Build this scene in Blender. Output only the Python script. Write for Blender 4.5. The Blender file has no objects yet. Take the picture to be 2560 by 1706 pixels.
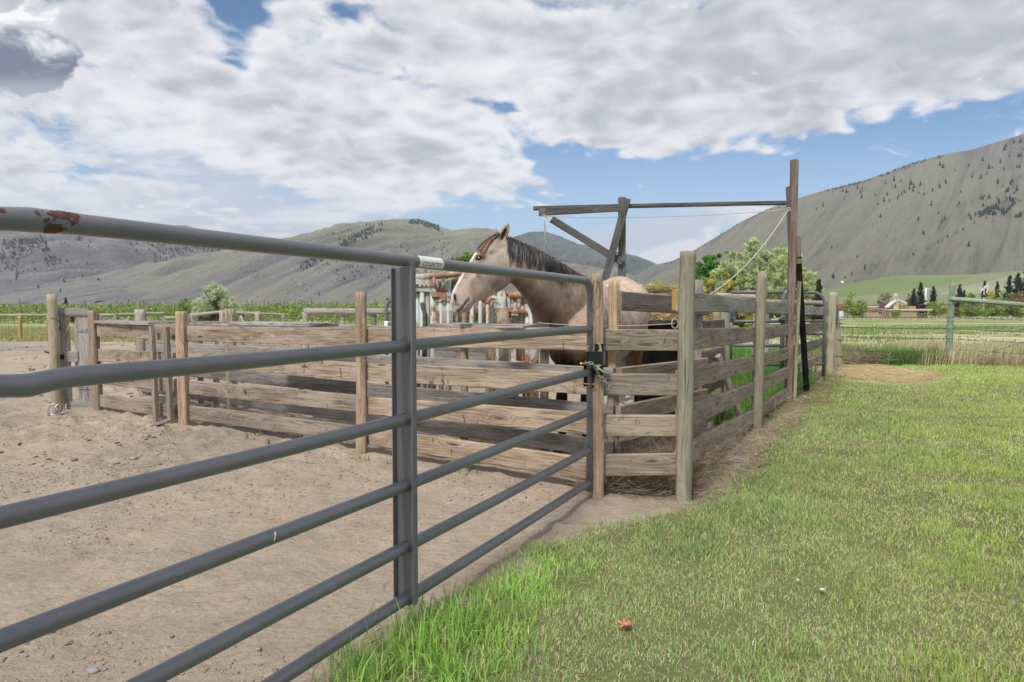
import bpy, bmesh, math, random
import numpy as np
from mathutils import Vector, Matrix, Quaternion, noise as mn
from mathutils.bvhtree import BVHTree

random.seed(7)
RNG = np.random.default_rng(7)
scene = bpy.context.scene
COL = scene.collection
R = math.radians

# ------------------------------------------------------------------ camera
EYE = 1.20
FPX = 1707.0                      # 24 mm on a 36 mm sensor, picture 2560 px wide
PITCH = math.atan(91.0 / FPX)
cam_data = bpy.data.cameras.new("camera")
cam_data.sensor_width = 36.0
cam_data.lens = 24.0
cam_data.clip_start = 0.05
cam_data.clip_end = 30000.0
cam = bpy.data.objects.new("camera", cam_data)
COL.objects.link(cam)
cam.location = (0.0, 0.0, EYE)
cam.rotation_euler = (R(90) - PITCH, 0.0, 0.0)
scene.camera = cam

# ------------------------------------------------------------------ light
SUN_EL, SUN_ROT = R(53), R(208)   # high, veiled by cloud, behind the camera to the left
sun_data = bpy.data.lights.new("sun", 'SUN')
sun_data.energy = 2.4
sun_data.angle = R(9)
sun_data.color = (1.0, 0.955, 0.89)
sun = bpy.data.objects.new("sun", sun_data)
COL.objects.link(sun)
_sd = Vector((math.sin(SUN_ROT) * math.cos(SUN_EL), math.cos(SUN_ROT) * math.cos(SUN_EL), math.sin(SUN_EL)))
sun.rotation_euler = _sd.to_track_quat('Z', 'Y').to_euler()
sun.location = (0, 0, 50)

scene.view_settings.view_transform = 'Standard'
scene.view_settings.look = 'None'
scene.view_settings.exposure = 0.40
scene.view_settings.gamma = 1.0
scene.view_settings.use_curve_mapping = False


# ------------------------------------------------------------------ tiny node language
class S:
    """wraps a float socket so that node maths reads like arithmetic"""
    def __init__(s, nt, sock): s.nt, s.k = nt, sock
    def _m(s, op, *a, clamp=False):
        n = s.nt.nodes.new('ShaderNodeMath'); n.operation = op; n.use_clamp = clamp
        for i, v in enumerate((s,) + a):
            if isinstance(v, S): s.nt.links.new(v.k, n.inputs[i])
            else: n.inputs[i].default_value = v
        return S(s.nt, n.outputs[0])
    def __add__(s, o): return s._m('ADD', o)
    __radd__ = __add__
    def __sub__(s, o): return s._m('SUBTRACT', o)
    def __rsub__(s, o): return (s * -1.0) + o
    def __mul__(s, o): return s._m('MULTIPLY', o)
    __rmul__ = __mul__
    def __truediv__(s, o): return s._m('DIVIDE', o)
    def pow(s, o): return s._m('POWER', o)
    def max(s, o): return s._m('MAXIMUM', o)
    def min(s, o): return s._m('MINIMUM', o)
    def exp(s): return s._m('EXPONENT')
    def abs(s): return s._m('ABSOLUTE')
    def sin(s): return s._m('SINE')
    def clamp(s): return s._m('ADD', 0.0, clamp=True)
    def step(s, a, b):
        n = s.nt.nodes.new('ShaderNodeMapRange'); n.interpolation_type = 'SMOOTHSTEP'
        s.nt.links.new(s.k, n.inputs[0])
        n.inputs[1].default_value = a; n.inputs[2].default_value = b
        return S(s.nt, n.outputs[0])


class NT:
    def __init__(s, nt): s.nt = nt
    def new(s, t, **kw):
        n = s.nt.nodes.new(t)
        for k, v in kw.items(): setattr(n, k, v)
        return n
    def link(s, a, b): s.nt.links.new(a.k if isinstance(a, S) else a, b)
    def coord(s, which='Object'): return s.new('ShaderNodeTexCoord').outputs[which]
    def mapping(s, vec, scale=(1, 1, 1), rot=(0, 0, 0), loc=(0, 0, 0)):
        n = s.new('ShaderNodeMapping')
        s.link(vec, n.inputs['Vector'])
        n.inputs['Scale'].default_value = scale; n.inputs['Rotation'].default_value = rot; n.inputs['Location'].default_value = loc
        return n.outputs[0]
    def vadd(s, a, b):
        n = s.new('ShaderNodeVectorMath', operation='ADD'); s.link(a, n.inputs[0]); s.link(b, n.inputs[1]); return n.outputs[0]
    def vscale(s, a, f):
        n = s.new('ShaderNodeVectorMath', operation='SCALE'); s.link(a, n.inputs[0])
        if isinstance(f, S): s.link(f, n.inputs['Scale'])
        else: n.inputs['Scale'].default_value = f
        return n.outputs[0]
    def sep(s, v):
        n = s.new('ShaderNodeSeparateXYZ'); s.link(v, n.inputs[0]); return [S(s.nt, o) for o in n.outputs]
    def comb(s, x, y, z):
        n = s.new('ShaderNodeCombineXYZ')
        for i, v in enumerate((x, y, z)):
            if isinstance(v, (int, float)): n.inputs[i].default_value = v
            else: s.link(v, n.inputs[i])
        return n.outputs[0]
    def noise(s, vec, scale, detail=4.0, rough=0.55, dist=0.0, lac=2.0, dim='3D'):
        n = s.new('ShaderNodeTexNoise', noise_dimensions=dim); s.link(vec, n.inputs['Vector'])
        n.inputs['Scale'].default_value = scale; n.inputs['Detail'].default_value = detail
        n.inputs['Roughness'].default_value = rough; n.inputs['Distortion'].default_value = dist
        n.inputs['Lacunarity'].default_value = lac
        return S(s.nt, n.outputs[0])
    def noisec(s, vec, scale, detail=3.0):
        n = s.new('ShaderNodeTexNoise'); s.link(vec, n.inputs['Vector'])
        n.inputs['Scale'].default_value = scale; n.inputs['Detail'].default_value = detail
        return n.outputs[1]
    def voro(s, vec, scale, feature='F1', rnd=1.0):
        n = s.new('ShaderNodeTexVoronoi', feature=feature); s.link(vec, n.inputs['Vector'])
        n.inputs['Scale'].default_value = scale
        n.inputs['Randomness'].default_value = rnd
        return S(s.nt, n.outputs[0])
    def rgb(s, c):
        n = s.new('ShaderNodeRGB'); n.outputs[0].default_value = (c[0], c[1], c[2], 1); return n.outputs[0]
    def mix(s, f, a, b, mode='MIX'):
        n = s.new('ShaderNodeMix', data_type='RGBA', blend_type=mode)
        n.clamp_factor = True
        if isinstance(f, (int, float)): n.inputs[0].default_value = f
        else: s.link(f, n.inputs[0])
        for i, v in ((6, a), (7, b)):
            if isinstance(v, (tuple, list)): n.inputs[i].default_value = (v[0], v[1], v[2], 1)
            else: s.link(v, n.inputs[i])
        return n.outputs[2]
    def bump(s, h, strength=0.5, dist=0.01, normal=None):
        n = s.new('ShaderNodeBump'); s.link(h, n.inputs['Height'])
        n.inputs['Strength'].default_value = strength; n.inputs['Distance'].default_value = dist
        if normal is not None: s.link(normal, n.inputs['Normal'])
        return n.outputs[0]


def srgb(r, g, b):
    return tuple(((c / 255.0) / 12.92 if c <= 10 else (((c / 255.0) + 0.055) / 1.055) ** 2.4) for c in (r, g, b))


# ------------------------------------------------------------------ sky: clear Nishita sky with a broken deck of cloud
world = bpy.data.worlds.new("World")
scene.world = world
world.use_nodes = True
wt = world.node_tree
wt.nodes.clear()
W_ = NT(wt)
sky = W_.new('ShaderNodeTexSky', sky_type='NISHITA')
sky.sun_disc = False
sky.sun_elevation = SUN_EL
sky.sun_rotation = SUN_ROT
sky.altitude = 500.0
sky.air_density = 1.0
sky.dust_density = 0.15
sky.ozone_density = 3.0
STR = 0.1
d = W_.coord('Generated')
dx, dy, dz = W_.sep(d)
yy = dy.abs().max(0.05)
A = dx / yy            # tangent of the bearing
E = dz / yy            # tangent of the height above the horizon
zz = dz.max(0.0) + 0.30
cp = W_.comb(dx / zz, dy / zz, 0.0)         # the cloud deck seen in perspective
cpw = W_.vadd(cp, W_.vscale(W_.noisec(cp, 3.0, 3.0), 0.22))
def cells(off):
    q = W_.vadd(cpw, W_.comb(off[0], off[1], 0.0))
    v = W_.new('ShaderNodeTexVoronoi', feature='SMOOTH_F1', voronoi_dimensions='2D'); W_.link(q, v.inputs['Vector'])
    v.inputs['Scale'].default_value = 13.0; v.inputs['Smoothness'].default_value = 0.8
    return (1.0 - S(wt, v.outputs[0]) * 1.25) * 0.50 + W_.noise(q, 13.0, 6.0, 0.60, dim='2D') * 0.70
n1 = W_.noise(cp, 3.2, 5.0, 0.6, 0.1, dim='2D')
n2 = cells((0, 0))
n2b = cells((0.010, -0.026))
n3 = W_.noise(W_.mapping(cp, (1.0, 1.3, 1), (0, 0, 0), (7, 3, 0)), 4.1, 4.0, 0.55, 0.1, dim='2D')
nw = W_.noise(W_.comb(A * 1.0 + E * 0.6, E * 5.0, 0.0), 2.8, 6.0, 0.62, 0.4, dim='2D')       # streaky low veil
nq = W_.noise(W_.comb(A, E * 1.5, 0.0), 13.0, 5.0, 0.6, 0.3, dim='2D')


def pa(px): return (px - 1280.0) / FPX
def pe(py): return (762.0 - py) / FPX


def blob(px, py, rx, ry, ang=0.0):
    """soft elliptic patch of sky, given where it sits above the horizon"""
    a0, e0, c, s = pa(px), pe(py), math.cos(R(ang)), math.sin(R(ang))
    rx /= FPX; ry /= FPX
    u = ((A - a0) * c + (E - e0) * s) * (1.0 / rx)
    v = ((E - e0) * c - (A - a0) * s) * (1.0 / ry)
    return (u * u * -1.0 - v * v).exp()


# how much deck there is in each part of the sky
cov = (E - 0.115) * 2.2
cov = cov.min(0.21)
cov = cov + blob(760, 330, 560, 130, -17) * 0.42
cov = cov + blob(1000, 410, 330, 70, -12) * 0.25
cov = cov + blob(1250, 150, 900, 120, 0) * 0.22
cov = cov + blob(1750, 230, 620, 130, 8) * 0.36
cov = cov + blob(1500, 330, 300, 55, -4) * 0.22
cov = cov + blob(2360, 170, 300, 90, 18) * 0.26
cov = cov - blob(2100, 470, 680, 135, 12) * 0.80
cov = cov - blob(2440, 330, 260, 75, 16) * 0.42
cov = cov - blob(1560, 455, 280, 55, 0) * 0.45
cov = cov - blob(1275, 292, 210, 40, -24) * 0.44
cov = cov - blob(1400, 400, 140, 50, -15) * 0.62
cov = cov - blob(960, 200, 220, 22, -14) * 0.34
cov = cov - blob(2380, 130, 60, 40, 30) * 0.3
cov = cov - blob(620, 80, 55, 85, 0) * 0.40
cov = cov - blob(540, 160, 110, 26, -12) * 0.42
cov = cov - blob(540, 450, 380, 50, -20) * 0.48
cov = cov - blob(1180, 540, 300, 60, 0) * 0.3
cov = cov - blob(255, 185, 60, 36, -30) * 0.5
dens = n1 * 1.05 + (n2 - 0.55) * 0.80 + cov - 0.62
deck = dens.step(-0.13, 0.20)
# lit shoulders and grey bellies: each puff is shaded by the slope of its own thickness
relief = (n2 - n2b) * 1.05
shade = (n3 - 0.5) * 1.5 + (n2 - 0.62) * 0.45 + (dens - 0.30) * 0.55 - relief
c_lit = W_.rgb(srgb(246, 246, 248))
c_gry = W_.rgb(srgb(190, 192, 198))
shf = (shade + 0.10 + E.step(0.20, 0.45) * 0.34 + A.step(-0.15, 0.4) * 0.14).step(-0.20, 0.95)
deck_c = W_.mix(shf, c_lit, c_gry)
# pale veil and low streaks
veil = ((1.0 - E.step(0.16, 0.42)) * (1.0 - A.step(-0.42, 0.12)) * 0.62 + blob(1620, 585, 260, 55, 10) * 1.0
        + blob(300, 590, 520, 80, 0) * 0.5 + 0.02)
veil_f = (nw * 1.7 + veil - 1.02).step(0.0, 0.5) * 0.9
veil_c = W_.mix(nw.step(0.42, 0.62), srgb(212, 218, 229), srgb(246, 247, 249))
# one heavy cumulus at the upper left, and small bright ones low down
cu = (blob(5, 150, 200, 108, 0) * 1.4 + blob(120, 165, 95, 70, 0) * 0.5 + (nq - 0.5) * 1.9).step(0.46, 0.74)
cu_lit = (E + (nq - 0.5) * 0.14 - pe(118)).step(-0.025, 0.035)
cu_c = W_.mix(cu_lit, srgb(122, 130, 150), srgb(255, 255, 255))
cu_c = W_.mix((E - pe(245)).step(0.0, 0.035), srgb(176, 182, 194), cu_c)
puff = ((blob(395, 508, 36, 12) + blob(445, 535, 50, 12) + blob(530, 575, 40, 14) + blob(1740, 590, 130, 34, 18) * 0.8 + blob(1640, 650, 110, 24, 8) * 0.8 + blob(325, 185, 80, 40) * 0.9 + blob(1430, 455, 60, 10, 20) * 0.5) + (nq - 0.5) * 3.4).step(0.50, 1.15)
# the sky shader gives radiance; clouds are lit by the sun, so they are set in the same unit
hs = W_.new('ShaderNodeHueSaturation'); W_.link(sky.outputs[0], hs.inputs['Color'])
hs.inputs['Saturation'].default_value = 1.12; hs.inputs['Value'].default_value = 0.92
lowf = 1.0 - E.step(0.0, 0.30)
base = W_.mix(lowf * 0.8, hs.outputs[0], (4.6, 5.9, 7.6))
K = 0.80 / STR
def up(c):
    n = W_.new('ShaderNodeVectorMath', operation='SCALE'); W_.link(c, n.inputs[0]); n.inputs['Scale'].default_value = K; return n.outputs[0]
c1 = W_.mix(veil_f, base, up(veil_c))
c2 = W_.mix(deck * 0.97, c1, up(deck_c))
c3 = W_.mix(puff * 0.9, c2, up(W_.rgb(srgb(250, 250, 251))))
c4 = W_.mix(cu, c3, up(cu_c))
gnd = W_.mix(dz.step(-0.02, 0.0), up(W_.rgb((0.12, 0.12, 0.08))), c4)
bg = W_.new('ShaderNodeBackground'); W_.link(gnd, bg.inputs['Color']); bg.inputs['Strength'].default_value = STR
out = W_.new('ShaderNodeOutputWorld'); W_.link(bg.outputs[0], out.inputs['Surface'])


# ------------------------------------------------------------------ ground height and picture-to-place measuring
def gz(x, y):
    """height of the land: level round the pens, falling gently across the fields"""
    t = np.maximum(np.asarray(y, dtype=float) - 13.0, 0.0)
    z = -0.0185 * t
    z = np.where(t > 190, -0.0185 * 190 - (t - 190) * 0.004, z)
    return z


def W(px, py, Y):
    """point seen at (px, py) of the 2560-wide photo when it stands Y metres away"""
    x, y = (px - 1280.0) / FPX, (853.0 - py) / FPX
    c, s = math.cos(PITCH), math.sin(PITCH)
    dx_, dy_, dz_ = x, c + y * s, -s + y * c
    k = Y / dy_
    return Vector((dx_ * k, Y, EYE + dz_ * k))


def G(px, py, z=None):
    """where the ground is seen at (px, py)"""
    x, y = (px - 1280.0) / FPX, (853.0 - py) / FPX
    c, s = math.cos(PITCH), math.sin(PITCH)
    v = Vector((x, c + y * s, -s + y * c))
    k = EYE / max(1e-4, -v.z)
    for _ in range(30):
        zz_ = float(gz(v.x * k, v.y * k)) if z is None else z
        k = (EYE - zz_) / max(1e-4, -v.z)
        if k > 5000: break
    return Vector((v.x * k, v.y * k, EYE + v.z * k))


def LAT(px, Y): return (px - 1280.0) / FPX * Y
# ------------------------------------------------------------------ objects
def tag(o, label=None, cat=None, group=None, kind=None):
    if label: o['label'] = label
    if cat: o['category'] = cat
    if group: o['group'] = group
    if kind: o['kind'] = kind
    return o


def empty(name, loc=(0, 0, 0), label=None, cat=None, group=None):
    o = bpy.data.objects.new(name, None)
    o.empty_display_size = 0.1
    COL.objects.link(o)
    o.location = loc
    return tag(o, label, cat, group)


def place(o, parent=None, M=None):
    """link o; M is its place in the world"""
    COL.objects.link(o)
    M = M if M is not None else Matrix.Identity(4)
    if parent is not None:
        o.parent = parent
        P = WORLD[parent.name] if parent.name in WORLD else Matrix.Translation(parent.location)
        WORLD[o.name] = M.copy()
        o.matrix_local = P.inverted() @ M
    else:
        WORLD[o.name] = M.copy()
        o.matrix_world = M
    return o


WORLD = {}


def mesh_obj(name, verts, faces, mat, parent=None, M=None, smooth=False):
    me = bpy.data.meshes.new(name)
    me.from_pydata([tuple(v) for v in verts], [], faces)
    if mat: me.materials.append(mat)
    if smooth: me.polygons.foreach_set('use_smooth', [True] * len(me.polygons))
    me.update()
    o = bpy.data.objects.new(name, me)
    return place(o, parent, M)


def np_mesh(name, V, F, mat, parent=None, M=None, smooth=False, col=None):
    """V (n,3); F list of (m,k) index arrays; col (n,3) point colours"""
    me = bpy.data.meshes.new(name)
    V = np.asarray(V, dtype=np.float32)
    F = [np.asarray(f, dtype=np.int32) for f in F if len(f)]
    nl = sum(f.size for f in F); nf = sum(len(f) for f in F)
    me.vertices.add(len(V)); me.loops.add(nl); me.polygons.add(nf)
    me.vertices.foreach_set('co', V.ravel())
    me.loops.foreach_set('vertex_index', np.concatenate([f.ravel() for f in F]))
    tot = np.concatenate([np.full(len(f), f.shape[1], dtype=np.int32) for f in F])
    st = np.concatenate([[0], np.cumsum(tot)[:-1]]).astype(np.int32)
    me.polygons.foreach_set('loop_start', st)
    me.polygons.foreach_set('loop_total', tot)
    if smooth: me.polygons.foreach_set('use_smooth', np.ones(nf, dtype=bool))
    if col is not None:
        a = me.color_attributes.new('Col', 'FLOAT_COLOR', 'POINT')
        c4_ = np.ones((len(V), 4), dtype=np.float32); c4_[:, :3] = col
        a.data.foreach_set('color', c4_.ravel())
    if mat: me.materials.append(mat)
    me.update(calc_edges=True); me.validate()
    o = bpy.data.objects.new(name, me)
    return place(o, parent, M)


def frame(p0, p1, up=(0, 0, 1)):
    """matrix with local X running from p0 to p1 and local Z as near up as may be"""
    p0, p1 = Vector(p0), Vector(p1)
    x = (p1 - p0).normalized()
    z = Vector(up)
    if abs(x.dot(z.normalized())) > 0.98: z = Vector((0, -1, 0))
    y = z.cross(x).normalized(); z = x.cross(y)
    m = Matrix((x, y, z)).transposed().to_4x4(); m.translation = p0
    return m, (p1 - p0).length


_n = lambda v: mn.noise(v)


def timber(name, p0, p1, depth, height, mat, parent=None, up=(0, 0, 1), warp=0.006, rough=0.0015, seg=None, cut=0.0, group=None, sag=0.0):
    """sawn timber: local X along it, Y its thickness, Z its width; edges eased, faces a little uneven"""
    M, L = frame(p0, p1, up)
    n = seg or max(3, int(L / 0.12))
    e = min(depth, height) * 0.11
    hy, hz = depth / 2, height / 2
    prof = [(-hy + e, -hz), (0.0, -hz), (hy - e, -hz), (hy, -hz + e), (hy, 0.0), (hy, hz - e), (hy - e, hz), (0.0, hz), (-hy + e, hz), (-hy, hz - e),
            (-hy, hz * .33), (-hy, -hz * .33), (-hy, -hz + e)]
    k = len(prof)
    s = random.uniform(0, 100)
    V, F = [], []
    for i in range(n + 1):
        t = i / n; x = L * t
        wy = warp * _n(Vector((x * 0.5, s, 0))) ; wz = warp * 0.8 * _n(Vector((x * 0.45, s, 9))) - sag * 4 * t * (1 - t)
        for j, (y, z) in enumerate(prof):
            r = rough * _n(Vector((x * 9, y * 60 + s, z * 60)))
            ex = 0.0
            if i in (0, n): ex = (cut * _n(Vector((s, y * 30, z * 30))) + 0.002) * (1 if i == 0 else -1)
            V.append((x + ex, y + wy + r * (1 if y > 0 else -1), z + wz + r))
    for i in range(n):
        for j in range(k):
            a = i * k + j; b = i * k + (j + 1) % k
            F.append((a, a + k, b + k, b))
    F.append(tuple(range(k)))
    F.append(tuple(reversed(range(n * k, n * k + k))))
    return mesh_obj(name, V, F, mat, parent, M)


def pole(name, p0, p1, r0, r1, mat, parent=None, seg=16, rough=0.004, groove=0.0, top=0.0, flat=0.0, bend=0.0, rings=None, smooth=True):
    """round timber along local X; groove makes long splits, flat squares it, top tapers the end"""
    M, L = frame(p0, p1)
    n = rings or max(4, int(L / 0.07))
    s = random.uniform(0, 100)
    V, F = [], []
    for i in range(n + 1):
        t = i / n; x = L * t
        r = r0 + (r1 - r0) * t
        if top and x > L - top: r *= 0.52 + 0.48 * math.sqrt(max(0.0, 1 - ((x - L + top) / top) ** 2 * 0.95))
        by = bend * math.sin(math.pi * t) + r * 0.25 * _n(Vector((x * 0.8, s, 3)))
        bz = r * 0.25 * _n(Vector((x * 0.8, s, 7)))
        for j in range(seg):
            a = 2 * math.pi * j / seg
            ca, sa = math.cos(a), math.sin(a)
            q = r
            if flat:
                m = max(abs(ca), abs(sa)); q = r * (1 - flat) + flat * r * min(1.27, 0.93 / m)
            q += rough * _n(Vector((x * 3.0, ca * 1.6 + s, sa * 1.6)))
            if groove:
                g = _n(Vector((x * 1.1, ca * 7 + s, sa * 7)))
                q -= groove * max(0.0, g) ** 1.0
            V.append((x, ca * q + by, sa * q + bz))
    for i in range(n):
        for j in range(seg):
            a = i * seg + j; b = i * seg + (j + 1) % seg
            F.append((a, b, b + seg, a + seg))
    F.append(tuple(reversed(range(seg))))
    F.append(tuple(range(n * seg, n * seg + seg)))
    o = mesh_obj(name, V, F, mat, parent, M)
    me = o.data
    if smooth:
        me.polygons.foreach_set('use_smooth', [len(p.vertices) == 4 for p in me.polygons])
        me.update()
    return o


def tube_geo(pts, rad, seg=10, caps=True, closed=False):
    """verts, faces of a tube through pts; rad a number or a list"""
    pts = [Vector(p) for p in pts]
    n = len(pts)
    if isinstance(rad, (int, float)): rad = [rad] * n
    V, F = [], []
    prev = None
    for i, p in enumerate(pts):
        if closed: tg = (pts[(i + 1) % n] - pts[i - 1]).normalized()
        else:
            a = pts[max(0, i - 1)]; b = pts[min(n - 1, i + 1)]
            tg = (b - a).normalized()
        if prev is None:
            h = Vector((0, 0, 1)) if abs(tg.z) < 0.9 else Vector((0, 1, 0))
            u = tg.cross(h).normalized()
        else:
            u = (prev - tg * prev.dot(tg)).normalized()
        prev = u
        v = tg.cross(u)
        for j in range(seg):
            a = 2 * math.pi * j / seg
            V.append(p + (u * math.cos(a) + v * math.sin(a)) * rad[i])
    m = n if closed else n - 1
    for i in range(m):
        for j in range(seg):
            a = i * seg + j; b = i * seg + (j + 1) % seg
            c = ((i + 1) % n) * seg + (j + 1) % seg; d_ = ((i + 1) % n) * seg + j
            F.append((a, b, c, d_))
    if caps and not closed:
        F.append(tuple(reversed(range(seg)))); F.append(tuple(range((n - 1) * seg, n * seg)))
    return V, F


class Geo:
    def __init__(s): s.V, s.F = [], []
    def add(s, V, F):
        o = len(s.V); s.V += [Vector(v) for v in V]; s.F += [tuple(i + o for i in f) for f in F]; return s
    def tube(s, pts, rad, seg=10, **kw): return s.add(*tube_geo(pts, rad, seg, **kw))
    def box(s, c, dims, M=None):
        hx, hy, hz = [q / 2 for q in dims]
        V = [Vector((x, y, z)) for x in (-hx, hx) for y in (-hy, hy) for z in (-hz, hz)]
        if M is not None: V = [M.to_3x3() @ v for v in V]
        V = [v + Vector(c) for v in V]
        return s.add(V, [(0, 1, 3, 2), (4, 6, 7, 5), (0, 4, 5, 1), (2, 3, 7, 6), (0, 2, 6, 4), (1, 5, 7, 3)])
    def bar(s, p0, p1, w, h, up=(0, 0, 1)):
        M, L = frame(p0, p1, up)
        c = (Vector(p0) + Vector(p1)) / 2
        return s.box(c, (L, w, h), M)
    def make(s, name, mat, parent=None, smooth=False, bevel=0.0, world_at=None):
        o_ = Vector(world_at) if world_at is not None else Vector((0, 0, 0))
        o = mesh_obj(name, [v - o_ for v in s.V], s.F, mat, parent, Matrix.Translation(o_), smooth)
        if smooth: o.data.polygons.foreach_set('use_smooth', [len(p.vertices) <= 4 for p in o.data.polygons])
        if bevel:
            b = o.modifiers.new('bevel', 'BEVEL'); b.width = bevel; b.segments = 2; b.limit_method = 'ANGLE'
        return o


def arc(c, a, b, r, n=8, t0=0.0, t1=math.pi / 2):
    c, a, b = Vector(c), Vector(a), Vector(b)
    return [c + (a * math.cos(t0 + (t1 - t0) * i / n) + b * math.sin(t0 + (t1 - t0) * i / n)) * r for i in range(n + 1)]


def base_of(*pts):
    """a point on the ground under the middle of pts"""
    c = sum((Vector(p) for p in pts), Vector()) / len(pts)
    return Vector((c.x, c.y, float(gz(c.x, c.y))))


# ------------------------------------------------------------------ materials
def new_mat(name):
    m = bpy.data.materials.new(name); m.use_nodes = True
    m.node_tree.nodes.clear()
    N = NT(m.node_tree)
    b = N.new('ShaderNodeBsdfPrincipled'); o = N.new('ShaderNodeOutputMaterial')
    N.link(b.outputs[0], o.inputs[0])
    return m, N, b


def plain(name, c, rough=0.7, metal=0.0, var=0.15, vs=8.0, bump=0.0, spec=0.4):
    m, N, b = new_mat(name)
    co = N.coord('Object')
    n = N.noise(co, vs, 5, 0.6)
    N.link(N.mix(n.step(0.3, 0.7), tuple(x * (1 - var) for x in c), tuple(min(1, x * (1 + var)) for x in c)), b.inputs['Base Color'])
    b.inputs['Roughness'].default_value = rough; b.inputs['Metallic'].default_value = metal
    b.inputs['Specular IOR Level'].default_value = spec
    if bump: N.link(N.bump(N.noise(co, vs * 6, 4), bump, 0.004), b.inputs['Normal'])
    return m


def wood(name, light, mid, dark, orange=None, knots=0.5, marks=0.0, green=None, grain=1.0, crack=0.5):
    """weathered timber; grain runs along local X"""
    m, N, b = new_mat(name)
    co = N.coord('Object')
    oi = N.new('ShaderNodeObjectInfo')
    rv = S(N.nt, oi.outputs['Random'])
    off = N.comb(rv * 37.0, rv * 91.0, rv * 53.0)
    p = N.vadd(co, off)
    wob = N.vscale(N.noisec(N.mapping(p, (0.8, 3, 3)), 2.2, 2.0), 0.055)
    q = N.vadd(p, wob)
    # knots push the grain aside
    kn = N.voro(N.mapping(p, (1.0, 4.5, 4.5)), 2.1)
    kspot = (1.0 - kn.step(0.05, 0.14)) * knots
    kpush = (1.0 - kn.step(0.05, 0.42)) * 0.05
    qx, qy, qz = N.sep(q)
    q2 = N.comb(qx, qy + kpush, qz + kpush)
    g1 = N.noise(N.mapping(q2, (0.55, 17 * grain, 17 * grain)), 2.6, 5, 0.6, 0.6)
    g2 = N.noise(N.mapping(q2, (1.6, 60, 60)), 5.0, 4, 0.6)
    ring = (N.noise(N.mapping(q2, (0.30, 4.0, 4.0)), 2.0, 1.0, 0.4) * 90.0).sin() * 0.5 + 0.5
    g0 = N.noise(N.mapping(q2, (0.9, 34 * grain, 34 * grain)), 3.0, 4, 0.6, 0.3)
    patch = N.noise(N.mapping(p, (0.7, 3.2, 3.2)), 2.3, 4, 0.6)
    t = (g1 * 0.48 + g0 * 0.40 + g2 * 0.34 + ring * 0.07 - 0.17 + (patch - 0.5) * 0.25)
    c = N.mix(t.step(0.24, 0.47), dark, mid)
    c = N.mix((t * 0.9 + patch * 0.35).step(0.50, 0.76), c, light)
    if orange is not None:
        c = N.mix((patch * 0.7 + N.noise(N.mapping(p, (1.2, 5, 5), (0, 0, 0), (3, 1, 8)), 2.0, 5, 0.65) * 0.6).step(0.62, 0.84) * 0.6, c, orange)
    if green is not None:
        c = N.mix(N.noise(N.mapping(p, (0.6, 6, 6), (0, 0, 0), (5, 5, 1)), 2.4, 4).step(0.42, 0.66) * 0.75, c, green)
    # splits: long thin dark lines
    cr = N.noise(N.mapping(q2, (0.35, 11, 11)), 3.0, 2.0, 0.4, 0.3)
    line = 1.0 - (cr - 0.5).abs().step(0.0, 0.012)
    line = line * N.noise(N.mapping(p, (0.5, 2, 2), (0, 0, 0), (9, 2, 4)), 2.6, 2).step(0.47, 0.6) * crack
    c = N.mix(line, c, tuple(x * 0.35 for x in dark))
    c = N.mix(kspot * 0.85, c, tuple(x * 0.55 for x in dark))
    if marks:
        mk = N.noise(N.mapping(p, (5.5, 1.0, 1.8), (0, 0.45, 0)), 4.2, 3, 0.5, 0.3)
        mk2 = N.noise(N.mapping(p, (1.0, 1, 3.0), (0, 0, 0), (4, 4, 4)), 2.2, 2)
        c = N.mix(mk.step(0.63, 0.70) * mk2.step(0.42, 0.6) * marks, c, tuple(x * 0.6 for x in dark))
    # small rusty nail heads
    nl = N.voro(N.mapping(p, (2.2, 9, 9), (0, 0, 0), (1, 1, 1)), 2.4)
    c = N.mix((1.0 - nl.step(0.025, 0.05)) * 0.75, c, (0.02, 0.016, 0.012))
    tint = rv * 0.46 + 0.74
    hs_ = N.new('ShaderNodeHueSaturation'); N.link(c, hs_.inputs['Color']); N.link(tint, hs_.inputs['Value'])
    N.link(rv * 0.3 + 0.85, hs_.inputs['Saturation'])
    N.link(hs_.outputs[0], b.inputs['Base Color'])
    b.inputs['Roughness'].default_value = 0.85
    b.inputs['Specular IOR Level'].default_value = 0.25
    h = t * 0.6 - line * 0.9 - kspot * 0.3
    N.link(N.bump(h, 0.8, 0.007), b.inputs['Normal'])
    return m


M_board = wood('weathered_board', (0.49, 0.40, 0.31), (0.29, 0.228, 0.170), (0.095, 0.067, 0.048), knots=0.9, marks=0.8)
M_board_r = wood('weathered_board_side', (0.43, 0.355, 0.28), (0.27, 0.216, 0.165), (0.10, 0.074, 0.055), knots=0.9, marks=0.6)
M_greyboard = wood('grey_board', (0.42, 0.395, 0.365), (0.265, 0.245, 0.222), (0.105, 0.096, 0.088), knots=0.6)
M_brownboard = wood('brown_board', (0.34, 0.285, 0.235), (0.215, 0.172, 0.138), (0.095, 0.072, 0.056), knots=0.6)
M_split = wood('split_post', (0.56, 0.445, 0.325), (0.345, 0.255, 0.180), (0.085, 0.058, 0.042), orange=(0.42, 0.25, 0.125), knots=0.4, grain=1.7, crack=1.0)
M_treated = wood('treated_post', (0.52, 0.47, 0.34), (0.355, 0.315, 0.215), (0.155, 0.135, 0.09), green=(0.36, 0.35, 0.25), knots=0.4, crack=0.8, grain=1.5)
M_green = wood('green_treated_post', (0.40, 0.48, 0.36), (0.26, 0.34, 0.245), (0.13, 0.17, 0.12), green=(0.27, 0.37, 0.27), knots=0.2, crack=0.5, grain=1.5)
M_log = wood('peeled_log', (0.50, 0.46, 0.40), (0.33, 0.295, 0.25), (0.14, 0.115, 0.095), knots=0.7, crack=0.8)
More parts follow.
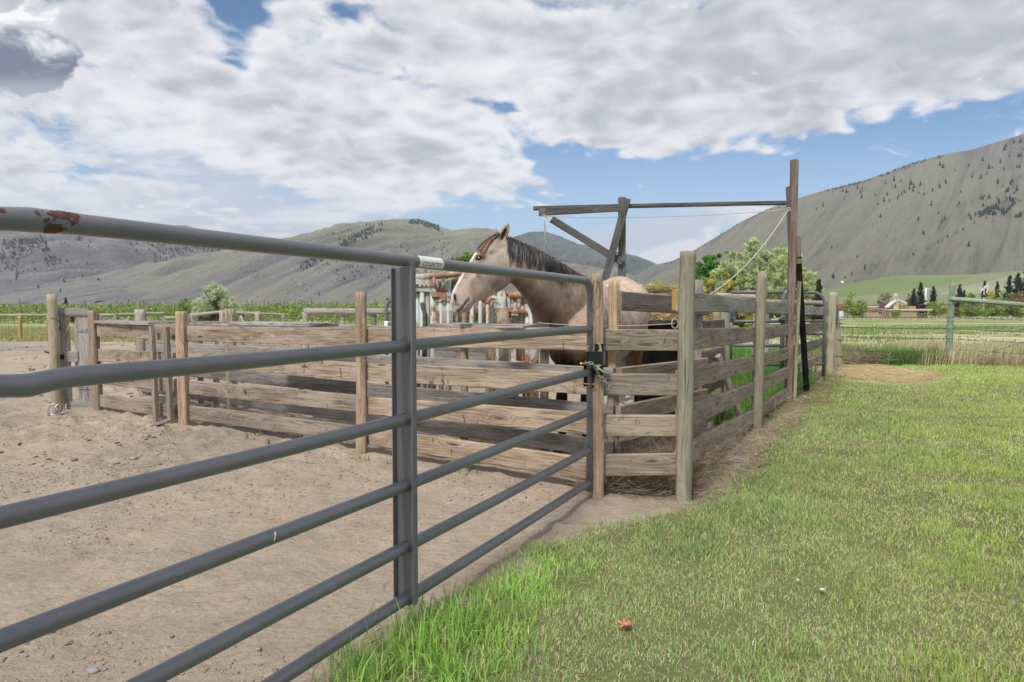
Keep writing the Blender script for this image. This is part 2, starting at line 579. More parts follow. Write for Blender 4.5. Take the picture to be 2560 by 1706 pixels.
M_golden = wood('golden_post', (0.56, 0.40, 0.19), (0.42, 0.29, 0.14), (0.25, 0.16, 0.08), knots=0.2)
M_dark = wood('dark_beam', (0.20, 0.19, 0.178), (0.125, 0.116, 0.108), (0.045, 0.042, 0.04), knots=0.4)
M_red = wood('reddish_timber', (0.30, 0.24, 0.20), (0.195, 0.142, 0.112), (0.125, 0.082, 0.062), knots=0.6)
M_black = wood('tarred_board', (0.035, 0.03, 0.028), (0.018, 0.016, 0.015), (0.006, 0.006, 0.006), knots=0.0)
M_fresh = wood('fresh_board', (0.70, 0.44, 0.17), (0.62, 0.37, 0.13), (0.48, 0.25, 0.08), knots=0.0, crack=0.1)


def gate_paint():
    m, N, b = new_mat('grey_gate_paint')
    co = N.coord('Object')
    n = N.noise(co, 3.0, 6, 0.6)
    c = N.mix(n.step(0.35, 0.7), (0.150, 0.153, 0.164), (0.182, 0.185, 0.196))
    # chalky scuffs
    sc = N.noise(N.mapping(co, (1, 1, 4)), 22.0, 6, 0.7)
    c = N.mix(sc.step(0.61, 0.72) * 0.4, c, (0.42, 0.41, 0.39))
    du = N.noise(co, 1.7, 5, 0.7)
    c = N.mix(du.step(0.52, 0.75) * 0.25, c, (0.28, 0.26, 0.235))
    N.link(c, b.inputs['Base Color'])
    b.inputs['Roughness'].default_value = 0.36
    N.link(n * 0.2 + 0.24, b.inputs['Roughness'])
    b.inputs['Specular IOR Level'].default_value = 0.5
    N.link(N.bump(N.noise(co, 60, 4), 0.05, 0.002), b.inputs['Normal'])
    return m


def rusty_paint(name, paint, amount=0.5):
    m, N, b = new_mat(name)
    co = N.coord('Object')
    n = N.noise(N.mapping(co, (1, 1, 0.45)), 6.5, 8, 0.68, 0.4)
    n2 = N.noise(co, 22.0, 5, 0.7)
    rust = N.mix(n2.step(0.35, 0.65), (0.21, 0.095, 0.05), (0.43, 0.25, 0.16))
    f = (n + n2 * 0.25).step(0.69 - amount * 0.2, 0.78 - amount * 0.2)
    pc = N.mix(N.noise(co, 4.0, 4).step(0.3, 0.7), paint, tuple(x * 0.8 for x in paint))
    N.link(N.mix(f, pc, rust), b.inputs['Base Color'])
    b.inputs['Roughness'].default_value = 0.6
    N.link(N.bump(f + n2 * 0.3, 0.3, 0.003), b.inputs['Normal'])
    return m


M_gate = gate_paint()
M_gate_r = M_gate
M_panel = plain('panel_pipe_paint', (0.17, 0.18, 0.19), 0.45, 0.0, 0.15, 4)
M_mint = rusty_paint('mint_paint_with_rust', (0.55, 0.60, 0.54), 0.42)
M_rust = rusty_paint('rusty_pipe', (0.52, 0.47, 0.41), 0.78)
M_steel = plain('galvanised_steel', (0.42, 0.43, 0.43), 0.38, 0.85, 0.25, 40)
M_zinc = plain('yellow_zinc', (0.50, 0.50, 0.30), 0.35, 0.7, 0.2, 30)
M_brass = plain('brass_bolt', (0.60, 0.42, 0.13), 0.3, 0.9, 0.2, 30)
M_blk = plain('black_paint', (0.012, 0.012, 0.014), 0.35, 0.0, 0.3, 20)
M_plastic = plain('black_plastic', (0.010, 0.011, 0.013), 0.45, 0.0, 0.3, 6)
M_rope = plain('pale_rope', (0.55, 0.51, 0.44), 0.9, 0, 0.2, 90, 0.4)
M_wire = plain('fence_wire', (0.16, 0.15, 0.14), 0.5, 0.6, 0.3, 60)
M_white = plain('white_label', (0.80, 0.80, 0.76), 0.4, 0, 0.08, 25)
M_ink = plain('dark_print', (0.05, 0.055, 0.03), 0.6)
M_blue = plain('blue_paint', (0.03, 0.09, 0.25), 0.4)
# ------------------------------------------------------------------ vectorised noise
def _hash(ix, iy, seed):
    h = (ix.astype(np.int64) * 374761393 + iy.astype(np.int64) * 668265263 + seed * 1442695041) & 0xffffffff
    h = ((h ^ (h >> 13)) * 1274126177) & 0xffffffff
    return ((h ^ (h >> 16)) & 0xffff) / 65535.0


def vnoise(x, y, seed=0):
    x = np.asarray(x, float); y = np.asarray(y, float)
    ix, iy = np.floor(x), np.floor(y)
    fx, fy = x - ix, y - iy
    fx = fx * fx * fx * (fx * (fx * 6 - 15) + 10); fy = fy * fy * fy * (fy * (fy * 6 - 15) + 10)
    a = _hash(ix, iy, seed); b = _hash(ix + 1, iy, seed); c = _hash(ix, iy + 1, seed); d_ = _hash(ix + 1, iy + 1, seed)
    return (a * (1 - fx) + b * fx) * (1 - fy) + (c * (1 - fx) + d_ * fx) * fy


def fbm(x, y, s, octv=4, seed=0, g=0.5):
    """0..1, mean 0.5; s = size of the biggest lumps"""
    t, a, n = 0.0, 1.0, 0.0
    for i in range(octv):
        t = t + a * vnoise(np.asarray(x) / s + i * 17.3, np.asarray(y) / s - i * 9.1, seed + i)
        n += a; a *= g; s *= 0.5
    return t / n


def sstep(a, b, x):
    t = np.clip((x - a) / (b - a), 0, 1); return t * t * (3 - 2 * t)


def seg_dist(x, y, pts):
    dmin = np.full(np.shape(x), 1e9)
    for (ax, ay), (bx, by) in zip(pts[:-1], pts[1:]):
        vx, vy = bx - ax, by - ay
        L2 = vx * vx + vy * vy + 1e-12
        t = np.clip(((x - ax) * vx + (y - ay) * vy) / L2, 0, 1)
        dmin = np.minimum(dmin, np.hypot(x - ax - t * vx, y - ay - t * vy))
    return dmin


def inside(x, y, poly):
    c = np.zeros(np.shape(x), bool)
    n = len(poly)
    for i in range(n):
        ax, ay = poly[i]; bx, by = poly[(i + 1) % n]
        if ay == by: continue
        hit = ((ay > y) != (by > y)) & (x < (bx - ax) * (y - ay) / (by - ay) + ax)
        c ^= hit
    return c


def signed(x, y, poly):
    """positive inside"""
    dd = seg_dist(x, y, poly + [poly[0]])
    return np.where(inside(x, y, poly), dd, -dd)


V2 = 1.088      # the layout was measured on a 2353-wide view of the photo
_edge = [G(px * V2, py * V2) for px, py in ((830, 1568), (960, 1440), (1075, 1345), (1150, 1292), (1245, 1245), (1390, 1205), (1480, 1188), (1590, 1158),
                                             (1655, 1130), (1700, 1078), (1765, 1030), (1812, 955), (1858, 905), (1900, 868), (1945, 850))]
LAWN = [(-0.75, 0.0), (-0.62, 1.2)] + [(v.x, v.y) for v in _edge] + [(8.3, 13.35), (13.5, 13.1), (30, 12.6), (30, 0.0)]
_strawp = [(v.x, v.y) for v in (G(1950 * V2, 872 * V2), G(1925 * V2, 850 * V2), G(2030 * V2, 846 * V2), G(2170 * V2, 866 * V2), G(2080 * V2, 882 * V2))]
# bare earth of the pens
DIRT = [(-60, -5), (-60, 33), (-18, 27), (-12.5, 25.5), (-6, 24.5), (-1.5, 22.5), (0.9, 16), (1.6, 11), (1.9, 8.6), (2.0, 7.0), (1.75, 6.1), (1.3, 5.0), (1.05, 4.0), (0.2, -5)]


def lawn_amount(x, y):
    return signed(x, y, LAWN) + (fbm(x, y, 0.5, 4, 3) - 0.5) * 0.42


def land_colour(x, y):
    lw = sstep(-0.02, 0.10, lawn_amount(x, y))
    dr = sstep(-0.3, 0.3, signed(x, y, DIRT) + (fbm(x, y, 1.6, 4, 5) - 0.5) * 1.3)
    n1_ = fbm(x, y, 2.2, 5, 8)[..., None]; n2_ = fbm(x, y, 0.30, 4, 11)[..., None]
    # fields
    band = fbm(np.asarray(x) * 0.22, np.asarray(y) * 1.0, 13.0, 5, 21)
    band2 = fbm(x, y, 1.6, 4, 25)
    g = sstep(0.43, 0.56, band * 0.75 + band2 * 0.25 + 0.03)[..., None]
    green = np.array((0.215, 0.315, 0.095)); straw = np.array((0.60, 0.51, 0.35)); soil = np.array((0.43, 0.35, 0.265))
    leftg = np.array((0.36, 0.335, 0.165)); 
    field = straw * (1 - g) + green * g
    left = sstep(2, -8, np.asarray(x))[..., None] * sstep(150, 60, np.asarray(y))[..., None]
    field = field * (1 - left) + left * (leftg * (0.75 + 0.5 * n1_) * (1 - 0.35 * g) + green * 0.35 * g)
    c = field * (0.8 + 0.4 * n1_)
    # between the fences: dry litter and soil
    near = (sstep(13.6, 13.0, np.asarray(y)) * sstep(1.9, 1.2, np.asarray(x) - 0.42 * np.asarray(y)))[..., None]
    litter = soil * (0.75 + 0.5 * n2_)
    c = c * (1 - near) + litter * near
    gp = [(2.0, 6.6), (2.6, 6.9), (4.4, 9.6), (5.0, 11.4), (5.2, 30), (1.9, 30), (1.2, 14), (1.9, 9.0)]
    gpen = sstep(-0.15, 0.2, signed(x, y, gp))[..., None]
    c = c * (1 - gpen) + gpen * np.array((0.10, 0.17, 0.035)) * (0.8 + 0.4 * n2_)
    dirt = np.array((0.465, 0.380, 0.295)) * (0.84 + 0.32 * n1_) * (0.9 + 0.2 * n2_)
    grey = np.array((0.315, 0.272, 0.235))
    gm = sstep(0.52, 0.64, fbm(x, y, 1.4, 4, 31))[..., None] * (sstep(4.0, 6.5, np.asarray(y)) * 0.65)[..., None]
    dirt = dirt * (1 - gm) + grey * gm
    dr = dr[..., None]
    c = c * (1 - dr) + dirt * dr
    st = sstep(-0.35, 0.15, signed(x, y, _strawp) + (fbm(x, y, 0.5, 3, 41) - 0.5) * 0.7)[..., None]
    lawn = np.array((0.200, 0.225, 0.090)) * (0.8 + 0.45 * n1_)
    lawn = lawn * (1 - st * 0.85) + st * 0.85 * np.array((0.66, 0.55, 0.34))
    lw = lw[..., None]
    c = c * (1 - lw) + lawn * lw
    far = sstep(230, 420, np.asarray(y))[..., None]
    c = c * (1 - far) + far * np.array((0.13, 0.17, 0.06)) * (0.85 + 0.3 * n1_)
    return c


def land_height(x, y):
    z = gz(x, y)
    la = sstep(0, 0.3, lawn_amount(x, y))
    near = sstep(60, 14, np.asarray(y))
    # trodden earth: humps, hoof marks, clods
    h = (fbm(x, y, 1.1, 3, 51) - 0.5) * 0.05 + (fbm(x, y, 0.28, 3, 53) - 0.5) * 0.036 + (fbm(x, y, 0.10, 3, 55) - 0.5) * 0.034
    cl = np.maximum(0, fbm(x, y, 0.11, 2, 57) - 0.60) * 0.10
    lumpy = 0.6 + 0.8 * sstep(4.5, 6.5, np.asarray(y))
    # low bank along the outer fence
    dd = seg_dist(x, y, [(0.5, 4.2), (-1.16, 5.41), (-3.2, 6.72), (-4.63, 7.6)])
    bank = np.exp(-(dd / 0.35) ** 2) * 0.018
    z = z + near * ((h + cl) * lumpy * (1 - la) + bank * (1 - la) + la * ((fbm(x, y, 0.9, 3, 59) - 0.5) * 0.05))
    return z


def axis(bounds, step, grow, lim0, lim1):
    a = list(np.arange(bounds[0], bounds[1], step))
    s = step; v = a[-1]
    while v < lim1: s *= grow; v += s; a.append(v)
    s = step; v = a[0]; pre = []
    while v > lim0: s *= grow; v -= s; pre.append(v)
    return np.array(pre[::-1] + a)


gx = axis((-6.0, 6.5), 0.028, 1.045, -5000, 5000)
gy = axis((1.3, 11.0), 0.028, 1.040, -60, 6500)
X, Y = np.meshgrid(gx, gy)
Z = land_height(X, Y)
nx, ny = len(gx), len(gy)
idx = np.arange(nx * ny).reshape(ny, nx)
quads = np.stack([idx[:-1, :-1], idx[:-1, 1:], idx[1:, 1:], idx[1:, :-1]], -1).reshape(-1, 4)


def ground_mat():
    m, N, b = new_mat('land')
    at = N.new('ShaderNodeAttribute'); at.attribute_name = 'Col'
    co = N.coord('Object')
    f1 = N.noise(co, 38.0, 7, 0.68)
    f2 = N.noise(co, 7.0, 6, 0.6)
    f3 = N.noise(co, 0.9, 6, 0.6)
    k = f1 * 0.55 + f2 * 0.45 + f3 * 0.25 + 0.375
    c = N.vscale(at.outputs['Color'], k)
    # grit and little stones
    fl = N.noise(N.mapping(co, (1, 1.8, 1), (0, 0, 0.5)), 17.0, 8, 0.72, 0.4)
    wh = N.noise(co, 1.3, 4, 0.6)
    c = N.mix(fl.step(0.57, 0.66) * (wh * 1.6 - 0.25).clamp() * 0.75, c, (0.17, 0.138, 0.112))
    c = N.mix(N.noise(co, 70.0, 4, 0.65).step(0.62, 0.70) * 0.45, c, (0.50, 0.41, 0.28))
    N.link(c, b.inputs['Base Color'])
    b.inputs['Roughness'].default_value = 0.95
    b.inputs['Specular IOR Level'].default_value = 0.12
    h = f1 * 0.5 + f2 * 0.7 + fl * 0.6
    N.link(N.bump(h, 1.0, 0.035), b.inputs['Normal'])
    return m


land = np_mesh('ground', np.stack([X, Y, Z], -1).reshape(-1, 3), [quads], ground_mat(), smooth=True, col=land_colour(X, Y).reshape(-1, 3))
tag(land, 'bare trodden earth of the pen and mown lawn running out into flat fields', 'ground', kind='structure')


def zat(x, y): return float(land_height(np.array(x, float), np.array(y, float)))


# ------------------------------------------------------------------ mountains
def ridge(pts, yr):
    P = [W(px, py, yr) for px, py in pts]
    return np.array([p.x for p in P]), np.array([p.z for p in P])


def hill_mat(name, grass, rock, dark, pale, sc=1.0, slant=0.7, rockf=0.5):
    m, N, b = new_mat(name)
    co = N.coord('Object')
    at = N.new('ShaderNodeAttribute'); at.attribute_name = 'Col'
    ar, ag, ab = N.sep(at.outputs['Vector'])
    p = N.mapping(co, (0.01 * sc,) * 3)
    n_ = N.noise(p, 0.7, 8, 0.64, 0.3)
    hx_, hy_, hz_ = N.sep(co)
    s = N.noise(N.comb((hx_ + hy_ * slant) * (0.010 * sc), hy_ * (0.0016 * sc), hz_ * (0.002 * sc)), 3.4, 8, 0.66, 0.15)
    f = N.noise(p, 11.0, 6, 0.75)
    c = N.mix((n_ * 0.45 + s * 0.30 + ar * 0.75 + f * 0.35).step(0.92 - rockf * 0.5, 1.22 - rockf * 0.5), grass, rock)
    c = N.mix((s * 0.75 + f * 0.35 + ar * 0.10).step(0.58, 0.76) * 0.7, c, dark)
    c = N.mix((ag * 0.9 + f * 0.25).step(0.72, 1.0) * 0.6, c, pale)  # spur tops painted paler, standing in for weak relief light
    c = N.mix((ag + f * 0.35).step(0.52, 0.28) * 0.7, c, dark)  # gully bottoms darkened: relief shade painted into the colour, plus the brush there
    N.link(c, b.inputs['Base Color'])
    b.inputs['Roughness'].default_value = 1.0; b.inputs['Specular IOR Level'].default_value = 0.05
    N.link(N.bump(s * 0.7 + f * 0.45 + n_ * 0.3, 1.0, 24.0 / sc), b.inputs['Normal'])
    return m


def hill(name, pts, yr, yf, mat, nx=420, ny=150, gully=14.0, gsize=120.0, slant=0.6, power=0.85, seed=0, back=1.35, rough=5.0, foot=-12.0, label='', spur=None, footf=None, lowrock=False):
    xs, zs = ridge(pts, yr)
    x = np.linspace(xs[0], xs[-1], nx)
    H = np.interp(x, xs, zs) - foot
    H = H + (fbm(x, x * 0 + seed, 45.0, 4, seed) - 0.5) * rough * 0.5
    t = np.linspace(0, back, ny) ** 1.0
    T, XX = np.meshgrid(t, x, indexing='ij')
    yfx = np.full_like(x, yf) if footf is None else footf(x)
    YY = yfx[None, :] + (yr - yfx[None, :]) * T
    HH = np.broadcast_to(H, T.shape)
    tt = np.clip(T, 0, 1)
    z = HH * (tt ** power) * np.where(T > 1, np.clip(1 - (T - 1) * 1.6, 0, 1), 1)
    u = XX + slant * (YY - yr)
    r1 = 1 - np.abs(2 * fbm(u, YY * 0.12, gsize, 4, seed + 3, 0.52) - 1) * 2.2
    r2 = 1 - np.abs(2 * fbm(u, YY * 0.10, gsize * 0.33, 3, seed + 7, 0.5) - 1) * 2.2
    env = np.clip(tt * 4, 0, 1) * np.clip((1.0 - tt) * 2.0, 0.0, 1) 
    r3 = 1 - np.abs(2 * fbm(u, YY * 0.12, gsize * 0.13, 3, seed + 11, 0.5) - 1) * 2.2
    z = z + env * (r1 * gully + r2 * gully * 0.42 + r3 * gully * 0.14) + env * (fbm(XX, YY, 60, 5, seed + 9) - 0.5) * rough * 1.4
    if spur is not None: z = z + spur(XX, YY)
    n_x, n_y = nx, ny
    id_ = np.arange(nx * ny).reshape(ny, nx)
    q = np.stack([id_[:-1, :-1], id_[:-1, 1:], id_[1:, 1:], id_[1:, :-1]], -1).reshape(-1, 4)
    rock = (sstep(0.75, 0.25, tt) * 0.55 + 0.05) if lowrock else (sstep(0.35, 0.85, tt) * 0.5)
    rock = rock + (fbm(XX, YY, gsize * 2.2, 3, seed + 15) - 0.5) * 0.9
    rr_ = np.clip(0.5 + 0.5 * (r1 * 0.5 + r2 * 0.5 + r3 * 0.25), 0, 1)  # spur-to-gully mask for the relief light and shade painted by hill_mat
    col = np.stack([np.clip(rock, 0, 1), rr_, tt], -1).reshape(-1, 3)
    V = np.stack([XX, YY, z + foot], -1).reshape(-1, 3)
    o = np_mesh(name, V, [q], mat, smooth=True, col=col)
    tag(o, label, 'hill', kind='structure')
    return o, V, q


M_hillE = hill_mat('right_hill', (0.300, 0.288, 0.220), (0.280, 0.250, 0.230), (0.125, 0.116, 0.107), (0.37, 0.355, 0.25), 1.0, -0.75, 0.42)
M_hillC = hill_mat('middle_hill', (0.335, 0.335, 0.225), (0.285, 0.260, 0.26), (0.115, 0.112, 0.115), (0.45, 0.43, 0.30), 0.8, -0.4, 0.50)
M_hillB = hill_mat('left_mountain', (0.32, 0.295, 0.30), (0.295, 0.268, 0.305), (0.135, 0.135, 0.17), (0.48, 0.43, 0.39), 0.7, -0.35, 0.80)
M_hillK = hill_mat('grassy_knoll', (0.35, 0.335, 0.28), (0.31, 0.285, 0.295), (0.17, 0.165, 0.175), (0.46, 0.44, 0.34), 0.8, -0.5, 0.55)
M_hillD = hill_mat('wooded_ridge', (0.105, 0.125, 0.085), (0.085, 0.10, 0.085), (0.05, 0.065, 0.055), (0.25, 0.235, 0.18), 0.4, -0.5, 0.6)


def vv(*a): return [(x * V2, y * V2) for x, y in a]


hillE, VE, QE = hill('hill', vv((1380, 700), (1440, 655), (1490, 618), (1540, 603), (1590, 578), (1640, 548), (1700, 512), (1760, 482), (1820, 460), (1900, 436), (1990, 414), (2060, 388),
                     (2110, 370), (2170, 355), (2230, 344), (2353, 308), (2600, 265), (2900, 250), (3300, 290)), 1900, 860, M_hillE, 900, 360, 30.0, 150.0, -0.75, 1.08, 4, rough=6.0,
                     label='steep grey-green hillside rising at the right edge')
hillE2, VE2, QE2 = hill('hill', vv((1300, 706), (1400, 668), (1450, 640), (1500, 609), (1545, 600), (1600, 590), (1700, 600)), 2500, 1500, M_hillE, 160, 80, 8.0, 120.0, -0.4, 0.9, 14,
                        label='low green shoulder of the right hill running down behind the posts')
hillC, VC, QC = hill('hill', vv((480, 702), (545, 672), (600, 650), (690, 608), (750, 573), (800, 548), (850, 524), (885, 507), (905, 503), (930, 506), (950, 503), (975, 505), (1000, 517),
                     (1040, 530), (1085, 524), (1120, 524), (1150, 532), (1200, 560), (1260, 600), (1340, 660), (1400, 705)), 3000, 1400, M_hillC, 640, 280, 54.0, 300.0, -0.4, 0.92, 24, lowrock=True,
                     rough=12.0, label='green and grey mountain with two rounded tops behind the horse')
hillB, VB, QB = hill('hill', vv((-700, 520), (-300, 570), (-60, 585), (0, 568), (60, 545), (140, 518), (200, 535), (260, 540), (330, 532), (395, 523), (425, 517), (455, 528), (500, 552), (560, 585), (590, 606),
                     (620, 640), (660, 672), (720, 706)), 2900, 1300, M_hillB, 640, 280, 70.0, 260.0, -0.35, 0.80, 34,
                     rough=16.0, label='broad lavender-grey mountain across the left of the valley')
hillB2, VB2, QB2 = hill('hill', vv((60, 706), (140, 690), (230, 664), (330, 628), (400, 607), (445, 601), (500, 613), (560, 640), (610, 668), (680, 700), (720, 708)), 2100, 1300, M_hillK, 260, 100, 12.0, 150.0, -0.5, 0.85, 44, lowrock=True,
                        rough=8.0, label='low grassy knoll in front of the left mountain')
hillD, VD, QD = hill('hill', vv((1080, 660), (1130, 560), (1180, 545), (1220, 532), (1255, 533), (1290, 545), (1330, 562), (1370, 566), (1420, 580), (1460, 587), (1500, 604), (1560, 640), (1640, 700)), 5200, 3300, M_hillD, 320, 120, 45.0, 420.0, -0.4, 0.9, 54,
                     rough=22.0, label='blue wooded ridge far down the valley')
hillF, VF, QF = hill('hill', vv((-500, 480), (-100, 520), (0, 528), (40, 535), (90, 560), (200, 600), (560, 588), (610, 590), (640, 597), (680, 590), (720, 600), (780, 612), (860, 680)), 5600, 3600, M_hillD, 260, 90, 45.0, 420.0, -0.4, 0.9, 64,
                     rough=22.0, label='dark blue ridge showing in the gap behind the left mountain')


# benches of farmland lifted against the foot of the right hill: one surface, cut along the field edges
def crop_mat(name, c, c2, ang=0.4):
    m, N, b = new_mat(name)
    co = N.coord('Object')
    r = N.noise(N.mapping(co, (0.35, 0.02, 0.1), (0, 0, ang)), 1.0, 4, 0.6)
    p = N.noise(N.mapping(co, (0.008, 0.008, 0.02)), 1.3, 6, 0.6)
    cc = N.mix((r * 0.5 + p * 0.6).step(0.35, 0.75), c, c2)
    N.link(cc, b.inputs['Base Color']); b.inputs['Roughness'].default_value = 1.0; b.inputs['Specular IOR Level'].default_value = 0.05
    return m


M_cropA = crop_mat('bench_crop', (0.165, 0.225, 0.085), (0.21, 0.275, 0.105))
M_cropB = crop_mat('bench_pasture', (0.27, 0.29, 0.17), (0.38, 0.36, 0.24), 1.0)
M_cropC = crop_mat('valley_pasture', (0.21, 0.245, 0.12), (0.27, 0.29, 0.16), 0.1)
bpx = [1890, 1960, 2060, 2160, 2220, 2280, 2360, 2440, 2520, 2700, 3300]
bY = [520, 560, 620, 720, 840, 930]
bpy_ = [[782] * 6, [786, 778, 772, 767, 763, 760], [786, 776, 765, 752, 737, 729], [786, 775, 762, 746, 722, 702], [786, 775, 760, 742, 716, 692], [786, 774, 758, 738, 712, 689], [786, 771, 754, 732, 708, 688],
        [786, 767, 749, 726, 702, 686], [786, 764, 746, 720, 697, 680], [786, 760, 742, 713, 688, 668], [786, 760, 742, 713, 688, 668]]
tab = np.array(bpy_, float)
us = np.linspace(0, len(bpx) - 1, 260); vs = np.linspace(0, len(bY) - 1, 110)
PXg = np.interp(us, range(len(bpx)), bpx)
Yg = np.interp(vs, range(len(bY)), bY)
T1 = np.array([np.interp(us, range(len(bpx)), tab[:, j]) for j in range(len(bY))])         # (6, nu)
T2 = np.array([np.interp(vs, range(len(bY)), T1[:, i]) for i in range(len(us))]).T          # (nv, nu)
PXX, YYg = np.meshgrid(PXg, Yg)
_x, _y = (PXX - 1280.0) / FPX, (853.0 - T2) / FPX
_k = YYg / (math.cos(PITCH) + _y * math.sin(PITCH))
ZZg = EYE + (-math.sin(PITCH) + _y * math.cos(PITCH)) * _k
XXg = _x * _k
Vb = np.stack([XXg, YYg, ZZg], -1).reshape(-1, 3)
idb = np.arange(len(us) * len(vs)).reshape(len(vs), len(us))
qb = np.stack([idb[:-1, :-1], idb[:-1, 1:], idb[1:, 1:], idb[1:, :-1]], -1).reshape(-1, 4)
mpx = PXX.ravel()[qb].mean(1); mpy = T2.ravel()[qb].mean(1)
g1_ = inside(mpx, mpy, [(2050, 744), (2058, 733), (2100, 718), (2140, 708), (2175, 699), (2210, 694.5), (2270, 692.5), (2340, 693.5), (2438, 692.5), (2400, 703), (2350, 714), (2300, 723), (2240, 731), (2160, 740), (2100, 744)])
g2_ = inside(mpx, mpy, [(2345, 737), (2380, 722), (2440, 710), (2520, 692), (2560, 686), (2720, 680), (3300, 680), (3300, 735), (2500, 733)]) & ~g1_
for nm, mask, mt, lb in (('pasture', ~g1_ & ~g2_, M_cropC, 'pale pasture rising to the foot of the right hill'), ('field', g1_, M_cropA, 'bright green crop field on the bench below the right hill'), ('paddock', g2_, M_cropB, 'straw-striped paddock above the far conifers at the right')):
    o = np_mesh(nm, Vb, [qb[mask]], mt, smooth=True)
    bm = bmesh.new(); bm.from_mesh(o.data); bmesh.ops.delete(bm, geom=[v for v in bm.verts if not v.link_faces], context='VERTS'); bm.to_mesh(o.data); bm.free()
    tag(o, lb, 'field', kind='structure')
# ------------------------------------------------------------------ leaves and blades
def leaf_mat(name, gloss=0.55, trans=0.35):
    m = bpy.data.materials.new(name); m.use_nodes = True; m.node_tree.nodes.clear()
    N = NT(m.node_tree)
    at = N.new('ShaderNodeAttribute'); at.attribute_name = 'Col'
    b = N.new('ShaderNodeBsdfPrincipled'); N.link(at.outputs['Color'], b.inputs['Base Color'])
    b.inputs['Roughness'].default_value = gloss; b.inputs['Specular IOR Level'].default_value = 0.25
    t = N.new('ShaderNodeBsdfTranslucent'); N.link(N.vscale(at.outputs['Color'], 1.1), t.inputs['Color'])
    mx = N.new('ShaderNodeMixShader'); mx.inputs[0].default_value = trans
    N.link(b.outputs[0], mx.inputs[1]); N.link(t.outputs[0], mx.inputs[2])
    o = N.new('ShaderNodeOutputMaterial'); N.link(mx.outputs[0], o.inputs[0])
    return m


M_blade = leaf_mat('grass_blades', 0.5, 0.3)
M_leaf = leaf_mat('tree_leaves', 0.6, 0.42)
M_bark = plain('bark', (0.20, 0.165, 0.135), 0.95, 0, 0.35, 6, 0.8)
M_palebark = plain('pale_bark', (0.42, 0.38, 0.32), 0.9, 0, 0.25, 6, 0.5)
M_darkbark = plain('dark_bark', (0.085, 0.065, 0.05), 0.95, 0, 0.3, 6, 0.8)


def blades(name, P, h, w, col, lean=0.5, label=None, parent=None, curl=0.5, mat=None, dirn=None):
    """one mesh of n bent blades; P (n,3) roots, h, w (n,), col (n,3)"""
    n = len(P)
    a = RNG.uniform(0, 2 * np.pi, n)                # facing
    la = RNG.uniform(0, 2 * np.pi, n) if dirn is None else dirn + RNG.normal(0, 0.6, n)
    lm = np.abs(RNG.normal(0, lean, n))
    side = np.stack([np.cos(a), np.sin(a), np.zeros(n)], -1) * (w / 2)[:, None]
    ld = np.stack([np.cos(la), np.sin(la), np.zeros(n)], -1)
    up = np.array([0, 0, 1.0])
    th1 = lm * 0.6; th2 = lm * (1 + curl)
    d1 = ld * np.sin(th1)[:, None] + up * np.cos(th1)[:, None]
    d2 = ld * np.sin(np.minimum(th2, 2.0))[:, None] + up * np.cos(np.minimum(th2, 2.0))[:, None]
    m1 = P + d1 * (h * 0.55)[:, None]
    tip = m1 + d2 * (h * 0.45)[:, None]
    V = np.stack([P - side, P + side, m1 + side * 0.8, m1 - side * 0.8, tip], 1).reshape(-1, 3)
    i = np.arange(n)[:, None] * 5
    q = i + np.array([[0, 1, 2, 3]]); t = i + np.array([[3, 2, 4]])
    c = np.repeat(col, 5, 0).reshape(n, 5, 3).copy()
    c[:, 4] *= 1.12
    o = np_mesh(name, V, [q, t], mat or M_blade, parent, col=np.clip(c.reshape(-1, 3), 0, 1))
    return o


def mixcol(n, cols, wts, jit=0.15):
    cols = np.array(cols); k = RNG.choice(len(cols), n, p=np.array(wts) / sum(wts))
    c = cols[k] * (1 + RNG.normal(0, jit, (n, 1)))
    return np.clip(c * (1 + RNG.normal(0, 0.05, (n, 3))), 0.003, 1)


# --- the lawn
def scatter(x0, x1, y0, y1, dens):
    n = int((x1 - x0) * (y1 - y0) * dens)
    return RNG.uniform(x0, x1, n), RNG.uniform(y0, y1, n)


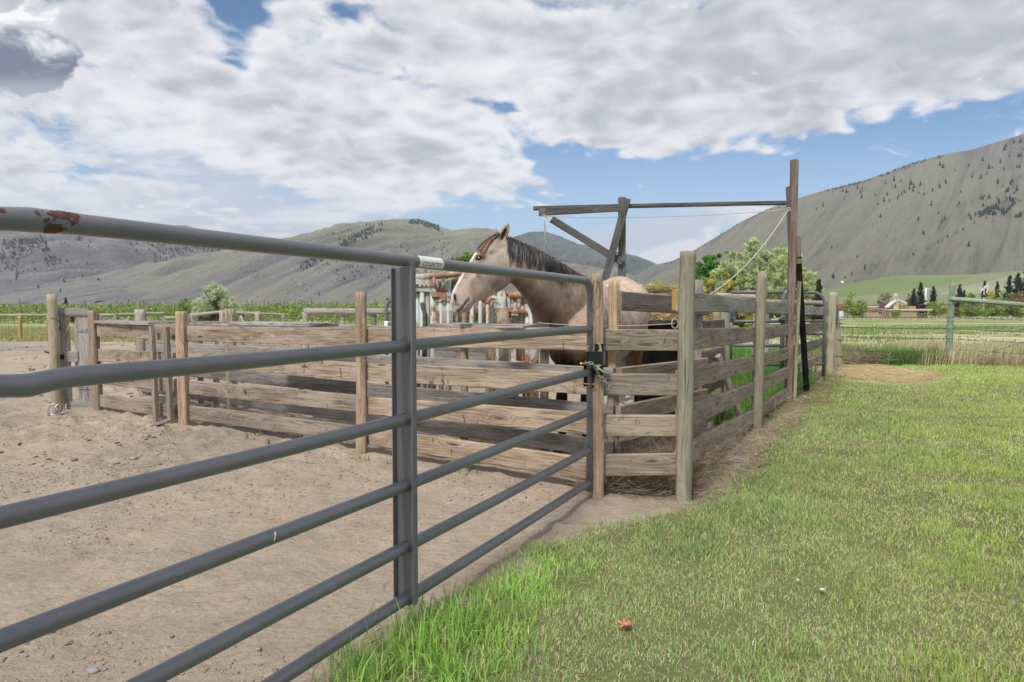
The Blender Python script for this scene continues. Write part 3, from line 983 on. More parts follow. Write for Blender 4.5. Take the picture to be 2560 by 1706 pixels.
def lawn_patch(x0, x1, y0, y1, dens, hs, ws, xr):
    x, y = scatter(x0, x1, y0, y1, dens)
    k = (x < 0.80 * y + 0.9)
    x, y = x[k], y[k]
    la = lawn_amount(x, y)
    keep = la > RNG.uniform(-0.10, 0.10, len(x))
    bare = fbm(x, y, 0.42, 4, 71)
    keep &= RNG.uniform(0, 1, len(x)) < (0.45 + 1.6 * sstep(0.36, 0.56, bare))
    stp = sstep(-0.35, 0.15, signed(x, y, _strawp) + (fbm(x, y, 0.5, 3, 41) - 0.5) * 0.7)
    keep &= RNG.uniform(0, 1, len(x)) > stp * 0.6
    keep &= ~((sstep(0.75, 0.0, la) * sstep(3.6, 2.6, y) * sstep(1.2, 0.3, x) > 0.25) & (RNG.uniform(0, 1, len(x)) < 0.30 + 0.5 * sstep(0.50, 0.62, fbm(x, y, 0.22, 3, 79))))
    x, y, la, stp = x[keep], y[keep], la[keep], stp[keep]
    n = len(x)
    lush = sstep(0.42, 0.60, fbm(x, y, 0.42, 4, 73))
    big = fbm(x, y, 2.4, 3, 75)
    # rough uncut fringe along the edge near the gate
    fringe = sstep(0.75, 0.0, la) * sstep(3.6, 2.6, y) * sstep(1.2, 0.3, x)
    h = RNG.uniform(hs[0], hs[1], n) * (0.64 + 0.52 * lush) * (1 + 3.2 * fringe * RNG.uniform(0, 1, n))
    w = RNG.uniform(ws[0], ws[1], n) * (1 + 0.35 * fringe)
    yell = np.clip((big - 0.42) * 2.6, 0, 1)
    col = mixcol(n, [(0.29, 0.42, 0.10), (0.38, 0.50, 0.14), (0.44, 0.50, 0.22), (0.20, 0.30, 0.10)], (4, 3, 3, 2))
    cool = np.array((0.28, 0.38, 0.17)); warm = np.array((0.52, 0.59, 0.11))
    sx = sstep(0.25, 0.75, x / np.maximum(y, 1))[:, None]
    col = col * 0.5 + 0.5 * (cool * (1 - sx * 0.9) + warm * sx * 0.9) * (0.72 + 0.62 * yell[:, None])
    col *= (0.80 + 0.40 * fbm(x, y, 0.16, 3, 77))[:, None] * (1.04 - 0.14 * lush[:, None])
    col *= np.array((1.30, 1.38, 1.35))
    dry = RNG.uniform(0, 1, n) < (0.28 + 0.28 * (1 - lush) + 0.10 * (1 - yell)) * (1 - 0.7 * fringe) + stp * 0.6
    col[dry] = mixcol(int(dry.sum()), [(0.68, 0.60, 0.38), (0.58, 0.53, 0.32), (0.50, 0.50, 0.28), (0.50, 0.38, 0.24)], (3, 3, 3, 1))
    h[dry] *= 0.8
    fr = fringe > 0.3
    col[fr] *= np.array((1.0, 1.16, 0.75))
    P = np.stack([x, y, land_height(x, y) - 0.004], -1)
    return P, h, w, col, dry


parts = [lawn_patch(-0.9, 3.2, 1.5, 3.3, 17000, (0.022, 0.052), (0.0024, 0.0050), 0),
         lawn_patch(-0.4, 5.0, 3.3, 5.2, 10500, (0.022, 0.05), (0.0032, 0.0062), 0),
         lawn_patch(0.4, 7.5, 5.2, 8.2, 5200, (0.025, 0.052), (0.005, 0.009), 0),
         lawn_patch(2.0, 12.5, 8.2, 13.8, 2300, (0.028, 0.055), (0.008, 0.014), 0)]
P = np.concatenate([p[0] for p in parts]); h = np.concatenate([p[1] for p in parts]); w = np.concatenate([p[2] for p in parts]); c = np.concatenate([p[3] for p in parts])
lawn = blades('lawn_grass', P, h, w, c, lean=0.75, curl=0.7)
tag(lawn, 'short mown lawn with dry straws mixed through it, right of the gate', 'grass', kind='stuff')


def grass_area(name, poly, dens, hs, ws, cols, wts, label, lean=0.35, clump=0.5, cl=0.35, dirn=None, seed=80, cat='grass', curl=0.5):
    xs = [p[0] for p in poly]; ys = [p[1] for p in poly]
    x, y = scatter(min(xs), max(xs), min(ys), max(ys), dens)
    k = inside(x, y, poly); x, y = x[k], y[k]
    f = fbm(x, y, clump, 3, seed)
    k = RNG.uniform(0, 1, len(x)) < sstep(cl, cl + 0.2, f)
    x, y, f = x[k], y[k], f[k]
    n = len(x)
    h = RNG.uniform(hs[0], hs[1], n) * (0.6 + 0.8 * f)
    w = RNG.uniform(ws[0], ws[1], n)
    o = blades(name, np.stack([x, y, land_height(x, y) - 0.01], -1), h, w, mixcol(n, cols, wts), lean=lean, dirn=dirn, curl=curl)
    return tag(o, label, cat, kind='stuff')


GREENS = [(0.16, 0.31, 0.06), (0.22, 0.39, 0.09), (0.12, 0.23, 0.05)]
STRAWS = [(0.66, 0.56, 0.36), (0.58, 0.48, 0.30), (0.48, 0.38, 0.25), (0.72, 0.63, 0.43)]
grass_area('tall_grass', [(2.0, 6.7), (2.6, 7.1), (4.4, 9.9), (5.2, 11.6), (5.2, 13.5), (1.9, 13.5), (1.6, 9.5)], 1500, (0.14, 0.30), (0.006, 0.011), GREENS, (3, 4, 2), 'tall bright green grass inside the small pen behind the side fence', lean=0.35)
# fence row beyond the lawn
grass_area('tall_grass', [(4.9, 13.9), (4.9, 16.5), (9.2, 16.8), (9.6, 14.6), (8.5, 14.0), (6.6, 14.3)], 900, (0.18, 0.38), (0.007, 0.012), GREENS, (3, 4, 2), 'lush green grass growing just beyond the barbed wire', lean=0.3, cl=0.3)
grass_area('dry_grass', [(5.6, 13.5), (8.2, 13.3), (8.9, 13.3), (18, 12.9), (18, 19), (9.0, 19), (8.2, 15.0), (5.6, 14.1)], 700, (0.22, 0.44), (0.005, 0.010), STRAWS + [(0.17, 0.25, 0.07)], (3, 3, 2, 3, 3),
           'tall straw-coloured dead grass leaning along the wire fence', lean=0.45, clump=0.8, cl=0.34, dirn=0.2, seed=83, curl=0.6)
grass_area('green_grass', [(7.2, 13.6), (8.8, 13.5), (8.9, 14.3), (7.2, 14.4)], 1500, (0.18, 0.36), (0.006, 0.01), [(0.10, 0.17, 0.04), (0.14, 0.22, 0.06)], (1, 1), 'dark green tuft of grass left of the green fence post', cl=0.25, lean=0.25)
grass_area('field_grass', [(5, 16), (30, 16), (60, 75), (6, 75)], 34, (0.05, 0.16), (0.03, 0.07), [(0.16, 0.28, 0.07), (0.22, 0.34, 0.10), (0.46, 0.44, 0.24), (0.60, 0.52, 0.34)], (5, 4, 2, 2), 'patchy green and straw coloured pasture beyond the wire fence', lean=0.6, clump=5.0, cl=0.40, seed=85)
grass_area('pasture_grass', [(-24, 27), (-13, 25.5), (-6, 24.5), (-1.5, 22.8), (1.0, 17), (6, 17), (6, 60), (-50, 60), (-50, 33)], 60, (0.06, 0.20), (0.02, 0.045), [(0.28, 0.37, 0.12), (0.42, 0.40, 0.19), (0.52, 0.43, 0.23), (0.22, 0.33, 0.09)], (2, 4, 4, 1), 'ungrazed green and ochre grass between the dirt pen and the orchard', lean=0.5, clump=3.0, cl=0.2, seed=87)
# low weeds at the foot of the outer fence
grass_area('weeds', [(-2.4, 6.0), (-0.3, 4.62), (-0.15, 4.85), (-2.4, 6.4)], 900, (0.03, 0.08), (0.008, 0.02), [(0.10, 0.17, 0.04), (0.20, 0.26, 0.08)], (1, 1), 'low green weeds along the foot of the plank fence', lean=1.0, clump=0.3, cl=0.5, seed=89, cat='weeds')


def litter(name, poly, n, L, r, cols, label, z=0.006, up=0.12, cat='straw', seed=0, clump=0.4, cl=0.4, pile=0.0):
    """loose dead stalks lying about"""
    xs = [p[0] for p in poly]; ys = [p[1] for p in poly]
    x = RNG.uniform(min(xs), max(xs), n * 3); y = RNG.uniform(min(ys), max(ys), n * 3)
    k = inside(x, y, poly) & (RNG.uniform(0, 1, n * 3) < sstep(cl, cl + 0.25, fbm(x, y, clump, 3, 91 + seed)))
    x, y = x[k][:n], y[k][:n]; n = len(x)
    a = RNG.uniform(0, 2 * np.pi, n); b_ = np.abs(RNG.normal(0, up, n)); l = RNG.uniform(L[0], L[1], n)
    z0 = land_height(x, y) + z + RNG.uniform(0, 1, n) ** 2 * pile
    D = np.stack([np.cos(a) * np.cos(b_), np.sin(a) * np.cos(b_), np.sin(b_)], -1)
    bend = np.stack([-np.sin(a), np.cos(a), np.zeros(n)], -1) * (RNG.normal(0, 0.16, n) * l)[:, None]
    P0 = np.stack([x, y, z0], -1)
    K = 4; rr = RNG.uniform(r[0], r[1], n)
    rings = []
    s1 = np.stack([-D[:, 1], D[:, 0], np.zeros(n)], -1); s1 /= np.linalg.norm(s1, axis=1)[:, None] + 1e-9
    s2 = np.cross(D, s1)
    for i in range(K):
        t = i / (K - 1)
        c_ = P0 + D * (l * t)[:, None] + bend * (4 * t * (1 - t))
        for j in range(3):
            an = 2 * np.pi * j / 3
            rings.append(c_ + (s1 * np.cos(an) + s2 * np.sin(an)) * (rr * (1 - 0.5 * t))[:, None])
    V = np.stack(rings, 1).reshape(-1, 3)
    base_ = np.arange(n)[:, None] * (K * 3)
    F = [base_ + np.array([[i * 3 + j, i * 3 + (j + 1) % 3, (i + 1) * 3 + (j + 1) % 3, (i + 1) * 3 + j]]) for i in range(K - 1) for j in range(3)]
    col = np.repeat(mixcol(n, cols, [1] * len(cols)), K * 3, 0)
    return tag(np_mesh(name, V, [np.concatenate(F)], M_blade, col=col), label, cat, kind='stuff')


BR = [(0.46, 0.35, 0.24), (0.54, 0.43, 0.30), (0.34, 0.25, 0.17), (0.62, 0.53, 0.39)]
litter('dead_weeds', [(0.45, 4.22), (1.15, 4.22), (1.35, 5.0), (0.75, 4.95)], 2600, (0.06, 0.26), (0.0012, 0.0024), BR, 'tangle of brown dead weeds under the short corner panel', up=0.5, pile=0.10, cl=0.2, cat='weeds')
litter('dead_weeds', [(1.1, 4.1), (1.45, 4.3), (2.7, 6.4), (3.6, 8.2), (3.3, 8.4), (2.3, 7.0), (1.35, 5.2)], 1700, (0.06, 0.26), (0.0014, 0.003), BR, 'brown dead stalks strewn along the foot of the side fence', up=0.3, pile=0.05, cl=0.25, seed=3, cat='weeds')
litter('dead_weeds', [(3.2, 8.0), (3.7, 8.0), (5.6, 11.6), (5.1, 11.8)], 1500, (0.08, 0.25), (0.002, 0.004), [(0.5, 0.40, 0.24), (0.42, 0.32, 0.2)], 'pale hay trodden in beside the far end of the side fence', up=0.15, pile=0.02, cl=0.2, seed=4, cat='weeds')
litter('spilled_hay', _strawp, 2600, (0.08, 0.22), (0.002, 0.004), [(0.82, 0.68, 0.40), (0.74, 0.60, 0.34), (0.86, 0.76, 0.52)], 'golden hay spilled across the far end of the lawn', z=0.03, up=0.1, pile=0.02, cl=0.0, cat='hay')
litter('loose_straw', [(-6, 2.0), (0.6, 2.0), (0.6, 4.2), (-1.5, 5.4), (-6, 8.0)], 620, (0.02, 0.13), (0.0008, 0.0016), BR + [(0.6, 0.5, 0.33)], 'scattered straws lying on the bare earth of the pen', up=0.06, cl=0.0)
litter('brush', [(6.1, 13.4), (7.4, 13.5), (7.3, 14.3), (6.1, 14.5)], 650, (0.2, 0.6), (0.003, 0.005), BR, 'heap of dry brush by the wire fence end', up=0.4, pile=0.16, cl=0.1, cat='brush')
litter('dead_weeds', [(9.2, 13.2), (16, 12.8), (16, 13.8), (9.2, 14.2)], 1500, (0.15, 0.5), (0.003, 0.005), BR, 'brown dead stalks matted under the green post fence', up=0.3, pile=0.12, cl=0.1, cat='weeds', seed=8)


# clods, flakes and stones on the bare earth
def clods(name, poly, n, s, cols, label, seed=0, cat='clods', flat=0.40):
    xs = [p[0] for p in poly]; ys = [p[1] for p in poly]
    x = RNG.uniform(min(xs), max(xs), n * 3); y = RNG.uniform(min(ys), max(ys), n * 3)
    k = inside(x, y, poly) & (RNG.uniform(0, 1, n * 3) < sstep(0.38, 0.7, fbm(x, y, 0.7, 4, 95 + seed)))
    x, y = x[k][:n], y[k][:n]; n = len(x)
    sz = s[0] * (s[1] / s[0]) ** (RNG.uniform(0, 1, n) ** 2.2)
    ico = np.array([(1, 0, 0), (-1, 0, 0), (0, 1, 0), (0, -1, 0), (0, 0, 1), (0, 0, -1), (.7, .7, .3), (-.7, .6, .4), (.6, -.7, .45), (-.6, -.7, .3)], float)
    F8 = np.array([(0, 6, 4), (6, 2, 4), (2, 7, 4), (7, 1, 4), (1, 9, 4), (9, 3, 4), (3, 8, 4), (8, 0, 4), (6, 0, 5), (2, 6, 5), (7, 2, 5), (1, 7, 5), (9, 1, 5), (3, 9, 5), (8, 3, 5), (0, 8, 5)])
    J = ico[None] * (1 + RNG.normal(0, 0.25, (n, 10, 1)))
    J *= (np.stack([np.ones(n), RNG.uniform(0.45, 1, n), RNG.uniform(0.2, flat, n)], -1) * sz[:, None])[:, None, :]
    a = RNG.uniform(0, 2 * np.pi, n); ca, sa = np.cos(a)[:, None], np.sin(a)[:, None]
    Vx = J[..., 0] * ca - J[..., 1] * sa; Vy = J[..., 0] * sa + J[..., 1] * ca
    tl = RNG.normal(0, 0.25, n)[:, None]
    Vz = J[..., 2] + Vx * tl
    z0 = land_height(x, y)[:, None] + sz[:, None] * 0.10
    V = np.stack([Vx + x[:, None], Vy + y[:, None], Vz + z0], -1).reshape(-1, 3)
    F = (np.arange(n)[:, None, None] * 10 + F8[None]).reshape(-1, 3)
    col = np.repeat(mixcol(n, cols, [1] * len(cols), 0.12), 10, 0)
    m = bpy.data.materials.get('clod')
    if m is None:
        m, N, b = new_mat('clod'); at = N.new('ShaderNodeAttribute'); at.attribute_name = 'Col'
        N.link(at.outputs['Color'], b.inputs['Base Color']); b.inputs['Roughness'].default_value = 0.95; b.inputs['Specular IOR Level'].default_value = 0.15
        N.link(N.bump(N.noise(N.coord('Object'), 90.0, 4), 0.6, 0.003), b.inputs['Normal'])
    return tag(np_mesh(name, V, [F], m, col=col), label, cat, kind='stuff')


SOIL = [(0.42, 0.345, 0.27), (0.36, 0.295, 0.23), (0.27, 0.22, 0.175), (0.44, 0.36, 0.28)]
clods('clods', [(-5.2, 1.6), (0.1, 1.6), (0.8, 4.0), (-1.3, 5.4), (-5.2, 7.6)], 16000, (0.003, 0.013), SOIL, 'small clods and flakes of soil strewn over the near pen', 0)
clods('clods', [(-7, 5.8), (-3.4, 6.2), (-1.2, 4.9), (0.2, 4.0), (0.2, 3.5), (-1.5, 4.4), (-7, 6.0)], 1100, (0.008, 0.042), SOIL, 'bigger grey flakes of earth in front of the plank fence', 1)
clods('clods', [(-16, 9), (3.0, 7.2), (1.5, 14), (-1.5, 22), (-16, 25)], 4200, (0.015, 0.075), SOIL + [(0.42, 0.31, 0.17)], 'rough dry clods across the far side of the pen', 2)
clods('manure', [(-5.5, 12), (1.0, 10), (0.5, 14.5), (-2, 18), (-5.5, 18)], 2600, (0.02, 0.09), [(0.42, 0.29, 0.13), (0.36, 0.24, 0.11), (0.5, 0.38, 0.2)], 'ochre trampled hay and droppings beyond the inner fence', 4, 'dung')
# ------------------------------------------------------------------ the near gate
gA = Vector((0.476, 4.14, 0)); gB = Vector((-0.388, 2.47, 0))
gd = (gB - gA).normalized()                    # runs from latch end towards the hinge, out of the picture
gn = Vector((-gd.y, gd.x, 0))                  # sideways
GL = 3.72
RZ = [1.343, 1.052, 0.787, 0.543, 0.312, 0.115]
PR = 0.0228
def top_z(s): return 1.342 + 0.0090 * s - 0.010 * math.exp(-((s - 3.25) / 0.10) ** 2)
gate = empty('metal_gate', (gA + gd * 1.8), 'long grey painted tube gate with six rails swung across the foreground', 'gate')
def gp(s, z, off=0.0): return gA + gd * s + gn * off + Vector((0, 0, z))
# top rail with its bent, ribbed corner down into the end upright
cr = 0.105
bendpts = [gp(cr, RZ[0]) + Vector((0, 0, -cr)) + gd * 0 + (-gd * math.sin(a) * cr + Vector((0, 0, math.cos(a) * cr))) for a in [i * math.pi / 2 / 44 for i in range(45)]]
def bumpy(s):        # a knock near the camera end has flattened and swollen the pipe
    return 1.0 + 0.10 * math.exp(-((s - 3.115) / 0.035) ** 2)
tp = []; tr = []
s = GL
while s > cr + 0.001:
    z = top_z(s)
    tp.append(gp(s, z)); tr.append(PR * bumpy(s)); s -= 0.04
Geo().tube(tp + [gp(cr, RZ[0])], tr + [PR], 20).make('top_rail', M_gate, gate, True, world_at=gate.location)
g = Geo().tube(bendpts, [PR * (1.0 + ((0.07, 0.0, -0.05, -0.05, 0.0)[i % 5]) * (1 if 9 < i < 44 else 0)) for i in range(45)], 20)
g.make('corner_bend', M_gate, gate, True, world_at=gate.location)
Geo().tube([gp(0, RZ[0] - cr), gp(0, 0.9), gp(-0.006, 0.5), gp(0, 0.058)], PR, 20).make('end_upright', M_gate, gate, True, world_at=gate.location)
for k, z in enumerate(RZ[1:]):
    pts, rad = [], []
    s = PR * 0.7
    while s < GL:
        dent = 0.0
        if k == 0: dent = 0.14 * math.exp(-((s - 3.145) / 0.022) ** 2)
        zz_ = z + 0.004 * math.sin(s * 1.7 + k) - (0.010 * math.exp(-((s - 3.145) / 0.05) ** 2) if k == 0 else 0)
        pts.append(gp(s, zz_)); rad.append(PR * (0.985 + dent * 0.6)); s += 0.04
    o = Geo().tube(pts, rad, 20).make('rail', M_gate, gate, True, world_at=gate.location)
    # weld collar at the brace
    Geo().tube([gp(1.878 + 0.004, z), gp(1.878 - 0.001, z)], [PR + 0.0035, PR + 0.0045], 20).make('weld', M_gate, o, True, world_at=gate.location)
Geo().tube([gp(GL, RZ[0]), gp(GL, 0.06)], PR, 16).make('end_upright', M_gate, gate, True, world_at=gate.location)
# channel brace: its web crosses the rails, its two lips fold towards the camera
def gbox(s0, s1, o0, o1, z0, z1, G_):
    V = [gp(s, z, o) for s in (s0, s1) for o in (o0, o1) for z in (z0, z1)]
    G_.add(V, [(0, 1, 3, 2), (4, 6, 7, 5), (0, 4, 5, 1), (2, 3, 7, 6), (0, 2, 6, 4), (1, 5, 7, 3)])
bs = 1.878
gx_ = Geo()
# off > 0 lies to the camera's ... sideways of the rails
HW = 0.046
gbox(bs - 0.004, bs, -HW, HW, RZ[5] - 0.004, RZ[0] - 0.008, gx_)
gbox(bs, bs + 0.024, -HW, -HW + 0.004, RZ[5] - 0.004, RZ[0] - 0.012, gx_)
gbox(bs, bs + 0.024, HW - 0.004, HW, RZ[5] - 0.012, RZ[0] + 0.010, gx_)
gx_.make('brace', M_gate, gate, False, 0.0012, world_at=gate.location)
gx2 = Geo()
gbox(GL - 0.02, GL - 0.016, -HW, HW, RZ[5], RZ[0] - 0.02, gx2)
gx2.make('brace', M_gate, gate, False, 0.001, world_at=gate.location)


# rust where the paint has broken off the top rail
def wrap_patch(name, s0, s1, a0, a1, mat, seed, parent, lift=0.0009, thr=0.5, size=0.02, zc=None, rr=None, n=46):
    """thin broken-edged patch lying on the rail; angles measured round the pipe, 0 = up, positive towards the camera side"""
    V, F, idx_ = [], [], {}
    zc = RZ[0] if zc is None else zc
    for i in range(n + 1):
        for j in range(n + 1):
            s = s0 + (s1 - s0) * i / n; a = a0 + (a1 - a0) * j / n
            r = (rr or PR * bumpy(s)) + lift
            z_ = top_z(s)
            V.append(gp(s, z_ + math.cos(a) * r, math.sin(a) * r))
    for i in range(n):
        for j in range(n):
            u, v = (i / n - 0.5) * 2, (j / n - 0.5) * 2
            s = (s0 + (s1 - s0) * i / n); a = (a0 + (a1 - a0) * j / n)
            f = 1 - math.sqrt(u * u + v * v) + 0.9 * _n(Vector((s / size, a * PR / size, seed))) + 0.35 * _n(Vector((s / size * 3, a * PR / size * 3, seed)))
            if f > thr: F.append((i * (n + 1) + j, (i + 1) * (n + 1) + j, (i + 1) * (n + 1) + j + 1, i * (n + 1) + j + 1))
    o_ = gate.location
    return mesh_obj(name, [v - o_ for v in V], F, mat, parent, Matrix.Translation(o_), True)


M_rustspot = plain('bare_rust', (0.125, 0.058, 0.042), 0.9, 0, 0.5, 60, 0.6)
top_rail = bpy.data.objects['top_rail']
wrap_patch('rust_patch', 3.02, 3.13, -0.3, 2.0, M_rustspot, 3.3, top_rail, thr=0.52)
wrap_patch('rust_patch', 3.06, 3.11, 1.7, 3.3, M_rustspot, 8.1, top_rail, thr=0.2)
wrap_patch('rust_patch', 3.16, 3.20, 0.6, 1.3, M_rustspot, 5.7, top_rail, thr=0.6)


def arc_patch(name, s0, s1, a0, a1, lift, mat, parent, n=24, zc=None, poly=None):
    V, F = [], []
    for i in range(n + 1):
        for j in range(n + 1):
            s = s0 + (s1 - s0) * i / n; a = a0 + (a1 - a0) * j / n; r = PR + lift
            V.append(gp(s, (zc or top_z(s)) + math.cos(a) * r, math.sin(a) * r))
    for i in range(n):
        for j in range(n): F.append((i * (n + 1) + j, (i + 1) * (n + 1) + j, (i + 1) * (n + 1) + j + 1, i * (n + 1) + j + 1))
    o_ = gate.location
    return mesh_obj(name, [v - o_ for v in V], F, mat, parent, Matrix.Translation(o_), True)


LS0, LS1 = 1.655, 1.815
lab = arc_patch('sticker', LS0, LS1, -0.45, 2.45, 0.0010, M_white, top_rail)
# the lower edge of the sticker still carries the word COUNTRY
fc = bpy.data.curves.new('txt', 'FONT'); fc.body = 'COUNTRY'; fc.size = 0.024; fc.extrude = 0.0; fc.space_character = 1.05; fc.shear = 0.25; fc.align_x = 'CENTER'
fo = bpy.data.objects.new('txt', fc); COL.objects.link(fo)
bpy.context.view_layer.update()
me_t = bpy.data.meshes.new_from_object(fo.evaluated_get(bpy.context.evaluated_depsgraph_get()))
bpy.data.objects.remove(fo)
bm = bmesh.new(); bm.from_mesh(me_t)
bmesh.ops.subdivide_edges(bm, edges=bm.edges[:], cuts=1)
for v in bm.verts:
    s = (LS0 + LS1) / 2 - v.co.x * 1.05
    a = 2.22 - v.co.y / PR
    r = PR + 0.0016
    p = gp(s, top_z(s) + math.cos(a) * r, math.sin(a) * r)
    v.co = p - gate.location
bm.to_mesh(me_t); bm.free()
me_t.materials.clear(); me_t.materials.append(M_ink)
lo = bpy.data.objects.new('lettering', me_t); place(lo, lab, Matrix.Translation(gate.location))

# clamp with brass bolts round the end upright at the third rail
cl = Geo()
zc = RZ[2]
for o0 in (-0.031, 0.026):
    V = [gp(s, z, o) for s in (-0.034, 0.034) for o in (o0, o0 + 0.005) for z in (zc - 0.085, zc + 0.075)]
    cl.add(V, [(0, 1, 3, 2), (4, 6, 7, 5), (0, 4, 5, 1), (2, 3, 7, 6), (0, 2, 6, 4), (1, 5, 7, 3)])
clamp = cl.make('clamp', M_blk, gate, False, 0.0015, world_at=gate.location)
for dz_ in (-0.066, 0.055):
    for s_ in (0.030,):
        b_ = Geo().tube([gp(s_, zc + dz_, -0.055), gp(s_, zc + dz_, 0.045)], 0.0045, 8)
        b_.tube([gp(s_, zc + dz_, -0.050), gp(s_, zc + dz_, -0.040)], 0.009, 6)
        b_.tube([gp(s_, zc + dz_, 0.034), gp(s_, zc + dz_, 0.041)], 0.009, 6)
        b_.make('bolt', M_brass, clamp, False, world_at=gate.location)
dropping = Geo()
sp_ = [gp(1.90 + 0.62 + i * 0.0016, RZ[3] + math.cos(a) * (PR + 0.001), math.sin(a) * (PR + 0.001)) for i, a in enumerate([0.7 + 0.13 * k for k in range(9)])]
dropping.tube(sp_, [0.0012, 0.0022, 0.0028, 0.0022, 0.0016, 0.0018, 0.0016, 0.0014, 0.0008], 6).make('bird_dropping', plain('dropping', (0.72, 0.66, 0.5), 0.8), bpy.data.objects['rail.002'], True, world_at=gate.location)


# ------------------------------------------------------------------ outer plank fence
def pt(x, y, z): return Vector((x, y, z))
P1 = pt(0.525, 4.15, 0); P2 = pt(-1.165, 5.41, 0); P3 = pt(-3.19, 6.72, 0); P4 = pt(-4.62, 7.60, 0)
PA = pt(1.053, 4.14, 0); PB = pt(2.335, 6.49, 0); PC = pt(3.42, 8.37, 0); PD = pt(5.39, 11.6, 0)
fl = empty('plank_fence', base_of(P1, P4), 'low four-board plank fence of pale weathered wood running left from the gate latch', 'fence')
ld = (P4 - P1).normalized(); ln = Vector((-ld.y, ld.x, 0))       # ln points away from the camera? checked below
if ln.y < 0: ln = -ln


def split_post(parent, p, r, z1, mat=M_split, lean=(0, 0), groove=0.010, flat=0.7, name='post', z0=-0.12, seg=28):
    return pole(name, (p.x, p.y, z0), (p.x + lean[0], p.y + lean[1], z1), r * 1.03, r, mat, parent, seg=seg, rough=0.006, groove=groove, flat=flat, rings=34)


po1 = split_post(fl, P1, 0.039, 1.385, lean=(-0.012, 0.0), groove=0.014)
po2 = split_post(fl, P2 - ln * 0.055, 0.043, 1.30, lean=(0.012, 0))
po3 = split_post(fl, P3 - ln * 0.060, 0.049, 1.135, lean=(-0.005, 0))
po4 = split_post(fl, P4 - ln * 0.02, 0.052, 1.135, lean=(-0.02, 0), groove=0.02)
tops = [(1.057, 1.013, .983, .986), (.778, .737, .732, .71), (.528, .468, .452, .448), (.237, .224, .20, .198)]
for k, (a, b, c_, d_) in enumerate(tops):
    h = 0.137 if k else 0.142
    bd = 0.042
    e1 = P1 + ln * (0.045 + bd / 2); e2 = P2 + ln * 0.0; e3 = P3 + ln * 0.0; e4 = P4 + ln * 0.0
    e1 = P1 + ln * 0.062
    for q0, q1, z0, z1, ex0, ex1 in ((e1, e2, a, b, 0.03, 0.02), (e2, e4, b, d_, -0.022, 0.03)):
        u = (q1 - q0).normalized()
        p0 = q0 - u * ex0 + Vector((0, 0, z0 - h / 2)); p1 = q1 + u * ex1 + Vector((0, 0, z1 - h / 2))
        timber('board', p0, p1, 0.040, h, M_board, fl, warp=0.014, rough=0.002, sag=(0.010 if k == 0 and q1 is e4 else 0.0))
# slack wire along the top board
Geo().tube([P3.lerp(P2, i / 20) - ln * 0.026 + Vector((0, 0, 0.990 - 0.045 * 4 * (i / 20) * (1 - i / 20) + 0.02 * i / 20)) for i in range(21)], 0.0035, 6).make('slack_wire', M_wire, fl, True, world_at=fl.location)
# two loose upright battens nailed on
for px, w_ in ((395, 0.056), (431, 0.066)):
    a = (px - 1280) / FPX
    t = (a * P1.y - P1.x) / (ld.x - a * ld.y)
    q = P1 + ld * t - ln * 0.055
    timber('batten', (q.x + 0.01, q.y, 0.0), (q.x - 0.012, q.y, 0.985), 0.045, w_, M_brownboard if 0 else M_board_r, fl, up=tuple(ld), warp=0.01)

# short corner panel and the long side run
fr = empty('plank_fence', base_of(PA, PD), 'taller five-board plank fence running away along the lawn', 'fence')
sd = (PB - PA).normalized()
pa_ = pole('post', (PA.x, PA.y, -0.12), (PA.x + 0.006, PA.y, 1.52), 0.050, 0.0485, M_treated, fr, seg=28, rough=0.004, groove=0.004, rings=44)
pole('post', (PB.x, PB.y, -0.12), (PB.x + 0.035, PB.y, 1.515), 0.052, 0.050, M_treated, fr, seg=24, rough=0.004, groove=0.003, top=0.13)
pole('post', (PD.x, PD.y, -0.12), (PD.x + 0.06, PD.y, 1.41), 0.072, 0.066, M_treated, fr, seg=20, rough=0.006, groove=0.004)
back = Vector((-sd.y, sd.x, 0))       # into the pen
if back.x > 0: back = -back
side = [  # tops at A, B, C, D
    (1.282, 1.242, 1.205, 1.150, 0.125), (1.049, .980, .952, .900, 0.135), (.796, .711, .675, .645, 0.135), (.564, .458, .43, .38, 0.135), (.319, .195, .17, .13, 0.135)]
for k, (a, b, c_, d_, h) in enumerate(side):
    for (q0, q1, z0, z1) in ((PA, PB, a, b), (PB, PC, b, c_), (PC, PD, c_, d_)):
        u = (q1 - q0).normalized(); bk = Vector((-u.y, u.x, 0)); bk = bk if bk.x < 0 else -bk
        o_ = bk * 0.040
        p0 = q0 + o_ + u * (0.006 if q0 is not PC else -0.02) + Vector((0, 0, z0 - h / 2)); p1 = q1 + o_ - u * 0.012 + Vector((0, 0, z1 - h / 2))
        m = M_greyboard if k == 0 else M_board_r
        timber('board', p0, p1, 0.040, h, m, fr, warp=0.012, rough=0.002)
        if q0 is not PA:
            pass
for k, (a, b) in enumerate(((1.049, 1.049), (.778, .775), (.520, .520), (.272, .280))):
    h = (0.130, 0.132, 0.130, 0.134)[k]
    p0 = P1 + Vector((0.030, 0.035, a - h / 2)); p1 = PA + Vector((-0.02, 0.035 - 0.0, b - h / 2))
    timber('board', p0, p1, 0.040, h, M_board_r, fr, warp=0.008, rough=0.0022)
Geo().bar(PA + Vector((-0.026, 0.10, 1.165)), PA + Vector((-0.026, 0.10, 1.295)), 0.05, 0.10, up=(0, 1, 0)).make('nailed_block', M_fresh, fr, False, 0.002, world_at=fr.location)

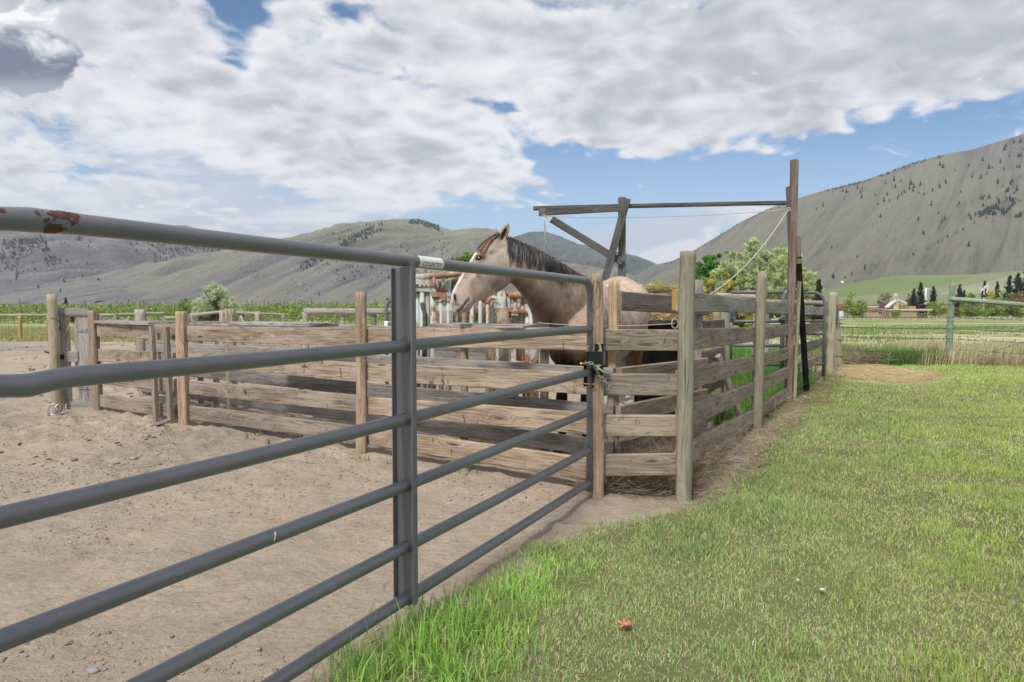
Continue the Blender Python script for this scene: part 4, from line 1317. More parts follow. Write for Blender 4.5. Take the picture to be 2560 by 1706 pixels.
# ------------------------------------------------------------------ inner plank fence, behind the alley
K0 = pt(0.735, 4.86, 0)
il = Vector((-0.82, 0.573, 0)).normalized(); ir = Vector((0.657, 0.754, 0)).normalized()
KL = K0 + il * 6.66; KP = K0 + il * 4.72; KR = K0 + ir * 1.30
KQ = pt(2.17, 7.0, 0)
fi = empty('plank_fence', base_of(K0), 'grey inner plank fence that doubles the near fence and makes a narrow alley', 'fence')
iln = Vector((-il.y, il.x, 0)); iln = iln if iln.y > 0 else -iln
irn = Vector((-ir.y, ir.x, 0)); irn = irn if irn.x < 0 else -irn
pc_ = LAT(1534, 4.98)
split_post(fi, pt(pc_, 4.98, 0), 0.042, 1.375, lean=(0.004, 0), groove=0.012)
pole('post', (KR.x + 0.0, KR.y + 0.03, -0.1), (KR.x - 0.005, KR.y + 0.03, 1.41), 0.052, 0.050, M_greyboard, fi, seg=20, flat=0.9, rough=0.003)
pole('post', (KP.x, KP.y + 0.04, -0.1), (KP.x, KP.y + 0.04, 1.155), 0.058, 0.056, M_treated, fi, seg=20, flat=0.5)
pole('post', (KL.x, KL.y + 0.04, -0.1), (KL.x, KL.y + 0.04, 1.14), 0.066, 0.064, M_log, fi, seg=20, flat=0.5)
for px, m, zt in ((486, M_greyboard, 0.93), (525, M_log, 0.92)):
    a = (px - 1280) / FPX; t = (a * K0.y - K0.x) / (il.x - a * il.y); q = K0 + il * t + iln * 0.06
    timber('post', (q.x, q.y, 0.0), (q.x, q.y, zt), 0.05, 0.055, m, fi, up=tuple(il))
for px in (1146, 1350):
    a = (px - 1280) / FPX; t = (a * K0.y - K0.x) / (il.x - a * il.y); q = K0 + il * t + iln * 0.07
    split_post(fi, q, 0.034, 0.95, groove=0.006)
itops = [1.010, .748, .480, .223]
for k, z in enumerate(itops):
    h = 0.125
    q0 = K0 - il * 0.0; q1 = K0 + il * (6.75 if k != 1 else 6.5)
    mid = K0 + il * 3.3
    for r0, r1 in ((q0, mid), (mid, q1)):
        timber('board', r0 + Vector((0, 0, z - h / 2)), r1 + Vector((0, 0, z - 0.008 - h / 2)), 0.040, h, M_greyboard, fi, warp=0.012)
for k, z in enumerate([1.294, .748, .480, .223]):
    h = 0.135
    q0 = K0 + ir * 0.004 + irn * -0.03; q1 = K0 + ir * 1.42 + irn * -0.03
    timber('board', q0 + Vector((0, 0, z - h / 2)), q1 + Vector((0, 0, z - (0.05 if k == 0 else 0.01) - h / 2)), 0.040, h, M_brownboard if k == 0 else M_board_r, fi, warp=0.010)
for z0, z1 in ((1.06, 1.05), (.78, .77), (.50, .50), (.22, .22)):
    timber('board', KR + Vector((0, 0, z0 - 0.06)), KQ + Vector((0, 0, z1 - 0.06)), 0.038, 0.12, M_board_r, fi, warp=0.01)
pole('post', (KQ.x + 0.02, KQ.y, -0.1), (KQ.x + 0.02, KQ.y, 1.22), 0.055, 0.05, M_treated, fi, seg=16)
timber('brace', (2.28, 6.7, 0.06), (1.95, 6.45, 0.72), 0.05, 0.06, M_log, fi)

# planks laid loose over the alley
def loose(name, px0, px1, Y0, Y1, z0, z1, wid, th, label, mat=M_greyboard, tilt=0.0, group='loose planks lying over the alley'):
    a = Vector((LAT(px0, Y0), Y0, z0)); b = Vector((LAT(px1, Y1), Y1, z1))
    o = timber(name, a, b, wid, th, mat, None, up=(0.0, math.sin(tilt), math.cos(tilt)), warp=0.022, rough=0.0025, seg=26, cut=0.03)
    return tag(o, label, 'plank', group)
loose('loose_plank', 252, 408, 7.75, 7.05, 1.004, 1.004, 0.28, 0.030, 'grey plank lying flat over the alley beside the left gate')
loose('loose_plank', 612, 810, 6.5, 5.95, 1.028, 1.034, 0.34, 0.032, 'grey plank with a rotted end lying flat right of the third fence post')
loose('loose_plank', 1112, 1342, 5.20, 4.60, 1.046, 1.050, 0.30, 0.026, 'grey curled plank lying flat over the alley under the horse muzzle')
bits = Geo()
for i in range(26):
    px = random.uniform(404, 610); Yb = 6.95 + (px - 404) / 206 * -0.45 + random.uniform(0.0, 0.15)
    c_ = Vector((LAT(px, Yb), Yb, 0.998 + random.uniform(0, 0.012)))
    bits.box(c_, (random.uniform(0.05, 0.16), random.uniform(0.01, 0.03), 0.008), Matrix.Rotation(random.uniform(-.3, .5), 4, 'Z'))
tag(bits.make('wood_chips', plain('raw_chip', (0.55, 0.40, 0.26), 0.9, 0, 0.3, 30), None), 'raw orange wood chips left along the top board', 'chips', kind='stuff')

# wire loops hung on the fence
for px, py, Yd, nm in ((266, 801, 7.6, 'pale wire loop standing on the top board by the left gate'), (484, 800, 6.75, 'pale wire loop hanging beside the third fence post')):
    c_ = W(px, py, Yd); n = 22
    g = Geo().tube([c_ + Vector((math.cos(i / n * 6.283) * 0.033, 0.012 * math.sin(i), math.sin(i / n * 6.283) * 0.027)) for i in range(n)], 0.0042, 6, closed=True)
    g.tube([c_ + Vector((-0.03, 0, 0)), c_ + Vector((-0.045, 0.0, 0.06 if px < 300 else 0.08)), c_ + Vector((-0.05, 0, -0.05))], 0.003, 5)
    g.tube([c_ + Vector((0.0, 0, -0.026)), Vector((c_.x + 0.01, c_.y, 0.985))], 0.003, 5)
    tag(g.make('wire_loop', M_steel, None, True), nm, 'wire loop')
# thin cord stretched from the corner post behind the horse gate
c0 = PA + Vector((-0.06, 0.02, 1.085)); c1 = Vector((LAT(1343, 4.62), 4.62, 1.078))
cd = Geo().tube([c0.lerp(c1, i / 16) + Vector((0, 0, -0.018 * 4 * i / 16 * (1 - i / 16))) for i in range(17)], 0.0025, 6)
ring = [c0 + Vector((0.012 * math.cos(a), 0, 0.014 * math.sin(a))) for a in [k * 0.5236 for k in range(12)]]
cd.tube([c0 + Vector((math.cos(k * .5236) * 0.020, 0.0, math.sin(k * .5236) * 0.03)) for k in range(12)], 0.003, 6, closed=True)
tag(cd.make('cord', M_rope, None, True), 'thin pale cord stretched from an eye ring on the corner post past the horse', 'cord')

# ------------------------------------------------------------------ latch and chain on the latch post
lt = empty('gate_latch', (P1.x, P1.y - 0.05, 0.70), 'black two-way gate latch with a zinc hook bolted to the split post', 'latch')
fy = P1.y - 0.055
def lbox(name, x0, x1, y0, y1, z0, z1, mat, parent=lt, bev=0.002):
    return Geo().box(((x0 + x1) / 2, (y0 + y1) / 2, (z0 + z1) / 2), (x1 - x0, y1 - y0, z1 - z0)).make(name, mat, parent, False, bev, world_at=lt.location)
wx = lambda px: LAT(px, fy)
wz = lambda py: W(1497, py, fy).z
lbox('back_plate', wx(1487), wx(1510), fy + 0.004, fy + 0.010, wz(938), wz(860), M_blk)
lbox('housing', wx(1465), wx(1511), fy - 0.030, fy + 0.002, wz(911), wz(879), M_blk)
lbox('side_plate', wx(1507.5), wx(1511.5), fy - 0.033, fy + 0.0, wz(911), wz(879), plain('latch_side', (0.12, 0.13, 0.11), 0.5))
hk = [(1493, 856), (1497, 855), (1501, 857), (1506, 879), (1495, 879), (1499, 872), (1497, 868), (1498, 863), (1494, 861)]
V = [W(px, py, fy - 0.012) for px, py in hk] + [W(px, py, fy - 0.006) for px, py in hk]
n = len(hk)
F = [tuple(range(n)), tuple(reversed(range(n, 2 * n)))] + [(i, i + n, (i + 1) % n + n, (i + 1) % n) for i in range(n)]
mesh_obj('hook', [v - lt.location for v in V], F, M_zinc, lt, Matrix.Translation(lt.location))
hk = [(1463, 879), (1468, 864), (1472, 864), (1470, 879)]
V = [W(px, py, fy - 0.022) for px, py in hk] + [W(px, py, fy - 0.016) for px, py in hk]; n = 4
F = [tuple(range(n)), tuple(reversed(range(n, 2 * n)))] + [(i, i + n, (i + 1) % n + n, (i + 1) % n) for i in range(n)]
mesh_obj('hook', [v - lt.location for v in V], F, M_zinc, lt, Matrix.Translation(lt.location))
g = Geo(); g.add([W(1489, 912, fy - .03), W(1505, 912, fy - .03), W(1491, 925, fy - 0.03), W(1489, 912, fy - .02), W(1505, 912, fy - .02), W(1491, 925, fy - 0.02)], [(0, 1, 2), (5, 4, 3), (0, 3, 4, 1), (1, 4, 5, 2), (2, 5, 3, 0)])
g.tube([W(1492, 922, fy - 0.03), W(1500, 924, fy - 0.03), W(1509, 930, fy - 0.03)], 0.007, 8)
g.make('lever', M_zinc, lt, False, world_at=lt.location)
# chain: separate interlocked links
cpts = [W(1463, 906, 4.085), W(1464.5, 908, 4.06), W(1474, 907.5, 4.05), W(1484, 910, 4.05), W(1489, 920, 4.06), W(1494, 930, 4.065), W(1497, 938, 4.07), W(1499, 945, 4.075), W(1507, 948, 4.08), W(1513, 956, 4.075), W(1517, 960, 4.07)]
def resample(pts, step):
    out = [Vector(pts[0])]; i = 0; cur = Vector(pts[0])
    while i < len(pts) - 1:
        d_ = (Vector(pts[i + 1]) - cur).length
        if d_ >= step: cur = cur + (Vector(pts[i + 1]) - cur).normalized() * step; out.append(cur.copy())
        else: i += 1
    return out
def link_geo(G_, a, b, flip, r=0.0026, w_=0.0075):
    M, L = frame(a, b)
    x, y, z = [M.to_3x3().col[i] for i in range(3)]
    sdir = y if flip else z
    c_ = (a + b) / 2; hl = L / 2 + 0.004
    pts = []
    for i in range(14):
        an = i / 14 * 6.2832
        ca, sa = math.cos(an), math.sin(an)
        pts.append(c_ + x * (hl * math.copysign(abs(ca) ** 0.6, ca)) + sdir * (w_ * math.copysign(abs(sa) ** 0.8, sa)))
    G_.tube(pts, r, 6, closed=True)
ch = Geo(); rp = resample(cpts, 0.022)
for i in range(len(rp) - 1): link_geo(ch, rp[i], rp[i + 1], i % 2)
e_ = rp[-1]
link_geo(ch, e_ + Vector((-0.006, 0, 0.022)), e_ + Vector((0.002, 0, -0.004)), 1); link_geo(ch, e_ + Vector((0.012, 0, 0.0)), e_ + Vector((0.022, 0.0, -0.008)), 0); link_geo(ch, e_ + Vector((0.004, 0, -0.006)), e_ + Vector((0.006, 0, -0.034)), 1)
rp2 = resample([W(1463, 906, 4.085), W(1466, 911, 4.05), W(1476, 911, 4.05), W(1486, 911, 4.05)], 0.022)
for i in range(len(rp2) - 1): link_geo(ch, rp2[i], rp2[i + 1], (i + 1) % 2)
tag(ch.make('chain', M_steel, None, True), 'short steel chain wrapped round the gate end and hanging from the latch post', 'chain')

# ------------------------------------------------------------------ drop gate at the far left of the alley
P0 = pt(LAT(136, 7.55), 7.55, 0)
lp = pole('tall_post', (P0.x, P0.y, -0.15), (P0.x - 0.02, P0.y, 1.315), 0.053, 0.049, M_treated, None, seg=24, rough=0.004, groove=0.004)
tag(lp, 'tall round treated post at the far left end of the plank fence', 'post')
Geo().tube([W(127, 797, 7.49), W(134, 797, 7.475), W(142, 799, 7.475), W(150, 806, 7.53)], 0.006, 6).make('wire_tie', plain('rusty_wire', (0.10, 0.05, 0.035), 0.8), lp, True)
yg = 7.66
dg = empty('wooden_gate', (LAT(190, yg), yg, 0.0), 'small grey wooden gate with upright planks hung beside the tall round post', 'gate')
def gb(px0, px1, py0, py1, th=0.035, mat=M_greyboard, yo=0.0, name='plank', vertical=None):
    y_ = yg + yo
    x0, x1 = LAT(px0, y_), LAT(px1, y_); z1, z0 = W(px0, py0, y_).z, W(px0, py1, y_).z
    vertical = (z1 - z0) > (x1 - x0) if vertical is None else vertical
    if vertical: return timber(name, ((x0 + x1) / 2, y_, z0), ((x0 + x1) / 2, y_, z1), th, x1 - x0, mat, dg, up=(1, 0, 0), warp=0.006)
    return timber(name, (x0, y_, (z0 + z1) / 2), (x1, y_, (z0 + z1) / 2), th, z1 - z0, mat, dg, warp=0.006)
gb(147, 225, 770.5, 789.5, yo=-0.02, name='top_board')
gb(149, 161, 789.5, 1010, yo=-0.005); gb(160, 172.5, 789.5, 1006, yo=0.02, mat=M_log); gb(186, 194, 789.5, 1004, yo=0.02, mat=M_log); gb(193, 225, 789.5, 1004, yo=0.0)
gb(160, 193, 879, 905, yo=-0.02, name='middle_board'); gb(161, 226, 1004, 1023, yo=-0.012, name='bottom_board')
for a, b in ((822, 830), (965, 973)):
    x0, x1 = LAT(194, yg), LAT(227, yg); z0, z1 = W(200, b, yg).z, W(200, a, yg).z
    h_ = Geo().box(((x0 + x1) / 2, yg - 0.024, (z0 + z1) / 2), (x1 - x0, 0.006, z1 - z0)).tube([(x1, yg - 0.03, z0 - 0.01), (x1, yg - 0.03, z1 + 0.006)], 0.009, 8)
    for px in (202, 216): c_ = W(px, (a + b) / 2, yg - 0.03); h_.tube([c_, c_ + Vector((0, -0.008, 0))], 0.008, 6)
    h_.make('hinge', M_steel, dg, False, 0.001, world_at=dg.location)
# orange scrape
c_ = W(219, 804, yg - 0.022)
V, F = [c_ - dg.location], []
for i in range(16):
    a = i / 16 * 6.283; r = 1 + 0.45 * math.sin(a * 3 + 1) * math.sin(a * 5)
    V.append(Vector((math.cos(a) * 0.018 * r, 0, math.sin(a) * 0.045 * r)) + c_ - dg.location)
F = [(0, (i + 1) % 16 + 1, i + 1) for i in range(16)]
mesh_obj('orange_scrape', V, F, M_fresh, dg, Matrix.Translation(dg.location))
pu = Geo(); c_ = W(152.5, 822, yg - 0.03)
pu.tube([c_, c_ + Vector((0, -0.014, 0))], 0.026, 14); pu.tube([c_ + Vector((0, -0.014, 0)), c_ + Vector((0, -0.022, 0))], 0.007, 8); pu.bar(c_ + Vector((0, 0.0, -0.02)), c_ + Vector((0, 0, 0.06)), 0.01, 0.03, up=(1, 0, 0))
pu.make('pulley', M_steel, dg, False, world_at=dg.location)
c_ = W(180, 799, yg - 0.005)
Geo().box(c_, (0.035, 0.02, 0.065)).make('iron_catch', plain('rusted_iron', (0.05, 0.025, 0.02), 0.9), dg, False, 0.006, world_at=dg.location)
Geo().tube([W(176, 806, yg - .02), W(165, 832, yg - .03), W(149, 854, yg - .03)], 0.004, 6).make('rope', M_rope, dg, True, world_at=dg.location)
lbk = Geo(); c_ = W(153, 893, yg - 0.04)
lbk.box(c_, (0.05, 0.03, 0.05)); lbk.make('iron_latch', M_blk, dg, False, 0.006, world_at=dg.location)
bar = Geo().tube([W(111, 879, 7.5), W(118, 881, 7.5), W(125, 884, 7.55), W(126, 896, 7.55)], 0.011, 6)
tag(bar.make('iron_bar', plain('rusted_bar', (0.12, 0.07, 0.055), 0.9), None, True), 'rusty bent iron bar sticking out behind the tall round post', 'bar')
blk = timber('counterweight', W(155.5, 1038, 7.58), W(154.5, 990, 7.58), 0.04, 0.05, M_log, None, up=(1, 0, 0), warp=0.004)
tag(blk, 'short chipped white-stained timber hanging at the foot of the small gate', 'block')
rg = Geo().tube([W(150, 975, 7.6), W(147, 990, 7.55), W(142, 1020, 7.5), W(138, 1032, 7.46)], 0.004, 6)
rg.tube([W(150, 975, 7.6), W(150.5, 1000, 7.56), W(150, 1030, 7.5)], 0.004, 6)
tag(rg.make('cord', M_rope, None, True), 'brown cord hanging down the tall left post to the shackle', 'cord')
sh = Geo(); o0 = G(133, 1043)
def ush(c_, yaw):
    ca, sa = math.cos(yaw), math.sin(yaw)
    pts = []
    for i in range(19):
        a = -0.9 + i / 18 * (math.pi + 1.8)
        u = math.cos(a) * 0.045; v = math.sin(a) * 0.062
        pts.append(c_ + Vector((u * ca, u * sa + v * 0.25, 0.055 + v)))
    sh.tube(pts, 0.0085, 8)
    sh.tube([pts[0] + Vector((0.015 * ca, 0.015 * sa, 0)), pts[-1] - Vector((0.015 * ca, 0.015 * sa, 0))], 0.009, 8)
ush(o0 + Vector((0.0, 0, 0.02)), 0.3); ush(o0 + Vector((0.055, 0.02, 0.02)), 0.9)
tag(sh.make('shackle', M_steel, None, True), 'pair of galvanised shackles hanging just off the ground at the left post', 'shackle')
# ------------------------------------------------------------------ the tall counterweight frame
tf = empty('timber_gallows', base_of(PC), 'tall dark timber gallows with a long beam, reaching over the pens from the side fence', 'frame')
Yc = PC.y
def at(px, py, Y=8.42): return W(px, py, Y)
timber('tall_post', (PC.x - 0.02, PC.y, -0.1), at(1987, 400, Yc) + Vector((0, 0, 0)), 0.085, 0.078, M_red, tf, up=(1, 0, 0), warp=0.01, seg=30)
q0 = PC + Vector((0.062, 0.01, -0.1)); q1 = at(1998, 703, Yc + 0.01)
timber('side_post', q0, q1, 0.05, 0.038, M_treated, tf, up=(1, 0, 0), warp=0.004)
timber('short_post', at(1977, 640, 8.44), at(1970.5, 467, 8.44), 0.06, 0.042, M_dark, tf, up=(1, 0, 0), warp=0.004)
timber('main_beam', at(1333, 521, 8.42), at(1965, 508, 8.42), 0.09, 0.044, M_dark, tf, warp=0.02)
gx1, gz1 = at(1555, 495, 8.46), None
timber('far_post', (at(1555, 900, 8.46).x, 8.46, -0.1), at(1555, 494, 8.46), 0.085, 0.085, M_dark, tf, up=(1, 0, 0))
timber('leaning_brace', at(1512, 702, 8.34), at(1568, 497, 8.34), 0.045, 0.088, M_dark, tf, up=(1, 0, 0.3))
timber('arm', at(1349, 531, 8.38), at(1556, 519, 8.38), 0.04, 0.085, M_dark, tf)
Geo().box(at(1355, 531, 8.38), (0.08, 0.06, 0.09)).make('arm_block', M_dark, tf, False, 0.004, world_at=tf.location)
timber('lower_brace', at(1378, 548, 8.40), at(1556, 657, 8.40), 0.045, 0.085, M_dark, tf)
lb = timber('leaning_strut', (LAT(2021, 9.25), 9.25, 0.0), at(1995, 640, 8.42), 0.075, 0.058, M_black, tf, up=(1, 0, 0))
top = Vector(lb.location) + Vector((0, 0, 0))
timber('strut_head', at(1997, 660, 8.42), at(1994, 590, 8.40), 0.05, 0.06, M_red, tf, up=(1, 0, 0))
# its rope: along the beam, down to a loop, and off to the inner fence
rp_ = at(1971, 524, 8.34)
a0 = at(1360, 541, 8.34)
def hang(p, q, sag, n=20): return [p.lerp(q, i / n) + Vector((0, 0, -sag * 4 * (i / n) * (1 - i / n))) for i in range(n + 1)]
r = Geo().tube(hang(a0, rp_, 0.045), 0.0045, 6)
r.tube([rp_ + Vector((0.02 * math.cos(k * .628), -0.005, 0.022 * math.sin(k * .628))) for k in range(10)], 0.006, 6, closed=True)
r.tube([a0, at(1363, 570, 8.34), at(1364, 595, 8.34), at(1368, 630, 8.34)], [0.008, 0.007, 0.008, 0.006], 7)
r.tube([a0 + Vector((0.01, 0, 0)), at(1360, 560, 8.33), at(1363, 585, 8.33), at(1366, 600, 8.33)], 0.006, 6)
r.tube([a0 + Vector((-0.03, 0, 0.0)), a0 + Vector((0.0, -0.01, 0.02)), a0 + Vector((0.03, 0, -0.012)), a0 + Vector((0.05, 0, 0.006))], 0.008, 6)
r.tube(hang(rp_, at(1776, 736, 6.9), 0.11), 0.0062, 7)
tag(r.make('rope', M_rope, None, True), 'long pale rope running along the gallows beam and slanting down to the fence', 'rope')


# ------------------------------------------------------------------ cattle squeeze chute, mint paint and rust
Yk = 7.0
sq = empty('cattle_chute', (LAT(1090, 7.2), 7.2, 0), 'old cattle squeeze chute of mint painted pipes streaked with rust', 'cattle chute')
def kp(cx, cy, Y=Yk): return W(1000 + cx / 5.8075, 660 + cy / 5.8075, Y)     # measured on an enlarged crop
def pipe(name, pts, r, mat=M_mint, seg=10, caps=True):
    return Geo().tube(pts, r, seg).make(name, mat, sq, True, world_at=sq.location)
GZ = 0.02
def down(px_c, cy, Y=Yk, r=0.024, mat=M_mint, name='upright', z0=GZ):
    p = kp(px_c, cy, Y); return pipe(name, [Vector((p.x, p.y, z0)), p], r, mat)
# long rusty top bars
pipe('top_bar', [kp(60, 225), kp(225, 200), kp(560, 170), kp(900, 138), kp(1250, 110)], 0.033, M_rust, 12)
pipe('top_bar', [kp(700, 225, 7.3), kp(900, 208, 7.3), kp(1150, 190, 7.3)], 0.028, M_rust, 12)
pipe('cross_bar', [kp(250, 250, 7.1), kp(600, 268, 7.1)], 0.028)
pipe('stub', [kp(430, 95), kp(432, 190)], 0.018, M_rust)
Geo().box(kp(455, 165), (0.12, 0.05, 0.03)).make('cap', M_mint, sq, False, 0.004, world_at=sq.location)
down(245, 225, 7.0, 0.037); down(700, 225, 7.1, 0.030); down(590, 260, 7.15, 0.020, M_rust)
# ratchet head
Geo().box(kp(370, 265, 6.95), (0.26, 0.05, 0.05)).box(kp(380, 380, 6.95), (0.29, 0.06, 0.035)).make('head_plate', M_mint, sq, False, 0.003, world_at=sq.location)
for i in range(7): pipe('spring', [kp(285 + i * 32, 300, 6.92), kp(300 + i * 32, 345, 6.92)], 0.010, M_rust if i % 2 else M_mint, 8)
pipe('ratchet_bar', [kp(270, 330, 6.93), kp(500, 318, 6.93)], 0.012, M_rust, 8)
pipe('lever', [kp(490, 200, 6.92), kp(505, 280, 6.92), kp(520, 350, 6.92)], 0.016, M_rust)
Geo().bar(kp(525, 360, 6.9), kp(700, 412, 6.9), 0.03, 0.04).make('handle', plain('brown_grip', (0.12, 0.045, 0.035), 0.8), sq, False, 0.004, world_at=sq.location)
pipe('lever', [kp(685, 410, 6.9), kp(685, 470, 6.9)], 0.016, M_rust)
down(320, 390, 6.95, 0.026); down(345, 380, 7.0, 0.016, M_dark, 'worn_bar'); down(400, 390, 6.97, 0.020); down(440, 560, 7.02, 0.030)
pipe('bent_bar', [kp(320, 560, 6.93), kp(335, 650, 6.93), kp(360, 720, 6.93), kp(358, 900, 6.93), kp(340, 1500, 6.93)], 0.022, M_dark)
pipe('gate_rail', [kp(465, 470, 6.9), kp(740, 478, 6.9)], 0.026, M_rust)
Geo().box(kp(540, 452, 6.87), (0.11, 0.04, 0.045)).box(kp(630, 480, 6.86), (0.05, 0.06, 0.08)).make('hinge_block', M_rust, sq, False, 0.006, world_at=sq.location)
down(475, 460, 6.9, 0.028)


def hoop(cx, top, w_, Y, r=0.019, tilt=0.0, mat=M_mint, bottom=GZ, skew=0):
    """upside-down U bar"""
    h_ = w_ / 2
    p = [kp(cx - h_, top + h_ + 20, Y), kp(cx - h_ * 0.93, top + h_ * 0.7, Y), kp(cx - h_ * 0.6, top + h_ * 0.2, Y), kp(cx, top, Y), kp(cx + h_ * 0.6, top + h_ * 0.2, Y), kp(cx + h_ * 0.93, top + h_ * 0.7, Y), kp(cx + h_, top + h_ + 20, Y)]
    a = Vector((p[0].x + skew, p[0].y, bottom)); b = Vector((p[-1].x + skew, p[-1].y + 0.0, bottom))
    top_ = p[3]
    pipe('hoop', p, r, M_rust, 10)
    pipe('bar', [a, p[0]], r, mat, 10); pipe('bar', [b, p[-1]], r, mat, 10)


hoop(645, 500, 105, 6.88, 0.024); 
Geo().box(kp(628, 820, 6.88), (0.19, 0.02, 0.30)).make('rusty_plate', M_mint, sq, False, 0.002, world_at=sq.location)
Geo().box(kp(628, 778, 6.865), (0.16, 0.012, 0.14)).make('rust_panel', M_rust, sq, False, 0.002, world_at=sq.location)
pipe('slant_bar', [kp(775, 545, 6.9), kp(735, 700, 6.9), kp(705, 900, 6.9), kp(690, 1450, 6.9)], 0.032, M_mint)
for cx, cxx in ((810, 862), (930, 985), (1045, 1098), (1165, 1212)):
    pipe('bar', [kp(cx, 520, 6.95), kp(cx, 1480, 6.95)], 0.020, M_mint)
    pipe('bar', [kp(cxx, 540, 6.97), kp(cxx - 12, 680, 6.97), kp(cx + 18, 880, 6.97), kp(cx + 14, 1480, 6.97)], 0.018, M_rust)
pipe('hoop', [kp(1165, 560, 6.95), kp(1170, 520, 6.95), kp(1190, 508, 6.95), kp(1210, 525, 6.97), kp(1214, 560, 6.97)], 0.019, M_rust)
hoop(1358, 488, 160, 6.9, 0.022)
pipe('bar', [kp(1330, 520, 6.98), kp(1300, 640, 6.98), kp(1290, 880, 6.98), kp(1290, 1450, 6.98)], 0.020)
pipe('pin', [kp(1370, 552, 6.88), kp(1450, 552, 6.88)], 0.010, M_rust)
pipe('main_upright', [kp(1475, 390, 6.85), kp(1483, 600, 6.85), kp(1490, 900, 6.85), kp(1495, 1480, 6.85)], 0.044, M_mint, 14)
Geo().box(kp(1495, 760, 6.80), (0.12, 0.05, 0.17)).make('hinge_plate', M_rust, sq, False, 0.004, world_at=sq.location)
down(1548, 415, 6.9, 0.038, M_mint); pipe('cap', [kp(1548, 412, 6.9), kp(1548, 470, 6.9)], 0.042, M_rust)
pipe('top_tube', [kp(1500, 460, 6.9), kp(1700, 455, 6.9), kp(1900, 460, 6.9)], 0.038, M_rust)
hoop(1630, 490, 90, 6.92, 0.020)
pipe('bar', [kp(1790, 500, 6.95), kp(1760, 760, 6.95), kp(1740, 900, 6.95), kp(1735, 1450, 6.95)], 0.024, M_mint)
down(1855, 500, 6.9, 0.030, M_mint); pipe('collar', [kp(1855, 490, 6.9), kp(1855, 570, 6.9)], 0.036, M_rust)
down(1935, 520, 6.85, 0.050, M_mint); down(1985, 640, 6.95, 0.022, M_mint)
pipe('cylinder', [kp(1580, 700, 6.88), kp(1800, 698, 6.88), kp(1840, 680, 6.88)], [0.028, 0.032, 0.05], M_rust)
pipe('rod', [kp(1560, 750, 6.86), kp(1715, 752, 6.86)], 0.018, M_mint)
pipe('bottom_tube', [kp(1590, 1442, 6.9), kp(1900, 1440, 6.9)], 0.024, M_rust)
pipe('knob', [kp(1880, 1395, 6.84), kp(1960, 1390, 6.84)], 0.034, M_mint)
for cx in (1410, 1690, 1805): down(cx, 1180, 6.92, 0.020, plain('red_rod', (0.16, 0.03, 0.02), 0.7) if cx != 1410 else M_rust, 'rod')
# plank wall of the loading box seen through the boards
wl = empty('plank_wall', (LAT(1150, 6.3), 6.35, 0), 'short wall of wide grey planks behind the inner fence', 'wall')
for a, b in ((1165, 1268), (1272, 1400), (1404, 1560), (1564, 1700)):
    z1, z0 = kp(800, a, 6.35).z, kp(800, b, 6.35).z
    timber('plank', (kp(495, a, 6.4).x, 6.4, (z0 + z1) / 2), (kp(1300, a, 6.3).x, 6.3, (z0 + z1) / 2), 0.035, z1 - z0, M_greyboard, wl)
timber('wall_post', (kp(1310, 0, 6.26).x, 6.26, 0), (kp(1310, 0, 6.26).x, 6.26, kp(0, 1150, 6.26).z), 0.07, 0.085, M_split, wl, up=(1, 0, 0))

# ------------------------------------------------------------------ tubular corral panels
def panel(name, pxa, pxb, Y, ztop, bars, label, r=0.024, left_round=True, right_round=True, extra=None, zb=0.1, mat=M_panel):
    xa, xb = LAT(pxa, Y), LAT(pxb, Y); g0 = float(gz(0, Y))
    root = empty(name, ((xa + xb) / 2, Y, g0), label, 'panel')
    rc = 0.20
    pts = []
    if left_round: pts += [Vector((xa, Y, g0 + zb)), Vector((xa, Y, ztop - rc))] + [Vector((xa + rc - rc * math.cos(a), Y, ztop - rc + rc * math.sin(a))) for a in [i * math.pi / 16 for i in range(1, 9)]]
    else: pts += [Vector((xa, Y, ztop))]
    if right_round: pts += [Vector((xb - rc + rc * math.sin(a), Y, ztop - rc + rc * math.cos(a))) for a in [i * math.pi / 16 for i in range(0, 9)]] + [Vector((xb, Y, g0 + zb))]
    else: pts += [Vector((xb, Y, ztop))]
    Geo().tube(pts, r, 12).make('frame', mat, root, True, world_at=root.location)
    for z in bars: Geo().tube([Vector((xa, Y, z)), Vector((xb, Y, z))], r * 0.92, 10).make('bar', mat, root, True, world_at=root.location)
    return root


pn1 = panel('corral_panel', 966, 1232, 9.2, W(0, 739, 9.2).z, [W(0, 747, 9.2).z, W(0, 781, 9.2).z, W(0, 810, 9.2).z, 0.45, 0.2], 'grey tube corral panel with round corners standing behind the cattle chute')
x_ = LAT(966, 9.2)
Geo().tube([(x_, 9.195, W(0, 803, 9.2).z - 0.2), (x_, 9.195, W(0, 803, 9.2).z)], 0.027, 12).make('white_sleeve', M_white, pn1, True, world_at=pn1.location)
pn2 = panel('corral_panel', 1827, 1957, 10.0, W(0, 731, 10.0).z, [W(0, 804, 10).z, W(0, 864, 10).z, 0.32], 'grey tube panel with a blue latch across the small grassy pen', left_round=False, right_round=False, r=0.026)
Geo().tube([(LAT(1827, 10), 10, W(0, 786, 10).z), (LAT(1827, 10), 10, 0.3)], 0.030, 12).make('upright', M_panel, pn2, True, world_at=pn2.location)
c_ = W(1826, 788, 9.97)
Geo().box(c_, (0.085, 0.06, 0.13)).box(c_ + Vector((-0.07, 0, 0.04)), (0.09, 0.04, 0.035)).make('blue_latch', M_blue, pn2, False, 0.006, world_at=pn2.location)
gpst = Geo(); xg = LAT(1957, 10.0)
ztp = W(0, 724, 10).z
gpst.tube([(xg, 10, 0.0), (xg, 10, ztp - 0.12)] + [Vector((xg + 0.10 - 0.10 * math.cos(a), 10, ztp - 0.12 + 0.10 * math.sin(a))) for a in [i * math.pi / 12 for i in range(1, 7)]] + [Vector((xg + 0.35, 10, ztp))], 0.033, 12)
